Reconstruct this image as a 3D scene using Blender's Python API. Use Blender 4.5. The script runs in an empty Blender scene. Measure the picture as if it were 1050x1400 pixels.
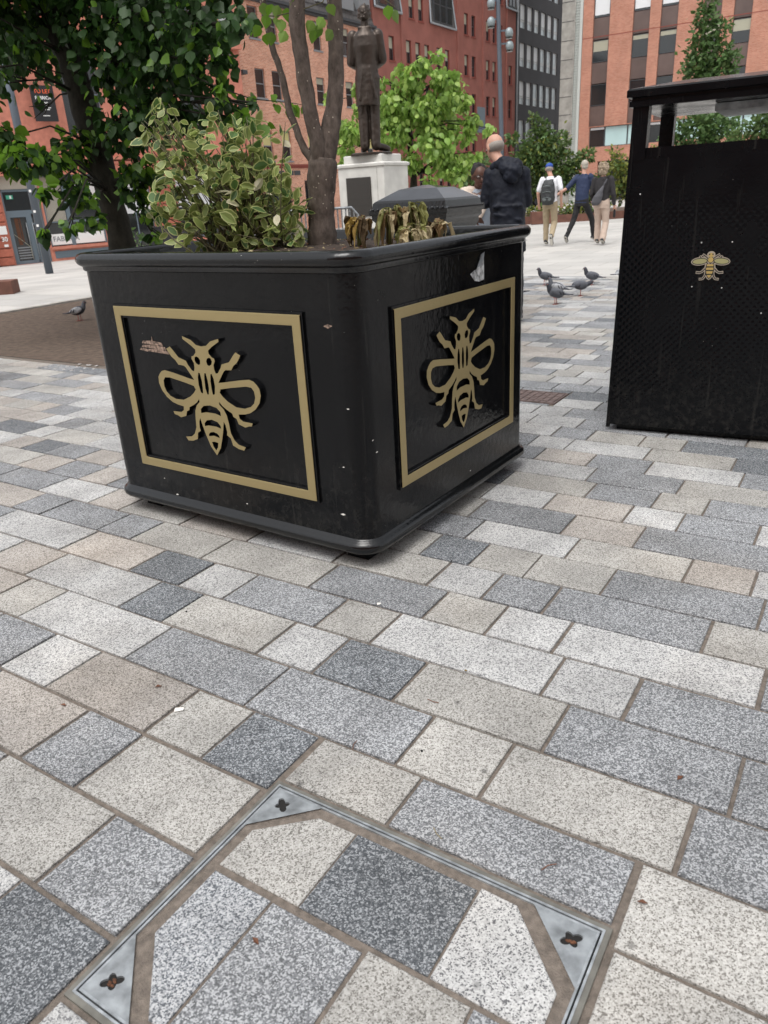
import bpy, bmesh, math, random
import numpy as np
from math import radians as RAD, sin, cos, pi
from mathutils import Vector, Matrix
from mathutils.geometry import tessellate_polygon

SC = bpy.context.scene
COL = SC.collection
# ------------------------------------------------------------------ camera
F, TH, RO, YA, H = 1027.0, RAD(22.9), RAD(-3.35), RAD(-33.3), 1.30
FW = Vector((0, cos(TH), -sin(TH))); UP0 = Vector((0, sin(TH), cos(TH))); R0 = Vector((1, 0, 0))
RV = cos(RO) * R0 + sin(RO) * UP0; UV_ = -sin(RO) * R0 + cos(RO) * UP0
cam_d = bpy.data.cameras.new('camera'); cam = bpy.data.objects.new('camera', cam_d); COL.objects.link(cam)
M = Matrix.Identity(4)
for i in range(3):
    M[i][0] = RV[i]; M[i][1] = UV_[i]; M[i][2] = -FW[i]
M[2][3] = H
cam.matrix_world = M
cam_d.sensor_fit = 'VERTICAL'; cam_d.sensor_height = 36; cam_d.sensor_width = 27
cam_d.lens = F / 1400 * 36
cam_d.clip_start = 0.05; cam_d.clip_end = 600
cam_d.dof.use_dof = True; cam_d.dof.focus_distance = 3.0; cam_d.dof.aperture_fstop = 7.0
SC.camera = cam
# ------------------------------------------------------------------ light
SUN_EL, SUN_AZ = RAD(66), RAD(-150)          # azimuth measured from +Y towards +X
W = bpy.data.worlds.new('World'); SC.world = W; W.use_nodes = True
nt = W.node_tree; nt.nodes.clear()
sky = nt.nodes.new('ShaderNodeTexSky'); sky.sky_type = 'NISHITA'; sky.sun_disc = False
sky.sun_elevation = SUN_EL; sky.sun_rotation = SUN_AZ
sky.dust_density = 4.0; sky.air_density = 1.0; sky.ozone_density = 1.0
hs = nt.nodes.new('ShaderNodeHueSaturation'); hs.inputs['Saturation'].default_value = 0.18
bg = nt.nodes.new('ShaderNodeBackground'); bg.inputs['Strength'].default_value = 0.15
wo = nt.nodes.new('ShaderNodeOutputWorld')
nt.links.new(sky.outputs[0], hs.inputs['Color']); nt.links.new(hs.outputs[0], bg.inputs[0]); nt.links.new(bg.outputs[0], wo.inputs[0])
sd = bpy.data.lights.new('sun', 'SUN'); sd.energy = .7; sd.angle = RAD(35); sd.color = (1, .97, .93)
so = bpy.data.objects.new('sun', sd); COL.objects.link(so)
sdir = Vector((sin(SUN_AZ) * cos(SUN_EL), cos(SUN_AZ) * cos(SUN_EL), sin(SUN_EL)))
so.rotation_euler = sdir.to_track_quat('Z', 'Y').to_euler(); so.location = (0, 0, 30)
vs = SC.view_settings; vs.view_transform = 'Standard'; vs.look = 'None'; vs.gamma = 1; vs.exposure = 0.72
vs.use_curve_mapping = False
SC.render.engine = 'CYCLES'

RND = random.Random(5)
# ------------------------------------------------------------------ materials
def mat(name, color=(.5, .5, .5), rough=.6, metal=0.0, spec=.5, var=0.0, noise=None, bump=None, trans=0.0):
    """noise=(scale, low, high) multiplies the colour; bump=(scale, strength); var = per piece variation"""
    m = bpy.data.materials.new(name); m.use_nodes = True
    n = m.node_tree; b = n.nodes['Principled BSDF']
    b.inputs['Roughness'].default_value = rough; b.inputs['Metallic'].default_value = metal
    b.inputs['Specular IOR Level'].default_value = spec
    c = n.nodes.new('ShaderNodeRGB'); c.outputs[0].default_value = (*color, 1); out = c.outputs[0]
    tc = n.nodes.new('ShaderNodeNewGeometry')
    if noise:
        nz = n.nodes.new('ShaderNodeTexNoise'); nz.inputs['Scale'].default_value = noise[0]; nz.inputs['Detail'].default_value = 6
        n.links.new(tc.outputs['Position'], nz.inputs['Vector'])
        mr = n.nodes.new('ShaderNodeMapRange'); mr.inputs[1].default_value = .3; mr.inputs[2].default_value = .7
        mr.inputs[3].default_value = noise[1]; mr.inputs[4].default_value = noise[2]
        n.links.new(nz.outputs['Fac'], mr.inputs[0])
        out = mulc(n, out, mr.outputs[0])
    if var:
        out = mulc(n, out, varn(n, tc, 1 - var, 1 + var))
    n.links.new(out, b.inputs['Base Color'])
    if bump:
        nz = n.nodes.new('ShaderNodeTexNoise'); nz.inputs['Scale'].default_value = bump[0]; nz.inputs['Detail'].default_value = 5
        n.links.new(tc.outputs['Position'], nz.inputs['Vector'])
        bp = n.nodes.new('ShaderNodeBump'); bp.inputs['Strength'].default_value = bump[1]; bp.inputs['Distance'].default_value = .01
        n.links.new(nz.outputs['Fac'], bp.inputs['Height']); n.links.new(bp.outputs[0], b.inputs['Normal'])
    if trans:
        tr = n.nodes.new('ShaderNodeBsdfTranslucent'); mx = n.nodes.new('ShaderNodeMixShader'); mx.inputs[0].default_value = trans
        tcol = mulc(n, out, None, 1.6)
        n.links.new(tcol, tr.inputs[0]); n.links.new(b.outputs[0], mx.inputs[1]); n.links.new(tr.outputs[0], mx.inputs[2])
        n.links.new(mx.outputs[0], n.nodes['Material Output'].inputs[0])
    return m

def mulc(n, col, fac, const=None):
    v = n.nodes.new('ShaderNodeVectorMath'); v.operation = 'SCALE'
    n.links.new(col, v.inputs[0])
    if fac is not None: n.links.new(fac, v.inputs['Scale'])
    else: v.inputs['Scale'].default_value = const
    return v.outputs[0]

def varn(n, geo, lo, hi):
    oi = n.nodes.new('ShaderNodeObjectInfo'); ad = n.nodes.new('ShaderNodeMath'); ad.operation = 'ADD'
    n.links.new(oi.outputs['Random'], ad.inputs[0]); n.links.new(geo.outputs['Random Per Island'], ad.inputs[1])
    fr = n.nodes.new('ShaderNodeMath'); fr.operation = 'FRACT'; n.links.new(ad.outputs[0], fr.inputs[0])
    mr = n.nodes.new('ShaderNodeMapRange'); mr.inputs[3].default_value = lo; mr.inputs[4].default_value = hi
    n.links.new(fr.outputs[0], mr.inputs[0]); return mr.outputs[0]

def granite(name, dark, mid, light, a, b_, scale=300):
    m = bpy.data.materials.new(name); m.use_nodes = True
    n = m.node_tree; bs = n.nodes['Principled BSDF']; bs.inputs['Roughness'].default_value = .72
    bs.inputs['Specular IOR Level'].default_value = .35
    g = n.nodes.new('ShaderNodeNewGeometry')
    vo = n.nodes.new('ShaderNodeTexVoronoi'); vo.inputs['Scale'].default_value = scale; vo.inputs['Randomness'].default_value = 1
    n.links.new(g.outputs['Position'], vo.inputs['Vector'])
    sp = n.nodes.new('ShaderNodeSeparateColor'); n.links.new(vo.outputs['Color'], sp.inputs[0])
    nz0 = n.nodes.new('ShaderNodeTexNoise'); nz0.inputs['Scale'].default_value = 120; nz0.inputs['Detail'].default_value = 3
    n.links.new(g.outputs['Position'], nz0.inputs['Vector'])
    mx = n.nodes.new('ShaderNodeMath'); mx.operation = 'MULTIPLY_ADD'; mx.inputs[1].default_value = .9; 
    n.links.new(nz0.outputs['Fac'], mx.inputs[0]); 
    sb = n.nodes.new('ShaderNodeMath'); sb.operation = 'SUBTRACT'; sb.inputs[1].default_value = .45
    n.links.new(sp.outputs[0], sb.inputs[0]); n.links.new(sb.outputs[0], mx.inputs[2])
    r = n.nodes.new('ShaderNodeValToRGB'); e = r.color_ramp.elements
    e[0].position = max(0, a - .03); e[0].color = (*dark, 1)
    e[1].position = a + .03; e[1].color = (*mid, 1)
    x = e.new(b_ - .04); x.color = (*mid, 1); x = e.new(min(1, b_ + .04)); x.color = (*light, 1)
    n.links.new(mx.outputs[0], r.inputs[0])
    out = r.outputs[0]
    # weathering: broad stains and small dark spots
    for sc_, lo_, hi_, p, q in ((5.0, .3, .72, .78, 1.10), (30.0, .25, .42, .72, 1.0), (1.1, .35, .65, .85, 1.06), (95., .3, .5, .86, 1.03)):
        nz = n.nodes.new('ShaderNodeTexNoise'); nz.inputs['Scale'].default_value = sc_; nz.inputs['Detail'].default_value = 5
        n.links.new(g.outputs['Position'], nz.inputs['Vector'])
        mr = n.nodes.new('ShaderNodeMapRange'); mr.inputs[1].default_value = lo_; mr.inputs[2].default_value = hi_
        mr.inputs[3].default_value = p; mr.inputs[4].default_value = q
        n.links.new(nz.outputs['Fac'], mr.inputs[0]); out = mulc(n, out, mr.outputs[0])
    # dark gum-like spots
    v2 = n.nodes.new('ShaderNodeTexVoronoi'); v2.inputs['Scale'].default_value = 6.5
    n.links.new(g.outputs['Position'], v2.inputs['Vector'])
    mr = n.nodes.new('ShaderNodeMapRange'); mr.inputs[1].default_value = .03; mr.inputs[2].default_value = .075
    mr.inputs[3].default_value = .5; mr.inputs[4].default_value = 1
    n.links.new(v2.outputs['Distance'], mr.inputs[0]); out = mulc(n, out, mr.outputs[0])
    # brown dirt tint
    nz = n.nodes.new('ShaderNodeTexNoise'); nz.inputs['Scale'].default_value = 1.3; nz.inputs['Detail'].default_value = 8
    n.links.new(g.outputs['Position'], nz.inputs['Vector'])
    mr = n.nodes.new('ShaderNodeMapRange'); mr.inputs[1].default_value = .52; mr.inputs[2].default_value = .75
    mr.inputs[3].default_value = 0; mr.inputs[4].default_value = .4
    n.links.new(nz.outputs['Fac'], mr.inputs[0])
    mm = n.nodes.new('ShaderNodeMix'); mm.data_type = 'RGBA'; mm.blend_type = 'MULTIPLY'
    n.links.new(mr.outputs[0], mm.inputs[0]); n.links.new(out, mm.inputs[6]); mm.inputs[7].default_value = (.88, .78, .67, 1)
    out = mulc(n, mm.outputs[2], varn(n, g, .88, 1.1))
    n.links.new(out, bs.inputs['Base Color'])
    bp = n.nodes.new('ShaderNodeBump'); bp.inputs['Strength'].default_value = .35; bp.inputs['Distance'].default_value = .002
    nb = n.nodes.new('ShaderNodeTexNoise'); nb.inputs['Scale'].default_value = 160; nb.inputs['Detail'].default_value = 4
    n.links.new(g.outputs['Position'], nb.inputs['Vector'])
    n.links.new(nb.outputs['Fac'], bp.inputs['Height']); n.links.new(bp.outputs[0], bs.inputs['Normal'])
    return m

def brickmat(name, c1, c2, mortar, bw=.225, bh=.075, along='X', msize=.01, patch=.12):
    m = bpy.data.materials.new(name); m.use_nodes = True
    n = m.node_tree; bs = n.nodes['Principled BSDF']; bs.inputs['Roughness'].default_value = .85; bs.inputs['Specular IOR Level'].default_value = .2
    tc = n.nodes.new('ShaderNodeTexCoord'); sp = n.nodes.new('ShaderNodeSeparateXYZ'); cb = n.nodes.new('ShaderNodeCombineXYZ')
    n.links.new(tc.outputs['Object'], sp.inputs[0])
    ad = n.nodes.new('ShaderNodeMath'); ad.operation = 'ADD'
    n.links.new(sp.outputs['X'], ad.inputs[0]); n.links.new(sp.outputs['Y'], ad.inputs[1])
    n.links.new(ad.outputs[0], cb.inputs[0]); n.links.new(sp.outputs['Z'], cb.inputs[1])
    br = n.nodes.new('ShaderNodeTexBrick'); br.inputs['Scale'].default_value = 1
    br.inputs['Brick Width'].default_value = bw; br.inputs['Row Height'].default_value = bh; br.inputs['Mortar Size'].default_value = msize
    br.inputs['Color1'].default_value = (*c1, 1); br.inputs['Color2'].default_value = (*c2, 1); br.inputs['Mortar'].default_value = (*mortar, 1)
    n.links.new(cb.outputs[0], br.inputs['Vector'])
    nz = n.nodes.new('ShaderNodeTexNoise'); nz.inputs['Scale'].default_value = .8; nz.inputs['Detail'].default_value = 7
    n.links.new(tc.outputs['Object'], nz.inputs['Vector'])
    mr = n.nodes.new('ShaderNodeMapRange'); mr.inputs[1].default_value = .3; mr.inputs[2].default_value = .7
    mr.inputs[3].default_value = 1 - patch; mr.inputs[4].default_value = 1 + patch
    n.links.new(nz.outputs['Fac'], mr.inputs[0])
    n.links.new(mulc(n, br.outputs['Color'], mr.outputs[0]), bs.inputs['Base Color'])
    bp = n.nodes.new('ShaderNodeBump'); bp.inputs['Strength'].default_value = .4; bp.inputs['Distance'].default_value = .01; bp.invert = True
    n.links.new(br.outputs['Fac'], bp.inputs['Height']); n.links.new(bp.outputs[0], bs.inputs['Normal'])
    return m

def paintmat(name, color, rough, speck=(.35, .34, .31), amount=.012, metal=0., bumps=(60, .12), spec=.5, chips=None, splash=False):
    """weathered gloss paint: orange peel, pale spatter, uneven gloss"""
    m = bpy.data.materials.new(name); m.use_nodes = True
    n = m.node_tree; bs = n.nodes['Principled BSDF']; bs.inputs['Metallic'].default_value = metal; bs.inputs['Specular IOR Level'].default_value = spec
    g = n.nodes.new('ShaderNodeNewGeometry')
    vo = n.nodes.new('ShaderNodeTexVoronoi'); vo.inputs['Scale'].default_value = 26
    n.links.new(g.outputs['Position'], vo.inputs['Vector'])
    n1 = n.nodes.new('ShaderNodeTexNoise'); n1.inputs['Scale'].default_value = 4; n1.inputs['Detail'].default_value = 3
    n.links.new(g.outputs['Position'], n1.inputs['Vector'])
    mr0 = n.nodes.new('ShaderNodeMapRange'); mr0.inputs[1].default_value = .45; mr0.inputs[2].default_value = .7; mr0.inputs[3].default_value = 0; mr0.inputs[4].default_value = amount * 9
    n.links.new(n1.outputs['Fac'], mr0.inputs[0])
    lt = n.nodes.new('ShaderNodeMath'); lt.operation = 'LESS_THAN'
    n.links.new(vo.outputs['Distance'], lt.inputs[0]); n.links.new(mr0.outputs[0], lt.inputs[1])
    mx = n.nodes.new('ShaderNodeMix'); mx.data_type = 'RGBA'
    mx.inputs[6].default_value = (*color, 1); mx.inputs[7].default_value = (*speck, 1)
    n.links.new(lt.outputs[0], mx.inputs[0]); col = mx.outputs[2]
    if chips:
        n3 = n.nodes.new('ShaderNodeTexNoise'); n3.inputs['Scale'].default_value = chips[0]; n3.inputs['Detail'].default_value = 7; n3.inputs['Roughness'].default_value = .7
        n.links.new(g.outputs['Position'], n3.inputs['Vector'])
        gt = n.nodes.new('ShaderNodeMath'); gt.operation = 'GREATER_THAN'; gt.inputs[1].default_value = chips[1]
        n.links.new(n3.outputs['Fac'], gt.inputs[0])
        m2 = n.nodes.new('ShaderNodeMix'); m2.data_type = 'RGBA'; m2.inputs[7].default_value = (.012, .012, .012, 1)
        n.links.new(gt.outputs[0], m2.inputs[0]); n.links.new(col, m2.inputs[6]); col = m2.outputs[2]
    # thin dust
    n2 = n.nodes.new('ShaderNodeTexNoise'); n2.inputs['Scale'].default_value = 7; n2.inputs['Detail'].default_value = 8
    n.links.new(g.outputs['Position'], n2.inputs['Vector'])
    mr = n.nodes.new('ShaderNodeMapRange'); mr.inputs[1].default_value = .35; mr.inputs[2].default_value = .75
    mr.inputs[3].default_value = rough; mr.inputs[4].default_value = rough + .16
    n.links.new(n2.outputs['Fac'], mr.inputs[0]); n.links.new(mr.outputs[0], bs.inputs['Roughness'])
    if splash:
        sx = n.nodes.new('ShaderNodeSeparateXYZ'); n.links.new(g.outputs['Position'], sx.inputs[0])
        zr = n.nodes.new('ShaderNodeMapRange'); zr.inputs[1].default_value = .06; zr.inputs[2].default_value = .55; zr.inputs[3].default_value = .17; zr.inputs[4].default_value = 0
        n.links.new(sx.outputs['Z'], zr.inputs[0])
        n5 = n.nodes.new('ShaderNodeTexNoise'); n5.inputs['Scale'].default_value = 34; n5.inputs['Detail'].default_value = 9; n5.inputs['Roughness'].default_value = .75
        n.links.new(g.outputs['Position'], n5.inputs['Vector'])
        m5 = n.nodes.new('ShaderNodeMapRange'); m5.inputs[1].default_value = .48; m5.inputs[2].default_value = .72; n.links.new(n5.outputs['Fac'], m5.inputs[0])
        mu = n.nodes.new('ShaderNodeMath'); mu.operation = 'MULTIPLY'; n.links.new(zr.outputs[0], mu.inputs[0]); n.links.new(m5.outputs[0], mu.inputs[1])
        # faint vertical run marks
        mp = n.nodes.new('ShaderNodeMapping'); mp.inputs['Scale'].default_value = (30, 30, 1.2); n.links.new(g.outputs['Position'], mp.inputs[0])
        n6 = n.nodes.new('ShaderNodeTexNoise'); n6.inputs['Scale'].default_value = 1.5; n6.inputs['Detail'].default_value = 4; n.links.new(mp.outputs[0], n6.inputs['Vector'])
        m6 = n.nodes.new('ShaderNodeMapRange'); m6.inputs[1].default_value = .62; m6.inputs[2].default_value = .8; m6.inputs[3].default_value = 0; m6.inputs[4].default_value = .10; n.links.new(n6.outputs['Fac'], m6.inputs[0])
        a5 = n.nodes.new('ShaderNodeMath'); a5.operation = 'ADD'; n.links.new(mu.outputs[0], a5.inputs[0]); n.links.new(m6.outputs[0], a5.inputs[1])
        m7 = n.nodes.new('ShaderNodeMix'); m7.data_type = 'RGBA'; m7.inputs[7].default_value = (.15, .14, .125, 1)
        n.links.new(a5.outputs[0], m7.inputs[0]); n.links.new(col, m7.inputs[6]); col = m7.outputs[2]
    n.links.new(col, bs.inputs['Base Color'])
    bp = n.nodes.new('ShaderNodeBump'); bp.inputs['Strength'].default_value = bumps[1]; bp.inputs['Distance'].default_value = .01
    nb = n.nodes.new('ShaderNodeTexNoise'); nb.inputs['Scale'].default_value = bumps[0]; nb.inputs['Detail'].default_value = 3
    n.links.new(g.outputs['Position'], nb.inputs['Vector'])
    n.links.new(nb.outputs['Fac'], bp.inputs['Height']); n.links.new(bp.outputs[0], bs.inputs['Normal'])
    return m

def slabmat(name):
    m = bpy.data.materials.new(name); m.use_nodes = True
    n = m.node_tree; bs = n.nodes['Principled BSDF']; bs.inputs['Roughness'].default_value = .8; bs.inputs['Specular IOR Level'].default_value = .3
    g = n.nodes.new('ShaderNodeNewGeometry'); mp = n.nodes.new('ShaderNodeMapping'); mp.inputs['Rotation'].default_value = (0, 0, -YA)
    n.links.new(g.outputs['Position'], mp.inputs[0])
    br = n.nodes.new('ShaderNodeTexBrick'); br.inputs['Scale'].default_value = 1; br.inputs['Brick Width'].default_value = .9
    br.inputs['Row Height'].default_value = .6; br.inputs['Mortar Size'].default_value = .008
    br.inputs['Color1'].default_value = (.50, .485, .455, 1); br.inputs['Color2'].default_value = (.43, .42, .40, 1); br.inputs['Mortar'].default_value = (.3, .28, .25, 1)
    n.links.new(mp.outputs[0], br.inputs['Vector'])
    nz = n.nodes.new('ShaderNodeTexNoise'); nz.inputs['Scale'].default_value = .7; nz.inputs['Detail'].default_value = 9
    n.links.new(g.outputs['Position'], nz.inputs['Vector'])
    mr = n.nodes.new('ShaderNodeMapRange'); mr.inputs[1].default_value = .3; mr.inputs[2].default_value = .7; mr.inputs[3].default_value = .86; mr.inputs[4].default_value = 1.1
    n.links.new(nz.outputs['Fac'], mr.inputs[0]); n.links.new(mulc(n, br.outputs['Color'], mr.outputs[0]), bs.inputs['Base Color'])
    return m

def barkmat(name, c, spots=None, sc=30):
    m = bpy.data.materials.new(name); m.use_nodes = True
    n = m.node_tree; bs = n.nodes['Principled BSDF']; bs.inputs['Roughness'].default_value = .9; bs.inputs['Specular IOR Level'].default_value = .2
    g = n.nodes.new('ShaderNodeNewGeometry'); mp = n.nodes.new('ShaderNodeMapping'); mp.inputs['Scale'].default_value = (1, 1, .5)
    n.links.new(g.outputs['Position'], mp.inputs[0])
    nz = n.nodes.new('ShaderNodeTexNoise'); nz.inputs['Scale'].default_value = sc; nz.inputs['Detail'].default_value = 8; nz.inputs['Roughness'].default_value = .7
    n.links.new(mp.outputs[0], nz.inputs['Vector'])
    mr = n.nodes.new('ShaderNodeMapRange'); mr.inputs[1].default_value = .3; mr.inputs[2].default_value = .7; mr.inputs[3].default_value = .45; mr.inputs[4].default_value = 1.45
    n.links.new(nz.outputs['Fac'], mr.inputs[0])
    c0 = n.nodes.new('ShaderNodeRGB'); c0.outputs[0].default_value = (*c, 1)
    out = mulc(n, c0.outputs[0], mr.outputs[0])
    if spots:
        vo = n.nodes.new('ShaderNodeTexVoronoi'); vo.inputs['Scale'].default_value = 90; n.links.new(g.outputs['Position'], vo.inputs['Vector'])
        sp = n.nodes.new('ShaderNodeSeparateColor'); n.links.new(vo.outputs['Color'], sp.inputs[0])
        n4 = n.nodes.new('ShaderNodeTexNoise'); n4.inputs['Scale'].default_value = 9; n.links.new(g.outputs['Position'], n4.inputs['Vector'])
        a = n.nodes.new('ShaderNodeMath'); a.operation = 'LESS_THAN'; a.inputs[1].default_value = .2; n.links.new(vo.outputs['Distance'], a.inputs[0])
        b_ = n.nodes.new('ShaderNodeMath'); b_.operation = 'MULTIPLY'; n.links.new(sp.outputs[0], b_.inputs[0]); n.links.new(n4.outputs['Fac'], b_.inputs[1])
        b2 = n.nodes.new('ShaderNodeMath'); b2.operation = 'GREATER_THAN'; b2.inputs[1].default_value = .46; n.links.new(b_.outputs[0], b2.inputs[0])
        b3 = n.nodes.new('ShaderNodeMath'); b3.operation = 'MULTIPLY'; n.links.new(a.outputs[0], b3.inputs[0]); n.links.new(b2.outputs[0], b3.inputs[1])
        mx = n.nodes.new('ShaderNodeMix'); mx.data_type = 'RGBA'; mx.inputs[7].default_value = (*spots, 1)
        n.links.new(b3.outputs[0], mx.inputs[0]); n.links.new(out, mx.inputs[6]); out = mx.outputs[2]
    n.links.new(out, bs.inputs['Base Color'])
    bp = n.nodes.new('ShaderNodeBump'); bp.inputs['Strength'].default_value = .6; bp.inputs['Distance'].default_value = .01
    n.links.new(nz.outputs['Fac'], bp.inputs['Height']); n.links.new(bp.outputs[0], bs.inputs['Normal'])
    return m

MT = {}
MT['W'] = granite('white speckled granite', (.19, .19, .195), (.42, .42, .41), (.55, .55, .54), .26, .62, 320)
MT['L'] = granite('pale beige granite', (.16, .15, .135), (.375, .365, .34), (.48, .47, .445), .24, .7, 370)
MT['T'] = granite('warm beige granite', (.16, .145, .125), (.375, .348, .318), (.48, .45, .42), .24, .7, 370)
MT['B'] = granite('blue grey granite', (.11, .115, .12), (.205, .212, .222), (.42, .43, .44), .3, .66, 330)
MT['D'] = granite('dark blue grey granite', (.065, .072, .08), (.14, .15, .16), (.34, .355, .37), .36, .74, 330)
MT['mortar'] = mat('sandy joint mortar', (.165, .138, .115), .95, noise=(60, .65, 1.25), bump=(250, .5))
MT['slab'] = slabmat('pale concrete slabs')
MT['dirt'] = mat('brown resin gravel', (.105, .075, .055), .95, noise=(14, .6, 1.3), bump=(120, .6))  # base colour lowered to carry the deep shade under the tree
MT['kerb'] = mat('kerb stone', (.36, .34, .31), .85, noise=(8, .8, 1.15))
MT['black'] = paintmat('black gloss paint', (.0035, .0038, .0045), .13, bumps=(38, .17), amount=.005, spec=.26, splash=True)
MT['blackbin'] = paintmat('black bin paint', (.0025, .003, .004), .18, amount=.004, bumps=(60, .09), spec=.2, splash=True)
MT['blackrim'] = paintmat('black rim paint', (.0045, .005, .0055), .10, amount=.006, bumps=(50, .12), spec=.5)
MT['gold'] = paintmat('gold paint', (.37, .295, .145), .32, speck=(.1, .08, .05), amount=.006, metal=.5, bumps=(30, .12), chips=(16, .70))
MT['steel'] = mat('galvanised steel', (.36, .385, .40), .45, .45, noise=(26, .5, 1.15), bump=(120, .1))
MT['steelbr'] = mat('worn steel edge', (.50, .53, .55), .32, .6, noise=(40, .55, 1.1), bump=(120, .15))
MT['steeldk'] = mat('dull grey steel rim', (.17, .165, .145), .6, .3, noise=(20, .6, 1.3))
MT['sheenblack'] = mat('black paint with sky sheen', (.035, .038, .044), .14, spec=.8, noise=(5, .6, 1.3))  # lid top: reflected sky put into a lighter base colour
MT['hole'] = mat('dark key hole', (.01, .009, .008), .9)
MT['rust'] = mat('rusty iron', (.12, .05, .025), .8, .2, noise=(60, .4, 1.5), bump=(150, .5))
MT['iron'] = mat('reddish cast iron', (.17, .125, .115), .7, .2, noise=(30, .6, 1.3), bump=(90, .4))
MT['soil'] = mat('dark planting soil', (.045, .03, .022), .95, noise=(60, .5, 1.5), bump=(80, .9))
MT['bark'] = barkmat('mottled grey bark', (.115, .092, .078), spots=(.50, .44, .36), sc=38)
MT['barkdk'] = barkmat('dark brown bark', (.028, .026, .02), sc=18)
MT['twig'] = mat('green brown twig', (.09, .08, .04), .8)
MT['lime1'] = mat('linden leaf green', (.020, .052, .010), .5, spec=.3, var=.45, trans=.3)
MT['lime2'] = mat('linden leaf bright', (.11, .22, .02), .45, var=.3, trans=.45)  # leaf green brightened so that backlight sits in the colour
MT['ctl1'] = mat('bright catalpa leaf', (.19, .31, .06), .5, var=.3, trans=.35)
MT['ctl2'] = mat('yellow green catalpa leaf', (.30, .42, .10), .5, var=.25, trans=.35)
MT['shr1'] = mat('olive shrub leaf', (.075, .12, .03), .6, var=.35, trans=.25)
MT['shr2'] = mat('yellow shrub leaf', (.22, .24, .05), .6, var=.3, trans=.3)
MT['gtree'] = mat('mid green leaf', (.075, .14, .04), .6, var=.35, trans=.25)
MT['varin'] = mat('variegated leaf green', (.20, .25, .07), .5, var=.25, trans=.25)
MT['varout'] = mat('variegated leaf cream margin', (.40, .43, .17), .5, var=.25, trans=.3)
MT['varpale'] = mat('bleached cream leaf', (.60, .56, .40), .6, var=.15, trans=.3)
MT['wilt1'] = mat('wilted brown leaf', (.12, .075, .03), .75, var=.5, trans=.15)
MT['wilt2'] = mat('wilted yellow leaf', (.36, .24, .06), .7, var=.4, trans=.2)
MT['wilt3'] = mat('wilted olive leaf', (.15, .15, .045), .65, var=.4, trans=.2)
MT['wilt4'] = mat('wilted pale leaf', (.40, .33, .19), .7, var=.3, trans=.2)
MT['bronze'] = mat('dark bronze', (.055, .042, .034), .38, .6, noise=(3, .8, 1.3), bump=(14, .15))
MT['plinth'] = mat('white plinth stone', (.62, .61, .57), .8, noise=(4, .85, 1.05))
MT['plaque'] = mat('dark bronze plaque', (.05, .045, .04), .5, .4, bump=(60, .3))
MT['glass'] = mat('dark window glass', (.015, .018, .02), .08, spec=.8)
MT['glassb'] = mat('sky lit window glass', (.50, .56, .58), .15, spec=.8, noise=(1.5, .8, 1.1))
MT['glassw'] = mat('white blind and sky reflection', (.68, .70, .71), .4)  # also stands in for sky reflected in the grey building's windows
MT['glasscy'] = mat('pale cyan glazing', (.45, .62, .62), .2, noise=(.5, .9, 1.1))
MT['blind'] = mat('cream roller blind', (.36, .35, .27), .8)
MT['yblind'] = mat('yellow blind', (.55, .50, .22), .8)
MT['frdk'] = mat('dark window frame', (.05, .055, .06), .6)
MT['frgr'] = mat('grey window frame', (.22, .23, .24), .6)
MT['frwh'] = mat('white window frame', (.62, .62, .60), .6)
MT['frblue'] = mat('blue grey frame', (.13, .17, .20), .5)
MT['brick2'] = brickmat('orange red brick', (.46, .175, .105), (.66, .32, .21), (.66, .50, .40))
MT['red3'] = mat('red painted render', (.27, .10, .078), .85, noise=(1.2, .85, 1.1))
MT['lint3'] = mat('darker red lintel', (.22, .055, .04), .85)
MT['brick6'] = brickmat('salmon brick', (.38, .155, .10), (.48, .225, .155), (.44, .28, .22))
MT['panel6'] = mat('brown spandrel panel', (.11, .075, .065), .35, noise=(.8, .8, 1.2))
MT['grey4'] = mat('dark grey render', (.052, .052, .056), .85, noise=(.7, .9, 1.1))
MT['conc'] = mat('grey concrete', (.33, .32, .29), .9, noise=(2.0, .75, 1.15))
MT['conclt'] = mat('pale ribbed cladding', (.50, .53, .50), .8, noise=(30, .8, 1.1))
MT['slate'] = mat('grey slate', (.085, .08, .078), .75, noise=(6, .7, 1.3))
MT['stone1'] = mat('pink sandstone', (.52, .20, .14), .85, noise=(5, .85, 1.12))
MT['stone1b'] = mat('red sandstone block', (.40, .125, .08), .85, var=.12, noise=(9, .85, 1.1))
MT['cream'] = mat('cream panel', (.40, .37, .31), .8)
MT['white'] = mat('white sign board', (.80, .80, .78), .5)
MT['greysign'] = mat('grey lettering', (.25, .26, .27), .5)
MT['orange'] = mat('orange lettering', (.75, .12, .03), .5)
MT['signblk'] = mat('black board', (.012, .012, .014), .5)
MT['green'] = mat('green exit sign', (.05, .35, .22), .5)
MT['post'] = mat('grey blue painted steel', (.10, .12, .145), .45, .3)
MT['postlt'] = mat('light grey painted steel', (.30, .33, .35), .5, .2)
MT['corten'] = mat('red brown steel edging', (.15, .065, .045), .8, noise=(5, .7, 1.2))
MT['skin'] = mat('light skin', (.52, .29, .21), .55)
MT['skind'] = mat('dark brown skin', (.085, .035, .022), .5)
MT['eyew'] = mat('eye white', (.7, .7, .68), .3)
MT['eyeb'] = mat('eye dark', (.02, .015, .01), .2)
MT['lip'] = mat('lips', (.35, .12, .09), .5)
MT['navy'] = mat('navy coat', (.006, .008, .015), .65, spec=.3, bump=(9, .5), noise=(5, .7, 1.5))
MT['navyshirt'] = mat('navy shirt', (.018, .03, .075), .8, bump=(9, .5))
MT['whitesh'] = mat('white t shirt', (.72, .73, .76), .8, bump=(9, .5))
MT['blackcl'] = mat('black cloth', (.013, .013, .015), .8, bump=(9, .5))
MT['charcoal'] = mat('charcoal jumper', (.022, .02, .022), .85, bump=(9, .5))
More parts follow.
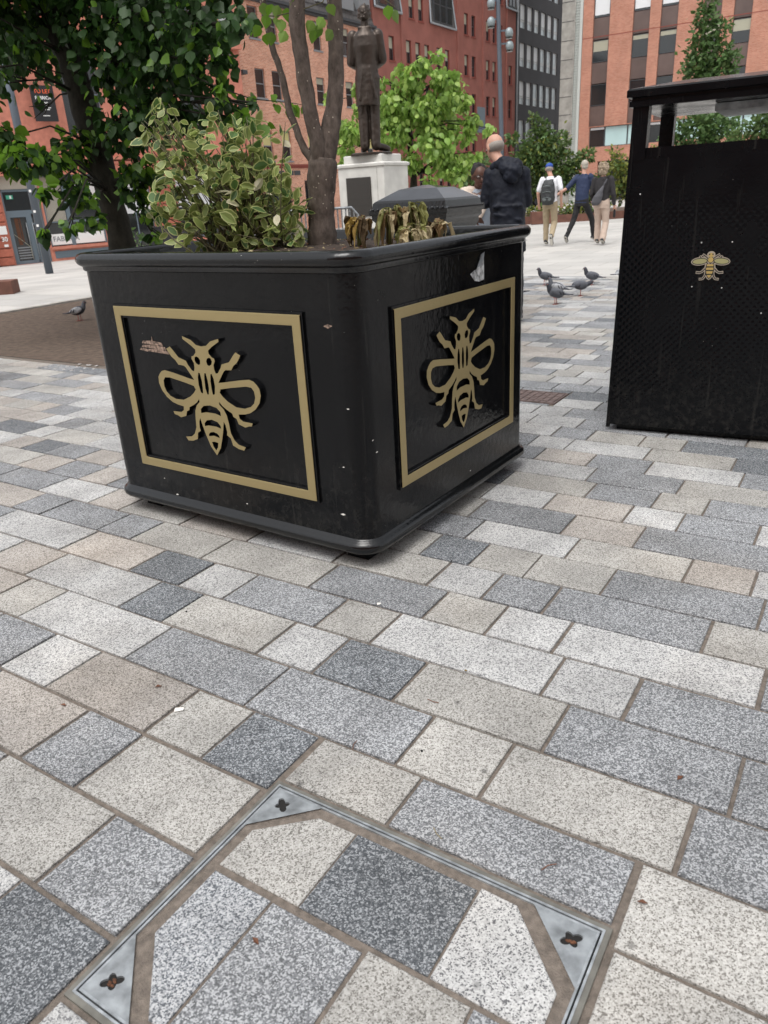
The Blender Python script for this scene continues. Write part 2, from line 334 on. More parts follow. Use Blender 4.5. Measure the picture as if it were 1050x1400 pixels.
MT['khaki'] = mat('khaki trousers', (.36, .29, .19), .85, bump=(9, .5))
MT['beige'] = mat('beige trousers', (.50, .39, .32), .85, bump=(9, .5))
MT['bag'] = mat('grey bag', (.075, .075, .085), .7, bump=(20, .4))
MT['packblk'] = mat('black backpack', (.03, .034, .036), .6, bump=(12, .8))
MT['greypanel'] = mat('grey green strap', (.13, .15, .15), .6)
MT['blue'] = mat('blue cap', (.02, .07, .33), .7)
MT['hairg'] = mat('short grey hair', (.30, .27, .24), .9, bump=(80, .5))
MT['hairw'] = mat('pale blond grey hair', (.40, .37, .31), .9, bump=(60, .6))
MT['haircurl'] = mat('ash blond curls', (.28, .22, .155), .9, noise=(50, .5, 1.5), bump=(50, 1.))
MT['hairblk'] = mat('black hair', (.012, .010, .010), .8, bump=(60, .8))
MT['greytop'] = mat('pale blue grey dress', (.27, .31, .36), .85, bump=(9, .4))
MT['shawl'] = mat('cream scarf', (.60, .50, .42), .85, bump=(20, .5))
MT['shoe'] = mat('dark shoe', (.03, .03, .034), .6)
MT['sole'] = mat('pale shoe sole', (.55, .53, .48), .7)
MT['pg'] = mat('pigeon grey', (.085, .09, .105), .7, noise=(60, .8, 1.2))
MT['pgd'] = mat('pigeon dark head', (.03, .032, .042), .5)
MT['pgw'] = mat('pale pigeon feathers', (.42, .43, .45), .7, noise=(30, .5, 1.1))
MT['pgl'] = mat('pigeon pink legs', (.35, .10, .08), .6)
MT['pale'] = mat('pale litter', (.75, .73, .68), .7)
MT['leafbr'] = mat('brown dead leaf', (.13, .055, .03), .8, var=.4)
MT['stick'] = mat('torn sticker paper', (.55, .56, .56), .4, noise=(55, .12, 1.35))
MT['scrape'] = mat('scraped paint', (.24, .17, .13), .8, noise=(90, .15, 1.8))
MT['stud'] = mat('steel stud', (.75, .75, .73), .25, .6)
MT['lampg'] = mat('spotlight housing', (.24, .28, .29), .45, .3)
MT['beeout'] = mat('decal pale outline', (.36, .31, .25), .5)
MT['beegold'] = mat('decal gold', (.46, .33, .11), .45)
MT['beewing'] = mat('decal wing', (.33, .31, .15), .45)
MT['decalblk'] = mat('decal black', (.006, .006, .007), .4)

# ------------------------------------------------------------------ mesh helpers
class MB:
    def __init__(s): s.v = []; s.f = []; s.m = []
    def add(s, vs_, fs, mi=0):
        o = len(s.v); s.v += [tuple(p) for p in vs_]
        s.f += [tuple(i + o for i in f) for f in fs]; s.m += [mi] * len(fs)
    def box(s, x0, x1, y0, y1, z0, z1, mi=0, tf=None):
        p = [(x, y, z) for z in (z0, z1) for x, y in ((x0, y0), (x1, y0), (x1, y1), (x0, y1))]
        if tf: p = [tf @ Vector(q) for q in p]
        s.add(p, [(3, 2, 1, 0), (4, 5, 6, 7), (0, 1, 5, 4), (1, 2, 6, 5), (2, 3, 7, 6), (3, 0, 4, 7)], mi)
    def bar(s, a, b, w, h=None, mi=0, up=Vector((0, 0, 1))):
        h = h or w; a = Vector(a); b = Vector(b); d = (b - a).normalized()
        x = d.cross(up);
        if x.length < 1e-4: x = d.cross(Vector((0, 1, 0)))
        x.normalize(); y = x.cross(d)
        p = [q + x * i * w / 2 + y * j * h / 2 for q in (a, b) for i, j in ((-1, -1), (1, -1), (1, 1), (-1, 1))]
        s.add(p, [(3, 2, 1, 0), (4, 5, 6, 7), (0, 1, 5, 4), (1, 2, 6, 5), (2, 3, 7, 6), (3, 0, 4, 7)], mi)
    def tube(s, pts, rad, n=8, mi=0, cap=True):
        pts = [Vector(p) for p in pts]
        if not hasattr(rad, '__len__'): rad = [rad] * len(pts)
        rings = []; prev = None
        for i, p in enumerate(pts):
            d = (pts[min(i + 1, len(pts) - 1)] - pts[max(i - 1, 0)]).normalized()
            x = d.cross(prev) if prev is not None else d.cross(Vector((0.13, 1, .2)))
            if x.length < 1e-3: x = d.cross(Vector((1, 0, 0)))
            x.normalize(); y = d.cross(x).normalized(); prev = y.cross(d) if False else None
            rings.append([p + rad[i] * (cos(2 * pi * k / n) * x + sin(2 * pi * k / n) * y) for k in range(n)])
        s.loft(rings, mi, cap)
    def loft(s, rings, mi=0, cap=True, closed=True):
        o = len(s.v); n = len(rings[0])
        for r in rings: s.v += [tuple(p) for p in r]
        for i in range(len(rings) - 1):
            for k in range(n if closed else n - 1):
                a = o + i * n + k; b = o + i * n + (k + 1) % n
                s.f.append((a, b, b + n, a + n)); s.m.append(mi)
        if cap:
            s.f.append(tuple(o + k for k in range(n))[::-1]); s.m.append(mi)
            s.f.append(tuple(o + (len(rings) - 1) * n + k for k in range(n))); s.m.append(mi)
    def lathe(s, prof, n=16, c=(0, 0), mi=0):
        s.loft([[(c[0] + r * cos(2 * pi * k / n), c[1] + r * sin(2 * pi * k / n), z) for k in range(n)] for r, z in prof], mi)
    def ell(s, c, r, nu=12, nv=8, mi=0, tf=None):
        rings = []
        for i in range(nv + 1):
            t = -pi / 2 + pi * i / nv; t = max(-pi / 2 + .02, min(pi / 2 - .02, t))
            ring = [Vector((r[0] * cos(t) * cos(2 * pi * k / nu), r[1] * cos(t) * sin(2 * pi * k / nu), r[2] * sin(t))) for k in range(nu)]
            if tf: ring = [tf @ q for q in ring]
            rings.append([q + Vector(c) for q in ring])
        s.loft(rings, mi)
    def mesh(s, name, mats, smooth=False):
        me = bpy.data.meshes.new(name); me.from_pydata(s.v, [], s.f)
        for m in (mats if isinstance(mats, (list, tuple)) else [mats]): me.materials.append(m)
        if any(s.m): me.polygons.foreach_set('material_index', s.m)
        if smooth: me.polygons.foreach_set('use_smooth', [True] * len(s.f))
        me.update(); return me
    def build(s, name, mats, parent=None, smooth=False):
        return link(name, s.mesh(name, mats, smooth), parent)

def link(name, me, parent=None):
    o = bpy.data.objects.new(name, me); COL.objects.link(o)
    if parent: o.parent = parent
    return o
def tag(o, label=None, cat=None, group=None, kind=None):
    if label: o['label'] = label
    if cat: o['category'] = cat
    if group: o['group'] = group
    if kind: o['kind'] = kind
    return o
def empty(name, loc=(0, 0, 0), rz=0):
    o = bpy.data.objects.new(name, None); COL.objects.link(o); o.location = loc; o.rotation_euler = (0, 0, rz); o.empty_display_size = .2
    return o
def thing(name, label, cat, loc=(0, 0, 0), rz=0, group=None):
    return tag(empty(name, loc, rz), label, cat, group)
def children(o): return [c for c in bpy.data.objects if c.parent == o]
def copy_tree(o, kids, parent=None):
    c = o.copy(); COL.objects.link(c)
    if parent: c.parent = parent
    for k in kids.get(o.name, []): copy_tree(k, kids, c)
    return c
def kidmap():
    d = {}
    for c in bpy.data.objects:
        if c.parent: d.setdefault(c.parent.name, []).append(c)
    return d
def bevelmod(o, w=.01, seg=2):
    m = o.modifiers.new('bevel', 'BEVEL'); m.width = w; m.segments = seg; m.limit_method = 'ANGLE'; return o
def XY(u, v): return (u * cos(YA) - v * sin(YA), u * sin(YA) + v * cos(YA))
def UVc(x, y): return (x * cos(YA) + y * sin(YA), -x * sin(YA) + y * cos(YA))
def zg(x, y):
    u = x * cos(YA) + y * sin(YA); t = max(0, min(1, (-u - 14) / 18)); return -.7 * t
def text(name, s_, size, m, parent, mw, extrude=.002):
    cu = bpy.data.curves.new(name, 'FONT'); cu.body = s_; cu.size = size; cu.extrude = extrude; cu.align_x = 'CENTER'; cu.align_y = 'CENTER'
    cu.offset = size * .02
    t = bpy.data.objects.new(name, cu); COL.objects.link(t)
    dg = bpy.context.evaluated_depsgraph_get(); me = bpy.data.meshes.new_from_object(t.evaluated_get(dg))
    bpy.data.objects.remove(t); me.materials.clear(); me.materials.append(m)
    o = link(name, me, parent); o.matrix_local = mw; return o

# ------------------------------------------------------------------ ground
def sheet(name, uvpts, z, m, kind='structure', grid=None):
    mb = MB(); mb.add([(*XY(u, v), z) for u, v in uvpts], [tuple(range(len(uvpts)))]); o = mb.build(name, m); tag(o, kind=kind); return o
ug = np.concatenate([np.linspace(-300, -40, 6), np.arange(-38, -8, 2), np.linspace(-6, 300, 8)])
vg = np.linspace(-260, 340, 13)
mb = MB(); vv = [(*XY(u, v), zg(*XY(u, v)) - .012) for u in ug for v in vg]
nv = len(vg)
mb.add(vv, [(i * nv + j, i * nv + j + 1, (i + 1) * nv + j + 1, (i + 1) * nv + j)[::-1] for i in range(len(ug) - 1) for j in range(nv - 1)])
# the slabs start beyond the sett paving: leave the bedding its own sheet above
ground = mb.build('plaza_ground', MT['slab']); tag(ground, kind='structure')
PITU1, PITV0, KERBU, SLABV = -4.7, 4.40, -10.84, 11.58
bed_ = sheet('paving', [(-12.0, -2.5), (6.5, -2.5), (6.5, SLABV), (PITU1, SLABV), (PITU1, PITV0), (-12.0, PITV0)], -.008, MT['mortar'])
dirt = sheet('tree_pit_ground', [(KERBU + .12, PITV0), (PITU1, PITV0), (PITU1, SLABV), (KERBU + .12, SLABV)], -.004, MT['dirt'])
k = thing('kerb', 'pale low stone kerb between the brown tree pit ground and the street', 'kerb', (0, 0, 0))
x = KERBU; v = PITV0 - 6
r = random.Random(3)
while v < 24:
    L = .9
    mbx = MB(); c1 = [(x, v), (x + .12, v), (x + .12, v + L - .01), (x, v + L - .01)]
    z0, z1 = -.05, .02 + r.uniform(-.003, .003)
    mbx.add([(*XY(a, b), z0) for a, b in c1] + [(*XY(a, b), z1) for a, b in c1], [(4, 5, 6, 7), (0, 1, 5, 4), (1, 2, 6, 5), (2, 3, 7, 6), (3, 0, 4, 7)])
    mbx.build('kerb_stone', MT['kerb'], k); v += L

ROWS = [
('m1', [-1.034], 'DW'),
(0, [-1.73, -1.303], 'WLB'),
(1, [-1.693, -1.472], 'TBL'),
(2, [-2.14, -1.91, -1.48, -1.267, -1.031, -0.734, -0.222], 'BWTLDLBL'),
(3, [-2.597, -2.373, -1.818, -1.313, -0.817, -0.589, -0.151], 'TLWBBLLB'),
(4, [-2.95, -2.656, -2.103, -1.883, -1.457, -1.24, -0.956, -0.518, -0.083], 'WTWDLWDLBB'),
(5, [-3.323, -2.73, -2.301, -2.027, -1.803, -1.391, -1.171, -0.605, -0.379], 'BWTDWBLWWB'),
(6, [-3.389, -3.173, -2.754, -2.534, -2.118, -1.574, -1.098, -0.875, -0.651, -0.083], 'TBBBLLBLWWB'),
(7, [-3.894, -3.477, -3.075, -2.853, None, -1.195, -0.981, -0.761, -0.263], 'BBWTLLWBBL'),
(8, [-3.972, -3.7, -3.42, -3.198, None, -1.344, -1.13, -0.913, -0.63, -0.139], 'LTBTBLDLLBB'),
(9, [-4.461, -4.245, -4.017, -3.729, -3.447, None, -1.246, -0.831, -0.406, -0.189], 'WTDBTWBWLTW'),
(10, [-4.535, -4.329, -3.915, None, -1.335, -0.919, -0.631], 'DWLWLBTB'),
(11, [-4.989, -4.724, -4.508, -4.297, None, -1.079, -0.733, -0.52, -0.234], 'TTWBWWTWBW'),
(12, [None, -1.371, -0.959, -0.665, -0.459], 'WDLBLB'),
(13, [None, -1.021, -0.606], 'LWBL'),
(14, [None, -1.356, -1.084, -0.798], 'WBTBW'),
(15, [None, -1.474, -1.27, -0.854, -0.444], 'WBWWLD'),
(16, [None, -1.417, -1.213, -0.933, -0.717], 'LWBLLD'),
(17, [None, -1.337], 'WWB'),
(18, [None, -1.694, -1.488], 'WWWB'),
(19, [None, -1.357], 'WWB')]
VB = [0.549, 0.776, 1.004, 1.222, 1.438, 1.652, 1.861, 2.065, 2.271, 2.481, 2.681, 2.897]
while len(VB) < 60: VB.append(VB[-1] + .2)
def vrange(k):
    if k == 'm1': k = -1
    if k >= 0: return VB[k], VB[k + 1]
    return VB[0] + .2275 * k, VB[0] + .2275 * (k + 1)
rowdata = {(-1 if k == 'm1' else k): (us, col) for k, us, col in ROWS}
MH = (-1.040, -.218, .425, 1.045)      # access cover outer rectangle (u0,u1,v0,v1)
GR = (-1.98, -1.63, 4.545, 4.83)       # small iron grate
pieces = []
pr = random.Random(11)
KL = [.2, .27, .3, .4, .42, .5]
def rndc(): return pr.choice('WWLLLTTBBBDW')
def fill(u0, u1, va, vb):
    u = u0
    while u < u1 - .12:
        l = pr.choice(KL)
        if u1 - (u + l) < .15: l = u1 - u
        pieces.append((u, min(u + l, u1), va, vb, rndc())); u += l
for kk in range(-13, 60):
    va, vb = vrange(kk)
    if va >= SLABV - .02: break
    vb = min(vb, SLABV)
    left_lim = -12.0 if vb <= PITV0 + .03 else PITU1
    right_lim = 6.5
    if va < PITV0 < vb and vb > PITV0 + .03: pass
    if kk in rowdata:
        us, col = rowdata[kk]
        segs = []; js = us
        # left of the first joint
        first = js[0]
        start = None
        for i in range(len(js) + 1):
            a = js[i - 1] if i > 0 else 'L'; b = js[i] if i < len(js) else 'R'
            c = col[i]
            if a == 'L' and b is None: continue
            if b is None:
                nb_ = a + pr.choice([.3, .4]); pieces.append((a, nb_, va, vb, c)); lastleft = nb_; continue
            if a is None:
                l0 = b - pr.choice([.3, .42]); ll = left_lim if js[0] is None else lastleft
                fill(ll, l0, va, vb); pieces.append((l0, b, va, vb, c)); continue
            if a == 'L':
                l0 = b - pr.choice([.3, .42]); pieces.append((l0, b, va, vb, c)); fill(left_lim, l0, va, vb); continue
            if b == 'R':
                r0 = a + (.5 if c in 'B' else .42); pieces.append((a, r0, va, vb, c)); fill(r0, right_lim, va, vb); continue
            pieces.append((a, b, va, vb, c))
    else:
        fill(left_lim + pr.uniform(-.2, 0), right_lim, va, vb)
# pieces crossing the covers are cut to the frame
cut = []
for (a, b, va, vb, c) in pieces:
    if b > 6.5: b = 6.5
    for (u0, u1, v0, v1) in (MH, GR):
        if a < u1 and b > u0 and va < v1 - .004 and vb > v0 + .004:
            if b - u0 < .04: cut.append((a, u0 - .003, va, vb, c)); break
            if u1 - a < .04: cut.append((u1 + .003, b, va, vb, c)); break
            res = []
            if a < u0 - .03: res.append((a, u0 - .004, va, vb, c))
            if b > u1 + .03: res.append((u1 + .004, b, va, vb, c))
            if vb > v1 + .02: res.append((max(a, u0), min(b, u1), v1 + .002, vb, c))
            if va < v0 - .02: res.append((max(a, u0), min(b, u1), va, v0 - .002, c))
            cut += res; break
    else: cut.append((a, b, va, vb, c))
def stone(mb, poly, g, top, mi, bev=.0025, rr=pr):
    """poly in uv ccw; shrinks by gap g, bevels its top edge, tilts a little"""
    cx = sum(p[0] for p in poly) / len(poly); cy = sum(p[1] for p in poly) / len(poly)
    def shr(d):
        out = []
        n = len(poly)
        for i in range(n):
            p0, p1, p2 = Vector(poly[i - 1]), Vector(poly[i]), Vector(poly[(i + 1) % n])
            e1 = (p1 - p0).normalized(); e2 = (p2 - p1).normalized()
            n1 = Vector((-e1.y, e1.x)); n2 = Vector((-e2.y, e2.x)); b = (n1 + n2); b = b / max(.3, b.dot(n1))
            out.append(p1 + b * d)
        return out
    A_ = shr(g); B_ = shr(g + bev)
    tx, ty = rr.uniform(-.003, .003), rr.uniform(-.003, .003)
    vs_ = []; n = len(poly)
    jit = [(rr.uniform(-.0012, .0012), rr.uniform(-.0012, .0012)) for _ in range(n)]
    for i, p in enumerate(A_): vs_.append((*XY(p.x + jit[i][0], p.y + jit[i][1]), -.02))
    for i, p in enumerate(A_): vs_.append((*XY(p.x + jit[i][0], p.y + jit[i][1]), top - bev * .8 + (p.x - cx) * tx + (p.y - cy) * ty))
    for i, p in enumerate(B_): vs_.append((*XY(p.x + jit[i][0], p.y + jit[i][1]), top + (p.x - cx) * tx + (p.y - cy) * ty))
    fs = [tuple(range(2 * n, 3 * n))]
    for i in range(n):
        j = (i + 1) % n
        fs += [(i, j, n + j, n + i), (n + i, n + j, 2 * n + j, 2 * n + i)]
    mb.add(vs_, fs, mi)
order = []
for q in cut:
    a, b, va, vb, c = q
    X, Y = XY((a + b) / 2, (va + vb) / 2)
    ang = math.atan2(X, Y) if Y > 0 else 9
    vis = Y > .55 and abs(ang) < .62
    order.append((0 if vis else 1, X * X + Y * Y, q))
order.sort(key=lambda t: t[:2])
KEYS = 'WLTBD'; far = MB(); MATS = [MT[c] for c in KEYS]
for idx, (vis, d2, q) in enumerate(order):
    a, b, va, vb, c = q
    X, Y = XY((a + b) / 2, (va + vb) / 2)
    if not (-13 < X < 9 and Y > -1.5): continue
    near = idx < 296 and vis == 0
    g = .0056 if va < 2.2 else .0045
    g *= pr.uniform(.75, 1.25)
    if near:
        m1 = MB(); stone(m1, [(a, va), (b, va), (b, vb), (a, vb)], g, .0 + pr.uniform(-.0012, .0012), 0)
        m1.build('paver', MT[c], bed_)
    else:
        stone(far, [(a, va), (b, va), (b, vb), (a, vb)], g, pr.uniform(-.0012, .0012), KEYS.index(c))
tag(far.build('pavers_beyond', MATS, bed_), kind='stuff')

# ---- recessed access cover with inlaid pavers
mh = thing('access_cover', 'recessed metal access cover with stone inlay and three corner key plates in the near paving', 'access cover', (*XY((MH[0] + MH[1]) / 2, (MH[2] + MH[3]) / 2), 0), YA)
cu_, cv_ = (MH[0] + MH[1]) / 2, (MH[2] + MH[3]) / 2
def lrect(mb, u0, u1, v0, v1, w, z0, z1, mi=0):
    for a, b, c, d in ((u0, u1, v0, v0 + w), (u0, u1, v1 - w, v1), (u0, u0 + w, v0 + w, v1 - w), (u1 - w, u1, v0 + w, v1 - w)):
        mb.box(a - cu_, b - cu_, c - cv_, d - cv_, z0, z1, mi)
m1 = MB(); lrect(m1, MH[0] + .004, MH[1] - .004, MH[2] + .004, MH[3] - .004, .0105, -.03, -.001); m1.build('outer_rim', MT['steeldk'], mh)
m1 = MB(); lrect(m1, MH[0] + .0145, MH[1] - .0145, MH[2] + .0145, MH[3] - .0145, .0045, -.03, .0015)
lrect(m1, MH[0] + .0225, MH[1] - .0225, MH[2] + .0225, MH[3] - .0225, .0045, -.03, .001); m1.build('frame', MT['steelbr'], mh)
m1 = MB(); lrect(m1, MH[0] + .019, MH[1] - .019, MH[2] + .019, MH[3] - .019, .0035, -.03, -.008); m1.build('gap_liner', MT['hole'], mh)
m1 = MB(); m1.box(MH[0] + .027 - cu_, MH[1] - .027 - cu_, MH[2] + .027 - cv_, MH[3] - .027 - cv_, -.03, -.004); m1.build('mortar_bed', MT['mortar'], mh)
IU0, IU1, IV0, IV1 = MH[0] + .027, MH[1] - .027, MH[2] + .027, MH[3] - .027
def plate(cx, cy, sx, sy):
    L1, L2 = .125, .125
    p = [(cx, cy), (cx + sx * L1, cy), (cx, cy + sy * L2)]
    if sx * sy < 0: p = p[::-1]
    # ring around a clover shaped key hole
    hx, hy = cx + sx * .037, cy + sy * .037
    hole = []
    for k in range(32):
        t = 2 * pi * k / 32; rr_ = .0095 + .0075 * abs(cos(2 * t)) ** 1.3 + .005 * abs(cos(t)) ** 4
        a_ = pi / 4 * sx * sy
        hole.append((hx + rr_ * cos(t + a_) * 1.05, hy + rr_ * sin(t + a_)))
    zt = .0008
    loops = [[Vector((a - cu_, b - cv_, zt)) for a, b in p], [Vector((a - cu_, b - cv_, zt)) for a, b in hole]]
    tris = tessellate_polygon(loops); allv = loops[0] + loops[1]
    mbp = MB(); mbp.add(allv, [tuple(t) for t in tris])
    n0 = len(hole); hv = [Vector((a - cu_, b - cv_, zt)) for a, b in hole]
    mbp.add(hv + [q + Vector((0, 0, -.012)) for q in hv], [(i, (i + 1) % n0, n0 + (i + 1) % n0, n0 + i) for i in range(n0)])
    pl = mbp.build('corner_plate', MT['steel'], mh)
    mbp = MB(); mbp.add([q + Vector((0, 0, -.0045)) for q in hv], [tuple(range(n0))]); mbp.build('key_hole', MT['hole'], pl)
    if not (cx == IU0 and cy == IV1):
        mbp = MB()
        for _ in range(5):
            mbp.ell((hx - cu_ + pr.uniform(-.007, .007), hy - cv_ + pr.uniform(-.006, .006), -.003), (.005, .003, .002), 6, 4)
        mbp.build('rusty_debris', MT['rust'], pl)
for cx_, cy_, sx_, sy_ in ((IU0, IV1, 1, -1), (IU1, IV1, -1, -1), (IU0, IV0, 1, 1), (IU1, IV0, -1, 1)): plate(cx_, cy_, sx_, sy_)
inl = [([(-.985, .787), (-.779, .787), (-.779, .99), (-.875, .99), (-.985, .888)], 'L'),
       ([(-.769, .787), (-.485, .787), (-.485, .992), (-.769, .992)], 'D'),
       ([(-.472, .787), (-.272, .787), (-.272, .868), (-.40, .998), (-.472, .998)], 'WI'),
       ([(-.958, .575), (-.862, .478), (-.835, .478), (-.835, .765), (-.982, .765), (-.982, .6)], 'WB'),
       ([(-.822, .478), (-.612, .478), (-.612, .763), (-.822, .763)], 'B'),
       ([(-.598, .478), (-.392, .478), (-.392, .770), (-.598, .770)], 'L'),
       ([(-.379, .478), (-.37, .478), (-.27, .575), (-.27, .770), (-.379, .770)], 'B')]
MT['WB'] = granite('pale blue speckled granite', (.11, .12, .135), (.34, .355, .37), (.54, .55, .56), .3, .66, 360)
MT['WI'] = granite('coarse white granite', (.13, .13, .135), (.47, .47, .46), (.60, .60, .59), .2, .62, 380)
for poly, c in inl:
    m1 = MB(); stone(m1, poly, -.0028, .001, 0); o = m1.build('inlay_paver', MT[c], None)
    o.parent = mh; o.matrix_parent_inverse = Matrix.Translation(Vector((*XY(cu_, cv_), 0))) .inverted() if False else (Matrix.Translation(Vector((*XY(cu_, cv_), 0))) @ Matrix.Rotation(YA, 4, 'Z')).inverted()

gt = thing('iron_grate', 'small reddish cast iron cover set in the paving beside the black planter', 'drain cover', (*XY((GR[0] + GR[1]) / 2, (GR[2] + GR[3]) / 2), 0), YA)
gw, gh = (GR[1] - GR[0]) / 2 - .004, (GR[3] - GR[2]) / 2 - .004
m1 = MB(); m1.box(-gw, gw, -gh, gh, -.03, -.004); m1.build('plate', MT['iron'], gt)
for i in range(7):
    for j in range(6):
        m1 = MB(); xa = -gw + .012 + i * (2 * gw - .024) / 7; ya_ = -gh + .012 + j * (2 * gh - .024) / 6
        m1.box(xa + .004, xa + (2 * gw - .024) / 7 - .006, ya_ + .004, ya_ + (2 * gh - .024) / 6 - .008 * ((i + j) % 2), -.004, .001)
        m1.build('raised_tread', MT['iron'], gt)
m1 = MB()
for a, b, c, d in ((-gw, gw, -gh, -gh + .008), (-gw, gw, gh - .008, gh), (-gw, -gw + .008, -gh + .008, gh - .008), (gw - .008, gw, -gh + .008, gh - .008)): m1.box(a, b, c, d, -.004, .002)
m1.build('rim', MT['iron'], gt)

# ---- steel studs at the tree pit edge
st = None
for u, v in ((-6.45, 4.14), (-6.33, 4.14), (-6.41, 4.25), (-6.2, 4.14), (-6.29, 4.25), (-6.08, 4.15), (-6.17, 4.25), (-5.96, 4.14), (-6.05, 4.26), (-6.14, 4.36), (-5.84, 4.15), (-5.93, 4.26), (-6.02, 4.36), (-5.81, 4.26), (-5.9, 4.36), (-5.99, 4.36)):
    if st is None:
        m1 = MB(); m1.lathe([(.017, -.001), (.017, .003), (.011, .006), (.001, .007)], 10); st = m1.build('paving_stud', MT['stud']); o = st
    else: o = st.copy(); COL.objects.link(o)
    o.location = (*XY(u, v), 0.001)
    tag(o, 'small round steel stud in the paving at the edge of the brown tree pit', 'stud', 'steel studs at the tree pit edge')

# ---- litter on the paving
LIT = [(-.692, 1.851, 'l'), (-.605, 1.734, 'p'), (-.95, 1.789, 'l'), (-.292, 1.008, 'l'), (.658, 1.365, 'l'), (.212, 1.842, 'y'), (.105, 1.707, 's'), (-.11, 1.546, 's'), (-.239, 2.952, 'p'), (-.036, 2.259, 'p'), (.458, 1.042, 'l'), (.076, 1.242, 's'), (.297, 1.137, 's'), (-.706, 2.287, 'b'), (.245, 2.554, 'b'), (.06, 1.51, 'b')]
LN = dict(l=('dead_leaf', 'dead leaf', ['curled reddish brown dead leaf on the beige paver left of the access cover', 'thin brown dead leaf on the beige paver at the far left of the near paving', 'tiny dark brown dead leaf on the blue inlay stone of the access cover', 'rust brown dead leaf on the long grey paver at the right', 'dark dead leaf with a stain around it on the beige paver by the cover corner']),
          p=('paper_scrap', 'litter', ['white paper scrap on the pale paver left of the access cover', 'small pale crumb under the near corner of the planter', 'small cream scrap on the joint in front of the planter']),
          y=('petal', 'litter', ['tiny yellow petal on the pale beige paver right of centre']),
          s=('twig', 'twig', ['short upright looking twig lying on the pale paver right of centre', 'flat brown twig above the access cover corner', 'pale straw lying across the top edge of the access cover frame', 'small grey twig on the blue grey paver above the access cover']),
          b=('pebble', 'pebble', ['tiny dark pebble on the pale paver left of the planter corner', 'dark grit lump on the pale paver right of the planter corner', 'dark grit lump in the joint right of centre']))
cnt = {}
for x_, y_, t_ in LIT:
    nm, ct, lbs = LN[t_]; i_ = cnt.get(t_, 0); cnt[t_] = i_ + 1
    m1 = MB(); a_ = pr.uniform(0, 3)
    if t_ == 'l':
        L_ = .011; m1.add([(-L_, 0, .002), (-.3 * L_, .006, .007), (L_, .001, .003), (-.1 * L_, -.005, .006), (0, 0, .002)], [(0, 4, 1), (1, 4, 2), (2, 4, 3), (3, 4, 0)]); mm_ = MT['leafbr']
    elif t_ == 'p':
        s_ = .5 if i_ else 1; m1.add([(-.014 * s_, -.004, .002), (.012 * s_, -.006 * s_, .004), (.014 * s_, .004 * s_, .006), (-.01 * s_, .006 * s_, .008), (0, .001, .003)], [(0, 1, 4), (1, 2, 4), (2, 3, 4), (3, 0, 4)]); mm_ = MT['pale']; a_ = 0.2
    elif t_ == 'y': m1.ell((0, 0, .003), (.005, .003, .002), 6, 4); mm_ = MT['wilt2']
    elif t_ == 's':
        m1.tube([(-.018, 0, .003), (0, .003, .004), (.018, -.001, .003)], .0011, 5); mm_ = MT['leafbr'] if i_ != 2 else MT['wilt4']
    else: m1.ell((0, 0, .002), (.004, .0035, .003), 6, 4); mm_ = MT['hole']
    o = m1.build(nm, mm_); o.location = (x_, y_, .001); o.rotation_euler = (0, 0, a_); tag(o, lbs[i_], ct)
# ------------------------------------------------------------------ planter
BEE = dict(body=[(0.0276, 0.2254), (0.0544, 0.2435), (0.0997, 0.2553), (0.0994, 0.2445), (0.0593, 0.2235), (0.0358, 0.2075), (0.0364, 0.1952), (0.0514, 0.1818), (0.0626, 0.1788), (0.0643, 0.1686), (0.0547, 0.1531), (0.0545, 0.1364), (0.0602, 0.1201), (0.0725, 0.1233), (0.0907, 0.1437), (0.0992, 0.1589), (0.1412, 0.1705), (0.1686, 0.1991), (0.1816, 0.2101), (0.2047, 0.1998), (0.1905, 0.1806), (0.1804, 0.1697), (0.1616, 0.1579), (0.1473, 0.1403), (0.1157, 0.1384), (0.106, 0.1326), (0.0801, 0.101), (0.068, 0.0849), (0.089, 0.0878), (0.1835, 0.1045), (0.2346, 0.1114), (0.2559, 0.1062), (0.27, 0.095), (0.2821, 0.0805), (0.285, 0.0551), (0.2735, 0.0249), (0.2501, -0.0008), (0.2194, -0.0193), (0.19, -0.0271), (0.1553, -0.0311), (0.1584, -0.0481), (0.1741, -0.0569), (0.2248, -0.059), (0.2184, -0.0714), (0.2028, -0.0735), (0.1818, -0.0806), (0.1681, -0.0763), (0.1488, -0.071), (0.1407, -0.0503), (0.1244, -0.0437), (0.1207, -0.0311), (0.0936, -0.0192), (0.0723, -0.0065), (0.0564, 0.0088), (0.0561, -0.0036), (0.076, -0.0191), (0.0893, -0.0436), (0.0951, -0.078), (0.0979, -0.1129), (0.1136, -0.1419), (0.1346, -0.1567), (0.1716, -0.1624), (0.1593, -0.1776), (0.1316, -0.1751), (0.101, -0.1639), (0.0939, -0.1358), (0.075, -0.125), (0.0786, -0.1111), (0.0749, -0.085), (0.0667, -0.0706), (0.0576, -0.105), (0.0454, -0.1426), (0.0278, -0.186)],
 wing=[(0.0746, 0.0601), (0.1207, 0.0692), (0.2136, 0.0835), (0.2411, 0.0816), (0.2534, 0.0684), (0.2551, 0.0439), (0.2463, 0.0221), (0.2268, 0.0061), (0.1935, -0.0044), (0.1481, -0.0034), (0.1054, 0.0145), (0.0794, 0.033), (0.0674, 0.0465)],
 eye=[(0.0165, 0.1658), (0.0239, 0.1764), (0.0353, 0.1806), (0.0446, 0.1772), (0.0483, 0.1659), (0.0432, 0.1542), (0.0302, 0.1477), (0.0202, 0.151)],
 stripe=[(0.0299, 0.1153), (0.0373, 0.1172), (0.0443, 0.0976), (0.0458, 0.068), (0.0389, 0.0373), (0.0275, 0.0339), (0.0248, 0.0573), (0.0245, 0.0872)])
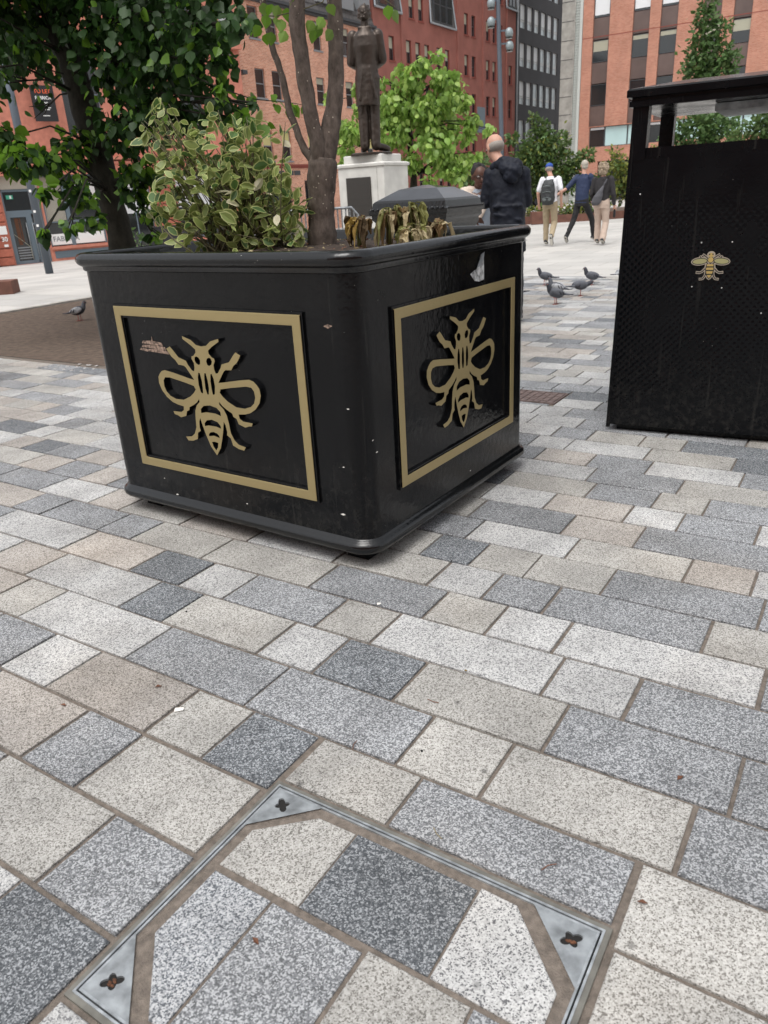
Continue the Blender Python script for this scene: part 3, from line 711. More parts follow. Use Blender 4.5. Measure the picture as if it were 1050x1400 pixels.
CST = [(-0.004, 0.117), (0.004, 0.117), (.009, .09), (.010, .057), (.004, .033), (-.004, .033), (-.010, .057), (-.009, .09)]
CR = [[(-.056, -.049), (-.055, -.032), (-.036, -.017), (0, -.0115), (.036, -.017), (.055, -.032), (.056, -.049), (.026, -.042), (-.026, -.042)],
      [(-.046, -.102), (-.045, -.09), (-.030, -.076), (0, -.070), (.030, -.076), (.045, -.09), (.046, -.102), (.022, -.0965), (-.022, -.0965)],
      [(-.030, -.1425), (-.029, -.133), (-.018, -.1245), (0, -.121), (.018, -.1245), (.029, -.133), (.030, -.1425), (0, -.137)],
      [(-.018, -.165), (0, -.1625), (.018, -.165), (.013, -.184), (0, -.199), (-.013, -.184)]]
def ccw(p):
    a = sum(p[i - 1][0] * p[i][1] - p[i][0] * p[i - 1][1] for i in range(len(p))); return p if a > 0 else p[::-1]
def plate_mesh(outer, holes, th, tf, front_mi=0, side_mi=1):
    """flat plate: polygon with holes, front face + side walls; local x,z in the plane, -y outward"""
    mb = MB(); outer = ccw(outer); holes = [ccw(h)[::-1] for h in holes]
    loops = [[Vector((a, b, 0)) for a, b in l] for l in [outer] + holes]
    tris = tessellate_polygon(loops); allp = [q for l in loops for q in l]
    P3 = [tf @ Vector((q.x, -th, q.y)) for q in allp]
    nrm = (tf.to_3x3() @ Vector((0, -1, 0)))
    tl = []
    for t in tris:
        n = (P3[t[1]] - P3[t[0]]).cross(P3[t[2]] - P3[t[0]])
        tl.append(tuple(t) if n.dot(nrm) > 0 else tuple(t)[::-1])
    mb.add(P3, tl, front_mi)
    for l in [outer] + holes:
        n = len(l); f = [tf @ Vector((a, -th, b)) for a, b in l]; bk = [tf @ Vector((a, 0.001, b)) for a, b in l]
        mb.add(f + bk, [(i, n + i, n + (i + 1) % n, (i + 1) % n) for i in range(n)], side_mi)
    return mb
def softedge(o, w):
    a = o.modifiers.new('weld', 'WELD'); a.merge_threshold = .0002
    b = o.modifiers.new('bevel', 'BEVEL'); b.width = w; b.segments = 2; b.limit_method = 'ANGLE'; b.angle_limit = RAD(50); b.material = 0
    return o
def bee_loops():
    r_ = BEE['body']; tip = (0, -.2202); topc = (0, .2215)
    outer = [topc] + r_ + [tip] + [(-x, z) for x, z in r_[::-1]]
    holes = []
    for k in ('wing', 'eye', 'stripe'):
        holes.append(BEE[k]); holes.append([(-x, z) for x, z in BEE[k]])
    holes.append(CST); holes += CR
    # slits between abdomen and hind legs are open in the outline itself
    return outer, holes
def rrect(a, b, r, z, n=8):
    out = []
    for (sx, sy, t0) in ((1, 1, 0), (-1, 1, pi / 2), (-1, -1, pi), (1, -1, 3 * pi / 2)):
        for k in range(n + 1):
            t = t0 + pi / 2 * k / n
            out.append((sx * (a - r) + r * cos(t), sy * (b - r) + r * sin(t), z))
    return out
PA, PB, PC, PW = .670, .720, (-.251, 3.474), .9507
pl = thing('planter', 'square black metal planter with gold framed bee emblems holding a young tree and shrub', 'planter', (*PC, 0), PW)
def prof(levels, base_r=.075):
    return [rrect(PA + o, PB + o, max(.02, base_r + o), z) for o, z in levels]
m1 = MB()
m1.loft(prof([(0, .112), (0, .5), (.0, .8), (0, 1.085)]), cap=False)
body = m1.build('body', MT['black'], pl, True)
m1 = MB()
m1.loft(prof([(-.05, .062), (.0, .06), (.014, .063), (.023, .073), (.026, .085), (.023, .098), (.012, .108), (.004, .112), (.003, .118), (-.01, .12)]), cap=False)
m1.build('base_bead', MT['blackrim'], pl, True)
m1 = MB()
m1.loft(prof([(-.004, 1.068), (.006, 1.07), (.012, 1.075), (.013, 1.088), (.022, 1.092), (.032, 1.10), (.037, 1.112), (.035, 1.126), (.026, 1.137), (.012, 1.142), (-.008, 1.142), (-.022, 1.137), (-.028, 1.128), (-.03, 1.0)]), cap=False)
m1.build('rim', MT['blackrim'], pl, True)
m1 = MB(); a_ = PA - .12; b_ = PB - .12
for sx in (-1, 1):
    for sy in (-1, 1): m1.box(sx * a_ - .05, sx * a_ + .05, sy * b_ - .05, sy * b_ + .05, 0, .064)
m1.box(-a_ - .02, a_ + .02, -b_ - .02, b_ + .02, .045, .07)
m1.build('feet', MT['blackbin'], pl)
m1 = MB(); N = 26
sr = random.Random(2)
gv = []
for i in range(N + 1):
    for j in range(N + 1):
        x_ = (-1 + 2 * i / N) * (PA - .035); y_ = (-1 + 2 * j / N) * (PB - .035)
        gv.append((x_, y_, 1.075 + .04 * (1 - (x_ / PA) ** 2) * (1 - (y_ / PB) ** 2) + sr.uniform(-.008, .008)))
m1.add(gv, [(i * (N + 1) + j, (i + 1) * (N + 1) + j, (i + 1) * (N + 1) + j + 1, i * (N + 1) + j + 1) for i in range(N) for j in range(N)])
m1.build('soil', MT['soil'], pl, True)
m1 = MB()
for _ in range(420):
    x_, y_ = sr.uniform(-PA + .07, PA - .07), sr.uniform(-PB + .07, PB - .07); s_ = sr.uniform(.006, .017)
    z_ = 1.078 + .04 * (1 - (x_ / PA) ** 2) * (1 - (y_ / PB) ** 2); a = sr.uniform(0, 6.28)
    m1.add([(x_ + s_ * cos(a), y_ + s_ * sin(a), z_ + .004), (x_ + .4 * s_ * cos(a + 1.6), y_ + .4 * s_ * sin(a + 1.6), z_ + sr.uniform(.004, .012)), (x_ - s_ * cos(a), y_ - s_ * sin(a), z_ + .004), (x_ + .4 * s_ * cos(a - 1.6), y_ + .4 * s_ * sin(a - 1.6), z_ + sr.uniform(.002, .01))], [(0, 1, 2, 3)], sr.choice((0, 0, 1)))
tag(m1.build('bark_mulch', [MT['leafbr'], MT['wilt4']], pl), kind='stuff')
# faces: 0 = left face (x=-PA), 1 = right face (y=-PB)
FACE = [Matrix.Translation((-PA, 0, 0)) @ Matrix.Rotation(-pi / 2, 4, 'Z'), Matrix.Translation((0, -PB, 0)),
        Matrix.Translation((PA, 0, 0)) @ Matrix.Rotation(pi / 2, 4, 'Z'), Matrix.Translation((0, PB, 0)) @ Matrix.Rotation(pi, 4, 'Z')]
SP = [(-.516, .490, .247, .936), (-.465, .505, .267, .932), (-.516, .490, .247, .936), (-.5, .505, .267, .932)]
CTR = [(-.018, .578), (.014, .595), (-.018, .578), (.0, .595)]
outer, holes = bee_loops()
for fi in range(4):
    tf = FACE[fi]; x0, x1, z0, z1 = SP[fi]; w = .038
    rect = [(x0, z0), (x1, z0), (x1, z1), (x0, z1)]; ir = [(x0 + w, z0 + w), (x1 - w, z0 + w), (x1 - w, z1 - w), (x0 + w, z1 - w)]
    softedge(plate_mesh(rect, [ir], .016, tf).build('panel_frame', [MT['gold'], MT['black']], pl), .0022)
    # raised black step round the gold frame
    e = .008
    ro = [(x0 - e, z0 - e), (x1 + e, z0 - e), (x1 + e, z1 + e), (x0 - e, z1 + e)]
    o_ = plate_mesh(ro, [[(x0 + w + e, z0 + w + e), (x1 - w - e, z0 + w + e), (x1 - w - e, z1 - w - e), (x0 + w + e, z1 - w - e)]], .010, tf); 
    o_.build('frame_backing', [MT['black'], MT['black']], pl)
    tb = tf @ Matrix.Translation((CTR[fi][0], 0, CTR[fi][1]))
    plate_mesh([(x, z) for x, z in outer], holes, .018, tb).build('bee_emblem', [MT['gold'], MT['black']], pl)
# torn sticker and scraped patch
tf = FACE[1]
def patch(pts, th, tf_, name, m, parent, label=None):
    mb = MB(); n = len(pts); mb.add([tf_ @ Vector((a, -th, b)) for a, b in pts], [tuple(range(n))]); o = mb.build(name, m, parent)
    if label: o['label'] = label
    return o
patch([(.115, .985), (.15, .955), (.19, .948), (.235, .952), (.233, 1.045), (.222, 1.058), (.205, 1.052), (.17, 1.00), (.145, .995)], .0012, tf, 'torn_sticker', MT['stick'], pl, 'torn silver sticker below the rim')
patch([(.165, 1.005), (.205, 1.052), (.23, 1.062), (.222, 1.03), (.2, 1.01)], .006, tf, 'peeled_flap', MT['steel'], pl)
tf = FACE[0]
for x_, z_, w_, h_ in ((-.39, .788, .13, .013), (-.395, .772, .15, .012), (-.37, .757, .14, .011), (-.33, .80, .012, .02), (-.41, .76, .05, .009)):
    patch([(x_ , z_), (x_ + w_, z_ - .006), (x_ + w_ * .97, z_ + h_ * .6), (x_ + w_ * .5, z_ + h_), (x_ + .01, z_ + h_ * .8)], .0012 + .0003 * (h_ * 100 % 3), tf, 'scraped_paint', MT['scrape'], pl)
for fi, x_, z_, s_ in ((0, .60, .90, .02), (0, .60, .21, .012), (0, -.33, .125, .01), (1, .10, .15, .006), (0, .66, .62, .007), (1, -.62, .5, .006), (1, -.60, .45, .007), (0, .62, .4, .006), (0, .1, .16, .006), (0, -.4, .19, .005)):
    patch([(x_ - s_, z_), (x_, z_ - s_ * .35), (x_ + s_, z_ + .1 * s_), (x_ + .1 * s_, z_ + s_ * .4)], .0012, FACE[fi], 'paint_chip', MT['pale'] if s_ < .015 else MT['scrape'], pl)

# ------------------------------------------------------------------ leaves
LEAFS = dict(
 round=([(0, 0, 0), (-.42, .22, .06), (-.46, .55, .07), (-.22, .85, .03), (0, 1.08, -.04), (.22, .85, .03), (.46, .55, .07), (.42, .22, .06)], [(0, 4, 3, 2, 1), (0, 7, 6, 5, 4)]),
 oval=([(0, 0, 0), (-.22, .25, .05), (-.27, .55, .05), (-.14, .85, .02), (0, 1.0, -.04), (.14, .85, .02), (.27, .55, .05), (.22, .25, .05)], [(0, 4, 3, 2, 1), (0, 7, 6, 5, 4)]),
 droop=([(0, 0, 0), (-.34, .2, -.02), (-.40, .55, -.14), (-.16, .9, -.30), (0, 1.05, -.42), (.16, .9, -.30), (.40, .55, -.14), (.34, .2, -.02), (0, .55, .04)], [(0, 8, 2, 1), (8, 4, 3, 2), (0, 7, 6, 8), (8, 6, 5, 4)]),
 small=([(0, 0, 0), (-.3, .5, .05), (0, 1, 0), (.3, .5, .05)], [(0, 2, 1), (0, 3, 2)]))
def _margin():
    o = LEAFS['oval'][0]; inner = [(x * .78, .06 + y * .86, z * .9 + .004) for x, y, z in o]
    v = o + inner; f = [(0, 1, 9, 8)] ; n = 8
    f = [(i, (i + 1) % n, n + (i + 1) % n, n + i)[::-1] for i in range(n)] + [(8, 12, 11, 10, 9), (8, 15, 14, 13, 12)]
    return v, f
LEAFS['margin'] = _margin()
def leafbatch(pos, tipd, size, shape, nrng, roll=1.0):
    """world vertices (n,k,3) of leaves at pos with tips along tipd"""
    V = np.array(LEAFS[shape][0]); t = tipd / np.linalg.norm(tipd, axis=1, keepdims=True)
    rd = nrng.normal(size=t.shape); rd[:, 2] *= roll
    s = np.cross(t, rd + np.array([0, 0, 1.0]) * (2 - roll)); s /= np.linalg.norm(s, axis=1, keepdims=True) + 1e-9
    nrm = np.cross(s, t)
    sz = size[:, None, None]
    return pos[:, None, :] + sz * (V[None, :, 0:1] * s[:, None, :] + V[None, :, 1:2] * t[:, None, :] + V[None, :, 2:3] * nrm[:, None, :]), (s, t, nrm)
def leafmesh(name, verts, shape, mats, matidx, parent, kind='stuff', fm=None):
    n, k, _ = verts.shape; F_ = LEAFS[shape][1]
    loops = []; starts = []; tot = []; mi = []
    base = np.arange(n) * k
    allf = []
    for fi, f in enumerate(F_):
        a = base[:, None] + np.array(f)[None, :]; allf.append(a)
    # order: per face template
    lv = np.concatenate([a.ravel() for a in allf]); tot = np.concatenate([np.full(n, len(f)) for f in F_])
    st_ = np.concatenate([[0], np.cumsum(tot)[:-1]])
    me = bpy.data.meshes.new(name); me.vertices.add(n * k); me.vertices.foreach_set('co', verts.reshape(-1).astype(np.float32))
    me.loops.add(len(lv)); me.loops.foreach_set('vertex_index', lv.astype(np.int32))
    me.polygons.add(len(tot)); me.polygons.foreach_set('loop_start', st_.astype(np.int32)); me.polygons.foreach_set('loop_total', tot.astype(np.int32))
    for m_ in mats: me.materials.append(m_)
    if fm is not None: mi = np.concatenate([np.full(n, 0) * 0 + (fm[i] + matidx) for i in range(len(F_))])
    else: mi = np.concatenate([matidx for _ in F_])
    me.polygons.foreach_set('material_index', mi.astype(np.int32))
    me.update(calc_edges=True); me.validate()
    o = link(name, me, parent)
    if kind: o['kind'] = kind
    return o
def crown(parent, clumps, n_per, size, shape, mats, weights, seed, droop=.6, indiv=0, outward=.5, name='crown', roll=1.0, shell=.45, svar=.25, vol=True):
    """clumps: (x,y,z,r) in world; parent is an Empty at known location (no rotation)"""
    g = np.random.default_rng(seed); px_ = np.array(parent.location)
    C_ = np.array([c[:3] for c in clumps]); R_ = np.array([c[3] for c in clumps])
    P = []; T = []
    for c, r_ in zip(C_, R_):
        n = max(3, int(n_per * (r_ ** 2)))
        d = g.normal(size=(n, 3)); d /= np.linalg.norm(d, axis=1, keepdims=True)
        rr_ = r_ * (g.random((n, 1)) ** shell) * (1 + .25 * g.normal(size=(n, 1)) * (g.random((n, 1)) < .25))
        P.append(c + d * rr_ * np.array([1, 1, .85])); tt = d * outward + g.normal(size=(n, 3)) * .45; tt[:, 2] -= droop; T.append(tt)
    P = np.concatenate(P) ; T = np.concatenate(T)
    sz = size * (1 + svar * g.normal(size=len(P))).clip(.45, 1.6)
    vts, fr = leafbatch(P, T, sz, shape, g, roll)
    mi = g.choice(len(mats), size=len(P), p=weights)
    if indiv:
        # the leaves that show largest (nearest the camera, inside the view) are parts of their own
        dist = np.linalg.norm(P - np.array([0, 0, H]), axis=1); az = np.abs(np.arctan2(P[:, 0], P[:, 1])); el = (P[:, 2] - H) / dist
        score = dist - 0 * az + np.where((az < .5) & (el < .30) & (P[:, 1] > .5), 0, 100)
        idx = np.argsort(score)[:indiv]; keep = np.ones(len(P), bool); keep[idx] = False
        tm = []
        for m_ in mats:
            me = bpy.data.meshes.new('leaf'); me.from_pydata([tuple(q) for q in LEAFS[shape][0]], [], LEAFS[shape][1]); me.materials.append(m_)
            tm.append(me)
        s_, t_, n_ = fr
        for i in idx:
            o = bpy.data.objects.new('leaf', tm[mi[i]]); COL.objects.link(o); o.parent = parent
            mw = Matrix(((s_[i][0], t_[i][0], n_[i][0], 0), (s_[i][1], t_[i][1], n_[i][1], 0), (s_[i][2], t_[i][2], n_[i][2], 0), (0, 0, 0, 1)))
            o.matrix_local = Matrix.Translation(Vector(P[i] - px_)) @ mw @ Matrix.Scale(float(sz[i]), 4)
        vts = vts[keep]; mi = mi[keep]
    return leafmesh(name, vts - px_, shape, mats, mi, parent)

def wob(a, b, n, amp, rr_):
    a = Vector(a); b = Vector(b); out = []
    for i in range(n + 1):
        t = i / n; p = a.lerp(b, t)
        if 0 < i < n: p = p + Vector((rr_.uniform(-amp, amp), rr_.uniform(-amp, amp), rr_.uniform(-amp, amp) * .4))
        out.append(p)
    return out
def limbs(parent, trunk, clumps, m, seed, r0=.05, per=2, rt=.006):
    rr_ = random.Random(seed); mb = MB(); L0 = Vector(parent.location); trunk = [Vector(p) for p in trunk]
    for c in clumps:
        cp = Vector(c[:3])
        tp = min(trunk, key=lambda p: (p - cp).length + .6 * max(0, p.z - cp.z + .1))
        mid = tp.lerp(cp, .5) + Vector((0, 0, .12 * (cp - tp).length))
        pts = [tp, tp.lerp(mid, .5) + Vector((rr_.uniform(-.04, .04), 0, .02)), mid, cp]
        mb.tube([p - L0 for p in pts], [r0, r0 * .75, r0 * .5, rt * 1.5], 6)
        for _ in range(per):
            e = cp + Vector((rr_.uniform(-1, 1), rr_.uniform(-1, 1), rr_.uniform(-1, .6))) * c[3] * .9
            mb.tube([p - L0 for p in wob(mid.lerp(cp, .6), e, 3, .05 * c[3], rr_)], [rt * 1.5, rt * 1.2, rt, rt * .6], 4)
    return mb.build('limb', m, parent, True)

# ------------------------------------------------------------------ plants in the planter
TY = 3.45
tr = thing('young_tree', 'young multi stemmed tree with mottled grey bark growing in the black planter', 'tree', (-.19, TY, 1.10))
def rel(L): return [Vector(p) - Vector((-.19, TY, 1.10)) for p in L]
def jit(pts, radii, k=4, amp=.004, seed=1):
    rr_ = random.Random(seed); P = []; R = []
    pts = [Vector(p) for p in pts]
    for i in range(len(pts) - 1):
        p0 = pts[max(i - 1, 0)]; p1, p2 = pts[i], pts[i + 1]; p3 = pts[min(i + 2, len(pts) - 1)]
        for j in range(k):
            t = j / k
            q = .5 * ((2 * p1) + (p2 - p0) * t + (2 * p0 - 5 * p1 + 4 * p2 - p3) * t * t + (-p0 + 3 * p1 - 3 * p2 + p3) * t ** 3)
            P.append(q + Vector((rr_.uniform(-amp, amp), rr_.uniform(-amp, amp), 0))); R.append((radii[i] * (1 - t) + radii[i + 1] * t) * rr_.uniform(.95, 1.06))
    P.append(pts[-1]); R.append(radii[-1]); return P, R
m1 = MB()
P_, R_ = jit(rel([(-.200, 3.45, 1.06), (-.198, 3.45, 1.14), (-.192, 3.45, 1.23), (-.184, 3.45, 1.33), (-.172, 3.45, 1.42), (-.166, 3.45, 1.46)]), [.072, .063, .058, .058, .062, .05], 4, .002); m1.tube(P_, R_, 18)
m1.build('trunk', MT['bark'], tr, True)
ST = [([(-.184, 3.45, 1.36), (-.160, 3.45, 1.45), (-.128, 3.46, 1.56), (-.104, 3.47, 1.66), (-.088, 3.48, 1.78), (-.080, 3.49, 1.93), (-.07, 3.5, 2.15), (-.02, 3.52, 2.6), (.05, 3.5, 3.0)], [.044, .046, .039, .034, .0315, .030, .028, .018, .008]),
      ([(-.184, 3.44, 1.37), (-.182, 3.43, 1.47), (-.196, 3.42, 1.58), (-.208, 3.41, 1.68), (-.219, 3.40, 1.81), (-.222, 3.39, 1.93), (-.21, 3.38, 2.15), (-.25, 3.3, 2.6), (-.3, 3.25, 2.95)], [.030, .033, .031, .030, .030, .031, .029, .018, .007]),
      ([(-.190, 3.45, 1.36), (-.208, 3.46, 1.435), (-.246, 3.47, 1.50), (-.275, 3.48, 1.58), (-.293, 3.48, 1.65), (-.307, 3.49, 1.755), (-.338, 3.50, 1.87), (-.358, 3.5, 2.015), (-.37, 3.5, 2.2), (-.48, 3.5, 2.6)], [.020, .020, .016, .0145, .014, .013, .0125, .012, .011, .006])]
for i, (p, r_) in enumerate(ST):
    m1 = MB(); P_, R_ = jit(rel(p), r_, 4, .0025, i); m1.tube(P_, R_, 12); m1.build('stem', MT['bark'], tr, True)
g = np.random.default_rng(4)
up_cl = [(-.3, 3.4, 2.5, .35), (.05, 3.5, 2.6, .35), (-.55, 3.5, 2.55, .3), (0, 3.5, 3.0, .4), (-.35, 3.3, 2.95, .35)]
crown(tr, up_cl, 900, .06, 'round', [MT['lime1'], MT['lime2']], [.6, .4], 21, .5, name='crown')
tw = [(-.313, 3.4, 1.99), (-.283, 3.4, 1.94), (-.24, 3.4, 1.942), (-.163, 3.38, 1.925), (-.13, 3.38, 1.908), (-.089, 3.38, 1.89), (-.325, 3.4, 1.90), (-.308, 3.4, 1.945), (-.259, 3.4, 1.975), (-.10, 3.38, 1.975), (-.155, 3.36, 1.89), (-.2, 3.37, 1.97), (-.34, 3.42, 1.96), (-.29, 3.4, 1.985), (.123, 3.3, 1.945), (.149, 3.3, 1.93), (-.345, 3.42, 1.90), (-.27, 3.4, 1.90), (-.23, 3.36, 1.99), (-.12, 3.36, 1.93), (-.37, 3.45, 1.93), (-.35, 3.42, 2.0)]
lm = []
for m_ in (MT['lime2'], MT['ctl1']):
    me = bpy.data.meshes.new('leaf'); me.from_pydata([tuple(q) for q in LEAFS['round'][0]], [], LEAFS['round'][1]); me.materials.append(m_); lm.append(me)
for i, p in enumerate(tw):
    o = bpy.data.objects.new('leaf', lm[i % 2]); COL.objects.link(o); o.parent = tr
    o.location = Vector(p) - Vector(tr.location); o.rotation_euler = (RAD(-70 + g.uniform(-25, 25)), RAD(g.uniform(-40, 40)), RAD(g.uniform(-50, 50))); o.scale = (.045,) * 3
m1 = MB()
for pts in ([(-.08, 3.5, 2.1), (-.12, 3.42, 1.99), (-.2, 3.37, 1.96), (-.3, 3.4, 1.95)], [(-.355, 3.5, 2.0), (-.34, 3.44, 1.96), (-.31, 3.4, 1.95)], [(-.07, 3.5, 2.15), (.03, 3.35, 2.02), (.11, 3.3, 1.965), (.15, 3.3, 1.935)]):
    m1.tube(rel(pts), .0022, 5)
m1.build('twig', MT['twig'], tr, True)

sh = thing('variegated_shrub', 'bushy variegated evergreen shrub with cream edged leaves in the planter left of the tree trunk', 'shrub', (-.55, 3.45, 1.09))
vc = [(-.62, 3.45, 1.20, .13), (-.48, 3.40, 1.20, .13), (-.75, 3.5, 1.22, .10), (-.70, 3.48, 1.36, .14), (-.55, 3.42, 1.36, .15), (-.42, 3.42, 1.33, .12), (-.66, 3.5, 1.50, .13), (-.52, 3.45, 1.50, .12), (-.80, 3.52, 1.44, .09), (-.78, 3.5, 1.57, .07), (-.44, 3.45, 1.45, .07), (-.5, 3.45, 1.56, .05), (-.68, 3.5, 1.56, .05), (-.33, 3.40, 1.22, .09), (-.30, 3.36, 1.30, .06), (-.28, 3.34, 1.19, .05), (-.87, 3.5, 1.55, .04), (-.84, 3.5, 1.64, .035), (-.87, 3.46, 1.60, .03), (-.80, 3.46, 1.68, .025), (-.60, 3.44, 1.63, .03), (-.45, 3.42, 1.60, .025), (-.38, 3.40, 1.42, .03), (-.88, 3.5, 1.30, .05), (-.84, 3.5, 1.22, .04), (-.84, 3.5, 1.33, .05), (-.56, 3.6, 1.3, .2), (-.38, 3.38, 1.15, .08)]
m1 = MB(); rr_ = random.Random(8)
for c in vc:
    for _ in range(4):
        b0 = Vector((-.55 + rr_.uniform(-.13, .2), 3.46 + rr_.uniform(-.05, .05), 1.09)); e = Vector(c[:3]) + Vector((rr_.uniform(-1, 1), rr_.uniform(-1, 1), rr_.uniform(-.4, 1))) * c[3]
        m1.tube([p - Vector(sh.location) for p in wob(b0, e, 4, .018, rr_)], [.004, .0035, .003, .0022, .0012], 5)
m1.tube([Vector(p) - Vector(sh.location) for p in ((-.36, 3.35, 1.12), (-.352, 3.32, 1.25), (-.33, 3.3, 1.40), (-.305, 3.3, 1.53), (-.295, 3.3, 1.58))], [.003, .003, .0025, .002, .001], 5)
m1.tube([Vector(p) - Vector(sh.location) for p in ((-.7, 3.2, 1.12), (-.78, 3.25, 1.17), (-.86, 3.3, 1.25), (-.9, 3.32, 1.30))], [.003, .003, .0025, .001], 5)
m1.build('stem', MT['twig'], sh, True)
# leaves with a cream margin
g = np.random.default_rng(9)
P = []; T = []
for c in vc + [(-.33, 3.3, 1.44, .035), (-.31, 3.3, 1.53, .03), (-.34, 3.3, 1.36, .02)]:
    n = int(4600 * c[3] ** 2) + 3; d = g.normal(size=(n, 3)); d /= np.linalg.norm(d, axis=1, keepdims=True)
    P.append(np.array(c[:3]) + d * c[3] * (g.random((n, 1)) ** .4) * 1.05); t = d * .5 + g.normal(size=(n, 3)) * .7; t[:, 2] -= .35; T.append(t)
P = np.concatenate(P); T = np.concatenate(T); sz = .054 * (1 + .34 * g.normal(size=len(P))).clip(.5, 1.5)
vts, fr = leafbatch(P, T, sz, 'margin', g)
tm = []
for a_, b_ in (('varin', 'varout'), ('varpale', 'varpale'), ('gtree', 'varout')):
    me = bpy.data.meshes.new('leaf'); me.from_pydata([tuple(q) for q in LEAFS['margin'][0]], [], LEAFS['margin'][1]); me.materials.append(MT[a_]); me.materials.append(MT[b_])
    me.polygons.foreach_set('material_index', [1] * 8 + [0, 0]); tm.append(me)
order_ = np.argsort(P[:, 1])[:290]; keep = np.ones(len(P), bool); keep[order_] = False
s_, t_, n_ = fr
for i in order_:
    pale = (P[i][2] > 1.52 and P[i][0] < -.7) or (P[i][0] < -.8 and g.random() < .7) or g.random() < .04
    o = bpy.data.objects.new('leaf', tm[1 if pale else int(g.random() < .3) * 2]); COL.objects.link(o); o.parent = sh
    mw = Matrix(((s_[i][0], t_[i][0], n_[i][0], 0), (s_[i][1], t_[i][1], n_[i][1], 0), (s_[i][2], t_[i][2], n_[i][2], 0), (0, 0, 0, 1)))
    o.matrix_local = Matrix.Translation(Vector(P[i]) - Vector(sh.location)) @ mw @ Matrix.Scale(float(sz[i]), 4)
leafmesh('foliage', vts[keep] - np.array(sh.location), 'margin', [MT['varin'], MT['varout'], MT['gtree'], MT['varout']], (g.random(keep.sum()) < .3).astype(int) * 2, sh, fm=[1] * 8 + [0, 0])

# wilted plants: hanging withered leaves on collapsed stems
def wilted(name_label, base, h, w, seed, mats, n=16):
    n = int(n * 1.3); h *= 1.10; w *= 1.15
    t = thing('wilted_plant', name_label, 'wilted plant', base); rr_ = random.Random(seed); B0 = Vector(base)
    m1 = MB(); tips = []
    for i in range(4):
        tp = Vector((rr_.uniform(-w, w) * .45, rr_.uniform(-.03, .03), h * rr_.uniform(.8, 1.0)))
        m1.tube([Vector((rr_.uniform(-.01, .01), 0, 0)), tp * .6 + Vector((rr_.uniform(-.01, .01), 0, 0)), tp], [.006, .005, .003], 6); tips.append(tp)
    m1.build('stem', MT['wilt3'], t, True)
    for i in range(n):
        tp = tips[i % 4] * rr_.uniform(.75, 1.0); L_ = min(tp.z * .98, rr_.uniform(.35, .95) * h); wd = rr_.uniform(.007, .021)
        a = rr_.uniform(0, 6.28); d = Vector((cos(a), sin(a) * .6, 0)); sp_ = w * rr_.uniform(.3, 1.15)
        mb = MB(); vs_ = []; K = 7; side = Vector((-d.y, d.x, 0)).normalized()
        for k_ in range(K + 1):
            u = k_ / K; c = tp + d * sp_ * (u ** .6) + Vector((rr_.uniform(-.004, .004), rr_.uniform(-.004, .004), 0)) + Vector((0, 0, .02 * math.sin(u * 3.1) - L_ * u ** 1.5))
            ww = wd * (math.sin(pi * min(1, .12 + u * .84)) ** .8) * (1 + .3 * math.sin(u * 9 + i))
            tw_ = rr_.uniform(-1.1, 1.1); s2 = (side * cos(tw_) + Vector((0, 0, 1)) * .4 * math.sin(tw_)).normalized(); f_ = d * ww * rr_.uniform(.3, .9)
            vs_ += [c - s2 * ww + f_, c - s2 * ww * .4 - f_ * .3, c + f_ * .5, c + s2 * ww * .45 - f_ * .3, c + s2 * ww + f_]
        mb.add(vs_, [(k_ * 5 + j, k_ * 5 + j + 1, k_ * 5 + j + 6, k_ * 5 + j + 5) for k_ in range(K) for j in range(4)])
        mb.build('withered_leaf', MT[rr_.choice(mats)], t, False)
    return t
wilted('collapsed brown and yellow wilted plant nearest the tree trunk in the planter', (-.03, 3.22, 1.10), .115, .062, 1, ['wilt1', 'wilt1', 'wilt2'], 18)
wilted('tall wilted plant with dark olive and rusty brown leaves, second from the trunk', (.085, 3.27, 1.09), .165, .062, 2, ['wilt3', 'wilt1', 'wilt4', 'wilt3'], 18)
wilted('wilted plant with hanging olive green leaves, beneath the lidded bin', (.20, 3.30, 1.09), .165, .055, 3, ['wilt3', 'wilt3', 'wilt4'], 17)
wilted('low heap of crumpled pale tan leaves in front of the hanging olive plant', (.185, 3.16, 1.09), .085, .075, 4, ['wilt4', 'wilt4', 'wilt3'], 14)
wilted('small dry brown wilted plant at the right end of the row in the planter', (.275, 3.30, 1.09), .095, .05, 5, ['wilt1', 'wilt4'], 12)

# ------------------------------------------------------------------ big litter bin on the right
BP = Vector((1.2837, 4.0821, 0)); BD = Vector((.8735, -.4869, 0)); BR = math.atan2(BD.y, BD.x)
BW, BDp = .90, .92
bn = thing('litter_bin', 'tall black canopied litter bin with a small gold bee decal at the right edge', 'litter bin', BP, BR)
def taper(z): return .03 * z / 1.7
def tbox(mb, x0, x1, y0, y1, z0, z1, mi=0):
    def tx(x, z): return x + taper(z) * (1 if x < BW / 2 else -1)
    def ty(y, z): return y + taper(z) * (1 if y < BDp / 2 else -1)
    p = [(tx(x, z), ty(y, z), z) for z in (z0, z1) for x, y in ((x0, y0), (x1, y0), (x1, y1), (x0, y1))]
    mb.add(p, [(3, 2, 1, 0), (4, 5, 6, 7), (0, 1, 5, 4), (1, 2, 6, 5), (2, 3, 7, 6), (3, 0, 4, 7)], mi)
m1 = MB(); tbox(m1, .012, BW - .012, .012, BDp - .012, .035, 1.40); m1.build('body', MT['blackbin'], bn)
m1 = MB(); m1.box(.05, BW - .05, .05, BDp - .05, 0, .04); m1.build('plinth', MT['blackbin'], bn)
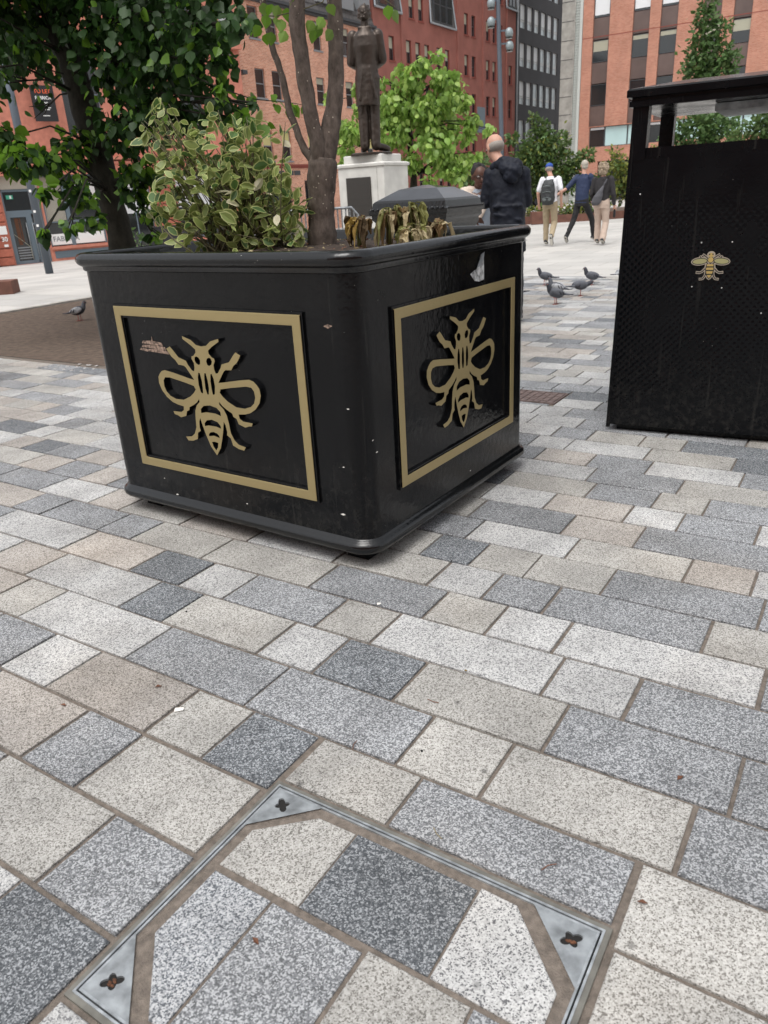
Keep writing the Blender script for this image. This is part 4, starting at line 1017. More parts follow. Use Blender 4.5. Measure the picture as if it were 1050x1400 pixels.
# panels with raised dimples (front and left)
def dimples(nx, nz, flip):
    xs = np.linspace(.02, BW - .02, nx); zs = np.linspace(.04, 1.39, nz)
    X, Z_ = np.meshgrid(xs, zs, indexing='ij'); pitch = .036
    row = np.round(Z_ / (pitch * .5)); Xo = X + (row % 2) * pitch / 2
    cx = np.round(Xo / pitch) * pitch; cz = row * pitch * .5
    d2 = ((Xo - cx) ** 2 + (Z_ - cz) ** 2) / (.0095 ** 2)
    env = (.75 + .5 * np.sin(X * 7.1 + 1.3 * np.sin(Z_ * 5)) * np.sin(Z_ * 6.3 + X * 3)) * np.clip((1.22 - Z_) / .25, 0, 1) * np.clip((Z_ - .12) / .15, .15, 1) * (.55 + .45 * np.clip((.62 - X) / .3, 0, 1))
    hgt = .0034 * np.clip(1 - d2, 0, 1) ** .7 * env
    v = np.stack([X + (1 - 2 * X / BW) * .03 * Z_ / 1.7, .004 + .03 * Z_ / 1.7 - hgt, Z_], -1).reshape(-1, 3)
    ii = np.arange(nx - 1)[:, None] * nz + np.arange(nz - 1)[None, :]
    f = np.stack([ii, ii + nz, ii + nz + 1, ii + 1], -1).reshape(-1, 4)
    return v, f
v_, f_ = dimples(190, 280, False)
me = bpy.data.meshes.new('front_panel'); me.from_pydata(v_.tolist(), [], f_.tolist()); me.materials.append(MT['blackbin']); me.polygons.foreach_set('use_smooth', [True] * len(f_)); me.update()
link('front_panel', me, bn)
for nm, rz_, loc_ in (('side_panel', -pi / 2, (0, BDp, 0)), ('side_panel', pi / 2, (BW, 0, 0)), ('back_panel', pi, (BW, BDp, 0))):
    m1 = MB(); m1.add([(.02, .004, .04), (BW - .02, .004, .04), (BW - .05, .028, 1.39), (.05, .028, 1.39)], [(0, 1, 2, 3)])
    o = m1.build(nm, MT['blackbin'], bn); o.location = loc_; o.rotation_euler = (0, 0, rz_)
for (x0, y0) in ((0, 0), (BW - .075, 0), (0, BDp - .075), (BW - .075, BDp - .075)):
    m1 = MB(); tbox(m1, x0, x0 + .075, y0, y0 + .075, 1.385, 1.625); o = m1.build('corner_post', MT['blackbin'], bn)
for (x0, y0) in ((0, 0), (BW - .018, 0), (0, BDp - .018), (BW - .018, BDp - .018)):
    m1 = MB(); tbox(m1, x0 - .001, x0 + .019, y0 - .001, y0 + .019, .02, 1.40); m1.build('edge_strip', MT['blackbin'], bn)
for a in ((.03, BW - .03, .018, .032, 1.395, 1.44), (.03, BW - .03, BDp - .032, BDp - .018, 1.395, 1.44)):
    m1 = MB(); tbox(m1, *a); m1.build('top_lip', MT['blackbin'], bn)
for a in ((.018, .032, .035, BDp - .035, 1.395, 1.42), (BW - .032, BW - .018, .035, BDp - .035, 1.395, 1.42)):
    m1 = MB(); tbox(m1, *a); m1.build('top_lip', MT['blackbin'], bn)
m1 = MB(); e = .012
def ring(o, z): return [(-o + .03, -o + .03, z), (BW + o - .03, -o + .03, z), (BW + o - .03, BDp + o - .03, z), (-o + .03, BDp + o - .03, z)]
m1.loft([ring(.0, 1.62), ring(.018, 1.622), ring(.018, 1.645), ring(.008, 1.648), ring(.008, 1.66), ring(.03, 1.663), ring(.03, 1.692), ring(.022, 1.70), ring(-.2, 1.735)], cap=True)
rf = m1.build('canopy', MT['blackbin'], bn)
m1 = MB(); m1.box(.38, BW - .12, .2, BDp - .2, 1.585, 1.617); m1.build('stub_plate', MT['steel'], rf)
for (x_, z_) in ((.385, .995), (.525, .995), (.365, .785), (.505, .78), (.07, 1.23), (.70, .66)):
    m1 = MB(); m1.lathe([(.004, 0), (.003, .002), (.0005, .003)], 8); o = m1.build('screw', MT['stud'], bn)
    o.rotation_euler = (RAD(90), 0, 0); o.location = (x_ + taper(z_), .003 + taper(z_) - .001, z_)
# bee decal: flat print built as thin layers
bee = empty('bee_decal', (.455, .0085, .889)); bee.parent = bn; bee.scale = (1.18, 1, 1.18)
def fat(pts, w, n=7):
    """outline polygon round a polyline"""
    L_, R2 = [], []
    for i, p in enumerate(pts):
        a = Vector(pts[max(i - 1, 0)]); b = Vector(pts[min(i + 1, len(pts) - 1)]); d = (b - a).normalized(); q = Vector((-d.y, d.x)) * w; p = Vector(p)
        if i == 0: p = p - d * w * .6
        if i == len(pts) - 1: p = p + d * w * .6
        L_.append(tuple(p + q)); R2.append(tuple(p - q))
    return L_ + R2[::-1]
def elli(cx, cz, a, b, rot, k=1.0, e=0., n=20):
    return [(cx + (a * k + e) * cos(t) * cos(rot) - (b * k + e) * math.sin(t) * math.sin(rot), cz + (a * k + e) * cos(t) * math.sin(rot) + (b * k + e) * math.sin(t) * cos(rot)) for t in [2 * pi * i / n for i in range(n)]]
US = .0137 / 68      # source crop px -> m
def lay(mb, poly, y): mb.add([(a, y, b) for a, b in ccw(poly)], [tuple(range(len(poly)))])
legs = [[(20, 70), (62, 108), (95, 128)], [(28, 15), (70, 62), (105, 72), (128, 108)], [(60, -45), (90, -80), (120, -92), (155, -88)], [(38, -60), (50, -130), (75, -168), (110, -172)]]
def P2(L_, s): return [(s * x * US * 1.62, z * US * 1.62) for x, z in L_]
out_, blk_, gld, wg = MB(), MB(), MB(), MB()
for s in (1, -1):
    for L_ in legs:
        lay(out_, fat(P2(L_, s), .0052), 0); lay(blk_, fat(P2(L_, s), .0020), -.0006)
    lay(out_, elli(s * .042, .016, .030, .0125, s * -.08 + (0), 1, .0045), -.0001); lay(blk_, elli(s * .042, .016, .030, .0125, s * -.08, 1, .001), -.0007); lay(wg, elli(s * .042, .016, .028, .0105, s * -.08), -.0011)
lay(out_, elli(0, .043, .013, .010, 0, 1, .003), -.0002); lay(gld, elli(0, .041, .0105, .0085, 0), -.0012); lay(blk_, elli(-.0065, .044, .003, .003, 0), -.0016); lay(blk_, elli(.0065, .044, .003, .003, 0), -.0016)
lay(out_, elli(0, .022, .012, .012, 0, 1, .002), -.0003); lay(blk_, elli(0, .022, .0125, .0125, 0), -.0010); lay(gld, elli(0, .022, .0105, .0105, 0), -.0014)
ab = [(-.014, .004), (.014, .004), (.016, -.018), (.012, -.036), (.005, -.050), (0, -.054), (-.005, -.050), (-.012, -.036), (-.016, -.018)]
lay(out_, [(x * 1.4, z * 1.12 + .001) for x, z in ab], -.0004); lay(blk_, [(x * 1.12, z * 1.03) for x, z in ab], -.0010); lay(gld, [(x * .9, z * .95) for x, z in ab], -.0014)
for zz in (-.004, -.0185, -.034): lay(blk_, [(-.0135, zz), (.0135, zz), (.0135, zz - .005), (-.0135, zz - .005)], -.0018)
for mbx, nm, mm_ in ((out_, 'decal_outline', 'beeout'), (blk_, 'decal_lines', 'decalblk'), (gld, 'decal_body', 'beegold'), (wg, 'decal_wings', 'beewing')):
    mbx.build(nm, MT[mm_], bee)

# ------------------------------------------------------------------ lidded bin behind the planter
LC = Vector((.562, 5.873, 0)); w1, w2 = .56, .52
lb = thing('lidded_bin', 'black square bin with a low pyramid lid and rope moulding behind the planter', 'litter bin', LC, YA)
def sq(o, z): return [(-w1 - o, -o, z), (o, -o, z), (o, w2 + o, z), (-w1 - o, w2 + o, z)]
m1 = MB(); m1.loft([sq(.0, 0), sq(.0, .12), sq(-.03, .15), sq(-.03, 1.02)]); m1.build('body', MT['blackbin'], lb)
for (x_, y_) in ((-.045, .0), (-w1, .0), (-.045, w2 - .045), (-w1, w2 - .045)):
    m1 = MB(); m1.box(x_ - .008, x_ + .053, y_ - .008, y_ + .053, .16, 1.03); m1.build('pilaster', MT['blackbin'], lb)
m1 = MB(); m1.loft([sq(-.03, 1.02), sq(.0, 1.03), sq(.022, 1.07), sq(.022, 1.10), sq(.04, 1.12), sq(.04, 1.15)]); m1.build('cornice', MT['blackrim'], lb)
m1 = MB(); m1.loft([sq(.05, 1.15), sq(.055, 1.16), sq(.055, 1.185), sq(.035, 1.20), sq(.03, 1.235), sq(.015, 1.25)]); lid = m1.build('lid', MT['blackrim'], lb)
m1 = MB(); m1.loft([sq(.012, 1.2505), sq(-.12, 1.325), sq(-.255, 1.348)]); m1.build('lid_top', MT['sheenblack'], lb)
for ax in range(4):
    for k_ in range(15):
        m1 = MB(); t = (k_ + .5) / 15
        if ax == 0: c = (-w1 - .04 + (w1 + .08) * t, -.058, 1.19)
        elif ax == 1: c = (.058, -.04 + (w2 + .08) * t, 1.19)
        elif ax == 2: c = (-w1 - .04 + (w1 + .08) * t, w2 + .058, 1.19)
        else: c = (-w1 - .058, -.04 + (w2 + .08) * t, 1.19)
        if k_ == 0 and ax == 0: bead = None
        if ax == 0 and k_ == 0:
            m1.ell((0, 0, 0), (.017, .010, .010), 8, 5); beadme = m1.mesh('rope_bead', MT['blackrim'], True)
        o = link('rope_bead', beadme, lb); o.location = c; o.rotation_euler = (0, RAD(-25), pi / 2 * (ax % 2))

# ------------------------------------------------------------------ plinth
PCn = Vector((.371, 15.4956, 0))
pn = thing('statue_plinth', 'white stone statue plinth with a dark bronze plaque', 'plinth', PCn, YA)
def pq(o, z, c=.0): return [(-1.054 - o, -o, z), (o, -o, z), (o, .9 + o, z), (-1.054 - o, .9 + o, z)]
m1 = MB(); m1.loft([pq(.14, 0), pq(.14, .55), pq(.10, .60), pq(.0, .70)]); bevelmod(m1.build('base_course', MT['plinth'], pn))
m1 = MB(); m1.loft([pq(0, .70), pq(0, 1.80)]); blk = bevelmod(m1.build('main_block', MT['plinth'], pn), .015)
m1 = MB(); m1.loft([pq(.025, 1.80), pq(.03, 1.85), pq(-.02, 1.87)]); bevelmod(m1.build('cap_moulding', MT['plinth'], pn), .008)
m1 = MB(); m1.loft([pq(-.09, 1.87), pq(-.09, 2.0), pq(-.11, 2.01)]); bevelmod(m1.build('top_block', MT['plinth'], pn), .01)
m1 = MB(); m1.box(-.86, -.30, -.03, .002, .92, 1.62); pq_ = bevelmod(m1.build('plaque', MT['plaque'], pn), .008)
for i in range(5):
    m1 = MB(); m1.box(-.82, -.34, -.034, -.0305, 1.0 + i * .12, 1.04 + i * .12); m1.build('raised_line', MT['plaque'], pn)
for zz in (1.22,):
    m1 = MB(); m1.box(-.16, -.152, -.003, .0, .72, 1.78); m1.build('joint_line', MT['kerb'], pn)
# ------------------------------------------------------------------ trees
LC_ = [(-2.65, 9.12, 3.15, 0.45), (-2.06, 8.76, 2.99, 0.43), (-1.48, 8.37, 2.95, 0.38), (-3.11, 9.5, 2.7, 0.4), (-2.53, 9.16, 2.69, 0.46), (-1.98, 8.78, 2.61, 0.41), (-1.43, 8.38, 2.56, 0.3), (-3.32, 9.43, 3.24, 0.39), (-3.65, 9.31, 3.23, 0.34), (-1.87, 8.8, 2.22, 0.30), (-1.38, 8.39, 2.21, 0.21), (-2.59, 9.14, 2.14, 0.39), (-3.18, 9.48, 1.98, 0.28), (-2.16, 8.74, 2.16, 0.28), (-1.05, 7.93, 2.79, 0.17), (-3.51, 8.29, 2.0, 0.18), (-3.23, 7.86, 1.8, 0.2), (-3.14, 8.44, 1.82, 0.2), (-3.01, 7.73, 1.49, 0.10), (-2.94, 8.51, 1.49, 0.2), (-2.85, 8.54, 1.22, 0.10), (-2.75, 7.51, 1.21, 0.09), (-2.97, 7.43, 1.14, 0.07), (-2.48, 9.17, 1.67, 0.25), (-2.44, 9.18, 1.26, 0.14), (-2.41, 9.19, 0.98, 0.09), (-1.16, 8.22, 2.03, 0.11), (-2.56, 9.15, 1.45, 0.16), (-3.36, 8.88, 2.89, 0.22), (-3.68, 9.3, 2.63, 0.2), (-3.64, 9.85, 2.4, 0.18), (-3.76, 8.18, 2.56, 0.48), (-3.97, 8.08, 1.88, 0.33), (-3.98, 8.07, 3.02, 0.53), (-1.0, 7.94, 2.15, 0.06), (-3.38, 8.88, 3.68, 0.56), (-2.68, 9.11, 3.7, 0.58), (-1.84, 8.81, 3.53, 0.53), (-1.16, 8.42, 3.34, 0.31), (-3.05, 9.52, 4.37, 0.7), (-1.99, 9.29, 4.19, 0.7), (-4.03, 9.15, 3.9, 0.7), (-3.0, 10.6, 3.9, .8), (-2.2, 10.5, 3.3, .6), (-3.9, 10.4, 3.2, .6), (-2.6, 9.4, 5.1, .9), (-1.5, 9.2, 4.9, .6), (-3.8, 9.2, 4.9, .8), (-4.9, 9.4, 3.6, .6), (-2.0, 10.3, 4.6, .7), (-3.1, 10.6, 5.6, .8)]
lt = thing('linden_tree', 'large dark leaning tree with drooping branches of round leaves over the brown tree pit', 'tree', (-2.95, 9.6, 0))
tp = [(-2.90, 9.6, 0), (-2.93, 9.58, .5), (-2.94, 9.56, 1.03), (-2.97, 9.55, 1.51), (-3.01, 9.54, 1.97), (-3.08, 9.51, 2.49), (-3.12, 9.5, 2.84), (-3.18, 9.48, 3.24), (-3.15, 9.6, 4.2), (-3.0, 9.8, 5.4)]
P_, R_ = jit([Vector(p) - Vector(lt.location) for p in tp], [.21, .17, .15, .145, .145, .14, .13, .12, .09, .04], 3, .01)
m1 = MB(); m1.tube(P_, R_, 16); m1.build('trunk', MT['barkdk'], lt, True)
limbs(lt, tp[3:], LC_, MT['barkdk'], 5, r0=.018, per=3, rt=.006)
LC_ = [c for c in LC_ if not (c[0] < -3.3 and c[2] < 3.1 and c[1] > 9)]
crown(lt, [c for i_, c in enumerate(LC_) if c[2] >= 2.05 and not (i_ % 7 == 3 and c[1] > 8.6)], 1800, .088, 'round', [MT['lime1'], MT['lime2']], [.88, .12], 31, droop=.9, indiv=280)
crown(lt, [c for c in LC_ if c[2] < 2.05], 2300, .088, 'round', [MT['lime1'], MT['lime2']], [.5, .5], 34, droop=.9, name='low_branches')  # more bright leaves low down, imitating backlight by colour
# small labelled tag on the trunk
# drooping bright twigs at the lower left, backlight put into the leaf colour
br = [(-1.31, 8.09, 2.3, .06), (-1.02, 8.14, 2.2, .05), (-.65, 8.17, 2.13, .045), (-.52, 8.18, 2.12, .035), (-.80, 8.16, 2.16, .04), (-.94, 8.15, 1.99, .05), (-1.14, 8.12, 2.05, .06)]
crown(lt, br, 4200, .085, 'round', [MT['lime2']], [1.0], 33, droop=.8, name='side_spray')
m1 = MB(); m1.tube([Vector(p) - Vector(lt.location) for p in ((-1.6, 8.3, 2.45), (-1.31, 8.09, 2.3), (-1.02, 8.14, 2.2), (-.65, 8.17, 2.15), (-.5, 8.18, 2.12))], [.008, .006, .005, .004, .002], 5)
m1.build('twig', MT['barkdk'], lt)

CC = [(1.3, 21.96, 3.9, 0.55), (2.05, 21.9, 3.9, 0.5), (0.72, 21.99, 3.5, 0.5), (-0.04, 22.0, 3.45, 0.45), (2.35, 21.87, 3.44, 0.45), (1.74, 21.93, 3.2, 0.7), (0.96, 21.98, 2.78, 0.6), (2.01, 21.91, 2.55, 0.6), (2.77, 21.83, 2.68, 0.42), (-0.28, 22.0, 2.85, 0.4), (-0.02, 22.0, 3.8, 0.3), (1.5, 21.95, 4.25, 0.3), (2.19, 21.89, 2.02, 0.5), (1.23, 21.97, 2.16, 0.5), (2.85, 21.81, 1.95, 0.22), (-0.31, 22.0, 2.42, 0.35), (2.96, 21.8, 2.92, 0.25), (0.45, 22.0, 2.2, 0.39), (1.2, 22.9, 3.4, .7), (2.0, 22.8, 3.0, .6), (.3, 22.8, 3.0, .6), (3.25, 21.8, 2.75, .16), (2.95, 21.8, 2.2, .22), (-.7, 22, 3.0, .16), (-.62, 22, 3.6, .2), (2.75, 21.8, 3.25, .2), (2.45, 21.8, 3.95, .2), (.5, 22, 4.1, .2), (.1, 22, 4.2, .15), (1.9, 21.9, 4.35, .18), (-.55, 22, 2.1, .25), (.9, 21.8, 1.7, .25), (1.8, 21.7, 1.65, .3), (2.6, 21.7, 1.7, .22)]
ct = thing('catalpa_tree', 'bright lime green tree with large drooping leaves behind the bronze statue', 'tree', (1.3, 22.3, 0))
tp = [(1.3, 22.3, 0), (1.28, 22.3, .9), (1.33, 22.3, 1.7), (1.25, 22.3, 2.6), (1.3, 22.3, 3.4)]
P_, R_ = jit([Vector(p) - Vector(ct.location) for p in tp], [.14, .11, .09, .06, .03], 3, .01)
m1 = MB(); m1.tube(P_, R_, 12); m1.build('trunk', MT['barkdk'], ct, True)
limbs(ct, tp[1:], CC, MT['barkdk'], 6, r0=.03, per=1)
CC = [(a + .12 * math.sin(7 * i), b, c + .1 * cos(5 * i), r_ * (.80 + .20 * math.sin(3.7 * i))) for i, (a, b, c, r_) in enumerate(CC)]
crown(ct, CC, 1250, .14, 'droop', [MT['ctl1'], MT['ctl2']], [.65, .35], 41, droop=1.1, shell=.4, indiv=0)

def bush(nm, label, clumps, m_, w_, seed, size=.1, dens=500, cat='shrub', shape='small', trunkm='barkdk', dr=.1, multi=4, group=None, z0=0):
    cx = sum(c[0] for c in clumps) / len(clumps); cy = sum(c[1] for c in clumps) / len(clumps)
    t = thing(nm, label, cat, (cx, cy, z0), 0, group); rr_ = random.Random(seed)
    m1 = MB(); zt = max(c[2] for c in clumps)
    for i in range(multi):
        c = clumps[rr_.randrange(len(clumps))]
        m1.tube([Vector((rr_.uniform(-.2, .2), rr_.uniform(-.2, .2), 0)), Vector(((c[0] - cx) * .4, (c[1] - cy) * .4, (c[2] - z0) * .5)), Vector((c[0] - cx, c[1] - cy, c[2] - z0))], [.05, .035, .015], 6)
    m1.build('stem', MT[trunkm], t, True)
    crown(t, clumps, dens, size, shape, [MT[a] for a in m_], w_, seed, droop=dr, roll=1.6)
    return t
bush('garden_tree', 'broad olive green multi stemmed tree in the raised bed behind the walking people', [(6.59, 31.31, 2.65, 0.66), (6.7, 31.29, 3.26, 0.33), (7.24, 31.17, 2.73, 0.55), (6.2, 31.39, 2.04, 0.7), (7.27, 31.16, 1.85, 0.78), (7.92, 31.0, 1.94, 0.44), (5.67, 31.49, 1.56, 0.51), (6.76, 31.28, 1.3, 0.6), (7.69, 31.06, 1.3, 0.5), (5.65, 31.5, 2.96, 0.22), (6.4, 31.3, 3.6, .18), (8.4, 31, 2.2, .3)], ['shr1', 'gtree', 'shr2'], [.6, .3, .1], 51, .17, 1500, 'tree', multi=7)
bush('garden_shrub', 'dark green shrub behind the woman in the grey dress', [(4.15, 29.71, 2.1, 0.4), (3.89, 29.75, 1.51, 0.5), (4.5, 29.6, 1.3, .5), (3.5, 29.9, 1.0, .5), (3.3, 30, 1.9, .3)], ['shr1', 'gtree'], [.6, .4], 52, .16, 1400)
bush('yellow_shrub', 'yellowish green shrub in the raised bed beside the litter bin edge', [(9.45, 30.57, 1.84, 0.44), (9.24, 30.64, 1.2, 0.5), (9.9, 30.43, 0.9, 0.5), (9.3, 30.62, 2.3, 0.22), (9.86, 30.44, 1.5, 0.5), (10.4, 30.2, 1.9, .5), (10.6, 30.2, 1.3, .5)], ['shr2', 'shr1'], [.6, .4], 53, .15, 1300)
bush('low_planting', 'low dark green planting in the raised bed right of the walking woman', [(8.83, 30.76, 1.3, 0.4), (8.61, 31.4, 0.9, 0.4), (8.3, 30.9, .7, .35), (9.0, 30.5, .6, .3)], ['gtree', 'shr1', 'shr2'], [.4, .4, .2], 54, .13, 1300)
for i, (x_, s_) in enumerate(((6.0, 'low yellow green ground planting at the foot of the broad garden tree'), (7.4, 'low yellow green ground planting between the walking men'))):
    bush('ground_planting', s_, [(x_ + .3 * k_, 30.1 + .05 * k_, .42, .22) for k_ in range(4)], ['shr2', 'gtree'], [.6, .4], 60 + i, .12, 1800, 'plants')
bush('narrow_tree', 'narrow upright green tree rising behind the litter bin canopy', [(11.89, 29.71, 6.61, 0.3), (11.87, 29.72, 6.2, 0.42), (12.33, 29.53, 5.82, 0.35), (11.81, 29.74, 5.67, 0.4), (11.82, 29.74, 5.13, 0.55), (12.41, 29.5, 5.06, 0.5), (11.69, 29.79, 4.7, 0.5), (12.24, 29.56, 4.58, 0.6), (12.74, 29.35, 4.95, 0.28), (12.07, 29.64, 4.11, 0.6), (12.77, 29.34, 4.59, 0.22), (12.1, 29.6, 3.5, .6), (11.9, 29.7, 7.2, .3), (12.2, 29.5, 7.7, .3), (11.6, 29.8, 3.8, .4)], ['gtree', 'shr1'], [.75, .25], 55, .17, 1300, 'tree', multi=5)
bush('round_tree', 'leafy green tree seen through the opening of the litter bin', [(11.32, 27.78, 2.87, 0.73), (11.86, 27.56, 2.6, 0.68), (10.71, 28.02, 2.59, 0.44), (10.4, 28.14, 2.39, 0.35), (11.2, 27.8, 1.9, .7), (10.6, 28, 1.7, .5)], ['gtree', 'shr1'], [.8, .2], 56, .17, 1200, 'tree')
bush('olive_tree', 'grey green tree at the right edge seen through the litter bin', [(12.09, 25.26, 2.53, 0.49), (12.41, 25.1, 2.8, 0.66), (11.57, 25.5, 2.27, 0.36), (12.99, 24.81, 2.35, 0.66), (12.3, 25, 1.8, .7), (13, 24.8, 3.2, .5)], ['shr1', 'gtree'], [.7, .3], 57, .16, 1200, 'tree')
bush('climbing_plant', 'low leafy plant at the foot of the red shop front', [(-8.55, 29.0, .35, .35), (-8.2, 29.2, .25, .3)], ['gtree'], [1.0], 58, .2, 300, 'plant', z0=-.5)
# raised bed edging
eb = thing('bed_edging', 'long red brown steel edging of the raised planting bed', 'planting bed')
m1 = MB()
pts = [(1.5, 30.1), (4.5, 29.75), (6.06, 29.5), (8.6, 29.5), (9.2, 29.9), (12.5, 31.0)]
for a, b in zip(pts, pts[1:]): m1.bar((*a, .12), (*b, .12), .06, .27)
m1.build('edge_plate', MT['corten'], eb)
m1 = MB(); m1.add([(1.5, 30.12, .2), (4.5, 29.77, .2), (6.06, 29.52, .2), (8.6, 29.52, .2), (9.2, 29.92, .2), (12.5, 31.02, .2), (15, 36, .2), (2, 36, .2)], [tuple(range(8))]); m1.build('bed_soil', MT['dirt'], eb)
m1 = MB(); m1.box(0, .75, 0, .4, 0, .42); m1 = bevelmod(m1.build('low_block', MT['corten'])); m1.location = (5.95, 28.9, 0); tag(m1, 'low red brown block seat beside the walking woman', 'seat')
m1 = MB(); m1.box(-1.6, 0, -.35, .1, 0, .24, 0); m1 = bevelmod(m1.build('kerb_block', MT['corten'])); m1.location = (-6.55, 14.65, -.02); m1.rotation_euler = (0, 0, RAD(8)); tag(m1, 'low brown brick edged block lying in the pale street at the left edge', 'block')

# ------------------------------------------------------------------ lamp mast, street post, barrier
lm_ = thing('lamp_mast', 'tall slim grey mast carrying globe spotlights beyond the man in the dark coat', 'lamp mast', (4.97, 29.59, 0))
m1 = MB(); m1.tube([(0, 0, 0), (-.04, 0, 3), (-.19, 0, 7.2), (-.22, 0, 9.5)], [.085, .08, .07, .065], 10); m1.build('mast', MT['post'], lm_, True)
for x_, z_, s_ in ((-.13, 6.95, -1), (-.13, 6.42, -1), (-.08, 6.08, 1), (-.06, 5.70, 1), (-.15, 7.5, -1), (-.15, 7.9, 1)):
    m1 = MB(); m1.ell((x_ + s_ * .28, 0, z_), (.14, .13, .17), 12, 8); hd = m1.build('spotlight', MT['lampg'], lm_, True)
    m1 = MB(); m1.bar((x_, 0, z_ + .08), (x_ + s_ * .2, 0, z_ + .08), .05); m1.build('bracket', MT['post'], hd)
    m1 = MB(); m1.lathe([(.115, z_ - .165), (.125, z_ - .12)], 12, (x_ + s_ * .28, 0)); m1.build('lens', MT['glass'], hd)
D_ = 21.6; dx = (65 - 525) / F
gp = Vector((-8.78, 21.75, 0)); gp.z = zg(gp.x, gp.y)
sp_ = thing('street_post', 'tall dark blue grey street post standing in front of the glass door', 'post', gp)
m1 = MB(); m1.tube([(0, 0, 0), (0, 0, 7.5)], [.105, .095], 14); m1.build('column', MT['post'], sp_, True)
for z_ in (1.55, 2.05, 1.2):
    m1 = MB(); m1.box(-.03, .03, -.112, -.10, z_, z_ + .06); m1.build('small_label', MT['white'], sp_)
bx = thing('dark_cabinet', 'black cabinet standing against the red wall beyond the planter', 'cabinet', (-7.75, 28.6, zg(-7.75, 28.6)))
m1 = MB(); m1.box(0, 1.1, 0, .5, 0, .95); bevelmod(m1.build('housing', MT['signblk'], bx)); m1 = MB(); m1.box(-.02, 1.12, -.02, .52, .95, 1.0); m1.build('top', MT['signblk'], bx)
bar_ = thing('steel_barrier', 'grey steel crowd barrier standing behind the young tree trunk', 'barrier', (-1.75, 13.9, 0))
m1 = MB(); m1.tube([(0, 0, .18), (0, 0, 1.0), (.1, 0, 1.12), (1.5, 0, 1.12), (1.6, 0, 1.0), (1.6, 0, .18)], .022, 8); m1.tube([(0, 0, .2), (1.6, 0, .2)], .018, 8); m1.build('frame', MT['steel'], bar_, True)
m1 = MB(); m1.box(-.012, .012, -.006, .006, .2, 1.10); upr = m1.mesh('upright', MT['steel'])
for i in range(22): o = link('upright', upr, bar_); o.location = (.07 + i * .0697, 0, 0)
for x_ in (.25, 1.35):
    m1 = MB(); m1.box(x_ - .02, x_ + .02, -.3, .3, 0, .02); m1.box(x_ - .015, x_ + .015, -.02, .02, .02, .2); m1.build('foot', MT['steel'], bar_)

# ------------------------------------------------------------------ buildings
def wall_open(mb, x0, x1, z0, z1, ops, y=0., dep=.18, mi=0, rev=0):
    """front wall at local y (facing -y) with rectangular openings and reveals"""
    xs = sorted({x0, x1} | {v for o in ops for v in o[:2]}); zs = sorted({z0, z1} | {v for o in ops for v in o[2:]})
    for i in range(len(xs) - 1):
        for j in range(len(zs) - 1):
            cx, cz = (xs[i] + xs[i + 1]) / 2, (zs[j] + zs[j + 1]) / 2
            if any(o[0] < cx < o[1] and o[2] < cz < o[3] for o in ops): continue
            mb.add([(xs[i], y, zs[j]), (xs[i + 1], y, zs[j]), (xs[i + 1], y, zs[j + 1]), (xs[i], y, zs[j + 1])], [(0, 1, 2, 3)], mi)
    for a, b, c, d in ops:
        yb = y + dep
        mb.add([(a, y, c), (b, y, c), (b, y, d), (a, y, d), (a, yb, c), (b, yb, c), (b, yb, d), (a, yb, d)], [(0, 4, 5, 1), (1, 5, 6, 2), (2, 6, 7, 3), (3, 7, 4, 0)], rev)
def shell_box(mb, x0, x1, y0, y1, z0, z1, mi=0):
    """sides, back and top only"""
    p = [(x, y, z) for z in (z0, z1) for x, y in ((x0, y0), (x1, y0), (x1, y1), (x0, y1))]
    mb.add(p, [(4, 5, 6, 7), (1, 2, 6, 5), (2, 3, 7, 6), (3, 0, 4, 7)], mi)
WIN = {}
def window(parent, x, z, w, h, fr='frdk', pane='glass', dep=.14, style='sash', sill=True, blind=None, bh=.4, y=0., silm=None):
    key = ('f', round(w, 3), round(h, 3), fr, style)
    if key not in WIN:
        m1 = MB(); t = .05
        for a in ((0, w, 0, t), (0, w, h - t, h), (0, t, t, h - t), (w - t, w, t, h - t)): m1.box(a[0], a[1], 0, .05, a[2], a[3])
        if style == 'sash': m1.box(t, w - t, -.01, .04, h * .48, h * .48 + .05)
        if style == 'split': m1.box(t, w - t, -.01, .04, h * .30, h * .30 + .07); m1.box(t, w - t, -.01, .04, h * .355 + .04, h * .355 + .07)
        if style == 'mull': m1.box(w / 2 - .03, w / 2 + .03, 0, .04, t, h - t)
        WIN[key] = m1.mesh('window', MT[fr])
    o = link('window', WIN[key], parent); o.location = (x, y + dep - .03, z)
    key = ('p', round(w, 3), round(h, 3), pane)
    if key not in WIN:
        m1 = MB(); m1.box(.045, w - .045, 0, .01, .045, h - .045); WIN[key] = m1.mesh('pane', MT[pane])
    q = link('pane', WIN[key], o); q.location = (0, .02, 0)
    if blind:
        key = ('b', round(w, 3), round(h, 3), blind, round(bh, 2))
        if key not in WIN:
            m1 = MB(); m1.box(.055, w - .055, 0, .006, h * (1 - bh), h - .055); WIN[key] = m1.mesh('blind', MT[blind])
        q = link('blind', WIN[key], o); q.location = (0, .011, 0)
    if sill:
        key = ('s', round(w, 3), silm)
        if key not in WIN:
            m1 = MB(); m1.box(-.06, w + .06, -.06, .02, -.09, 0); WIN[key] = m1.mesh('sill', MT[silm or fr])
        q = link('sill', WIN[key], o); q.location = (0, -(dep - .03), 0)
    return o
def bldg(name, label, P, ang, z=0):
    return thing(name, label, 'building', (P[0], P[1], z), ang)
BANG = math.atan2(cos(-YA) if False else cos(YA), -math.sin(YA))     # angle of grid direction B in world: (sin, cos)
BANG = math.atan2(cos(YA), -sin(YA)); AANG = YA
wr = random.Random(12)
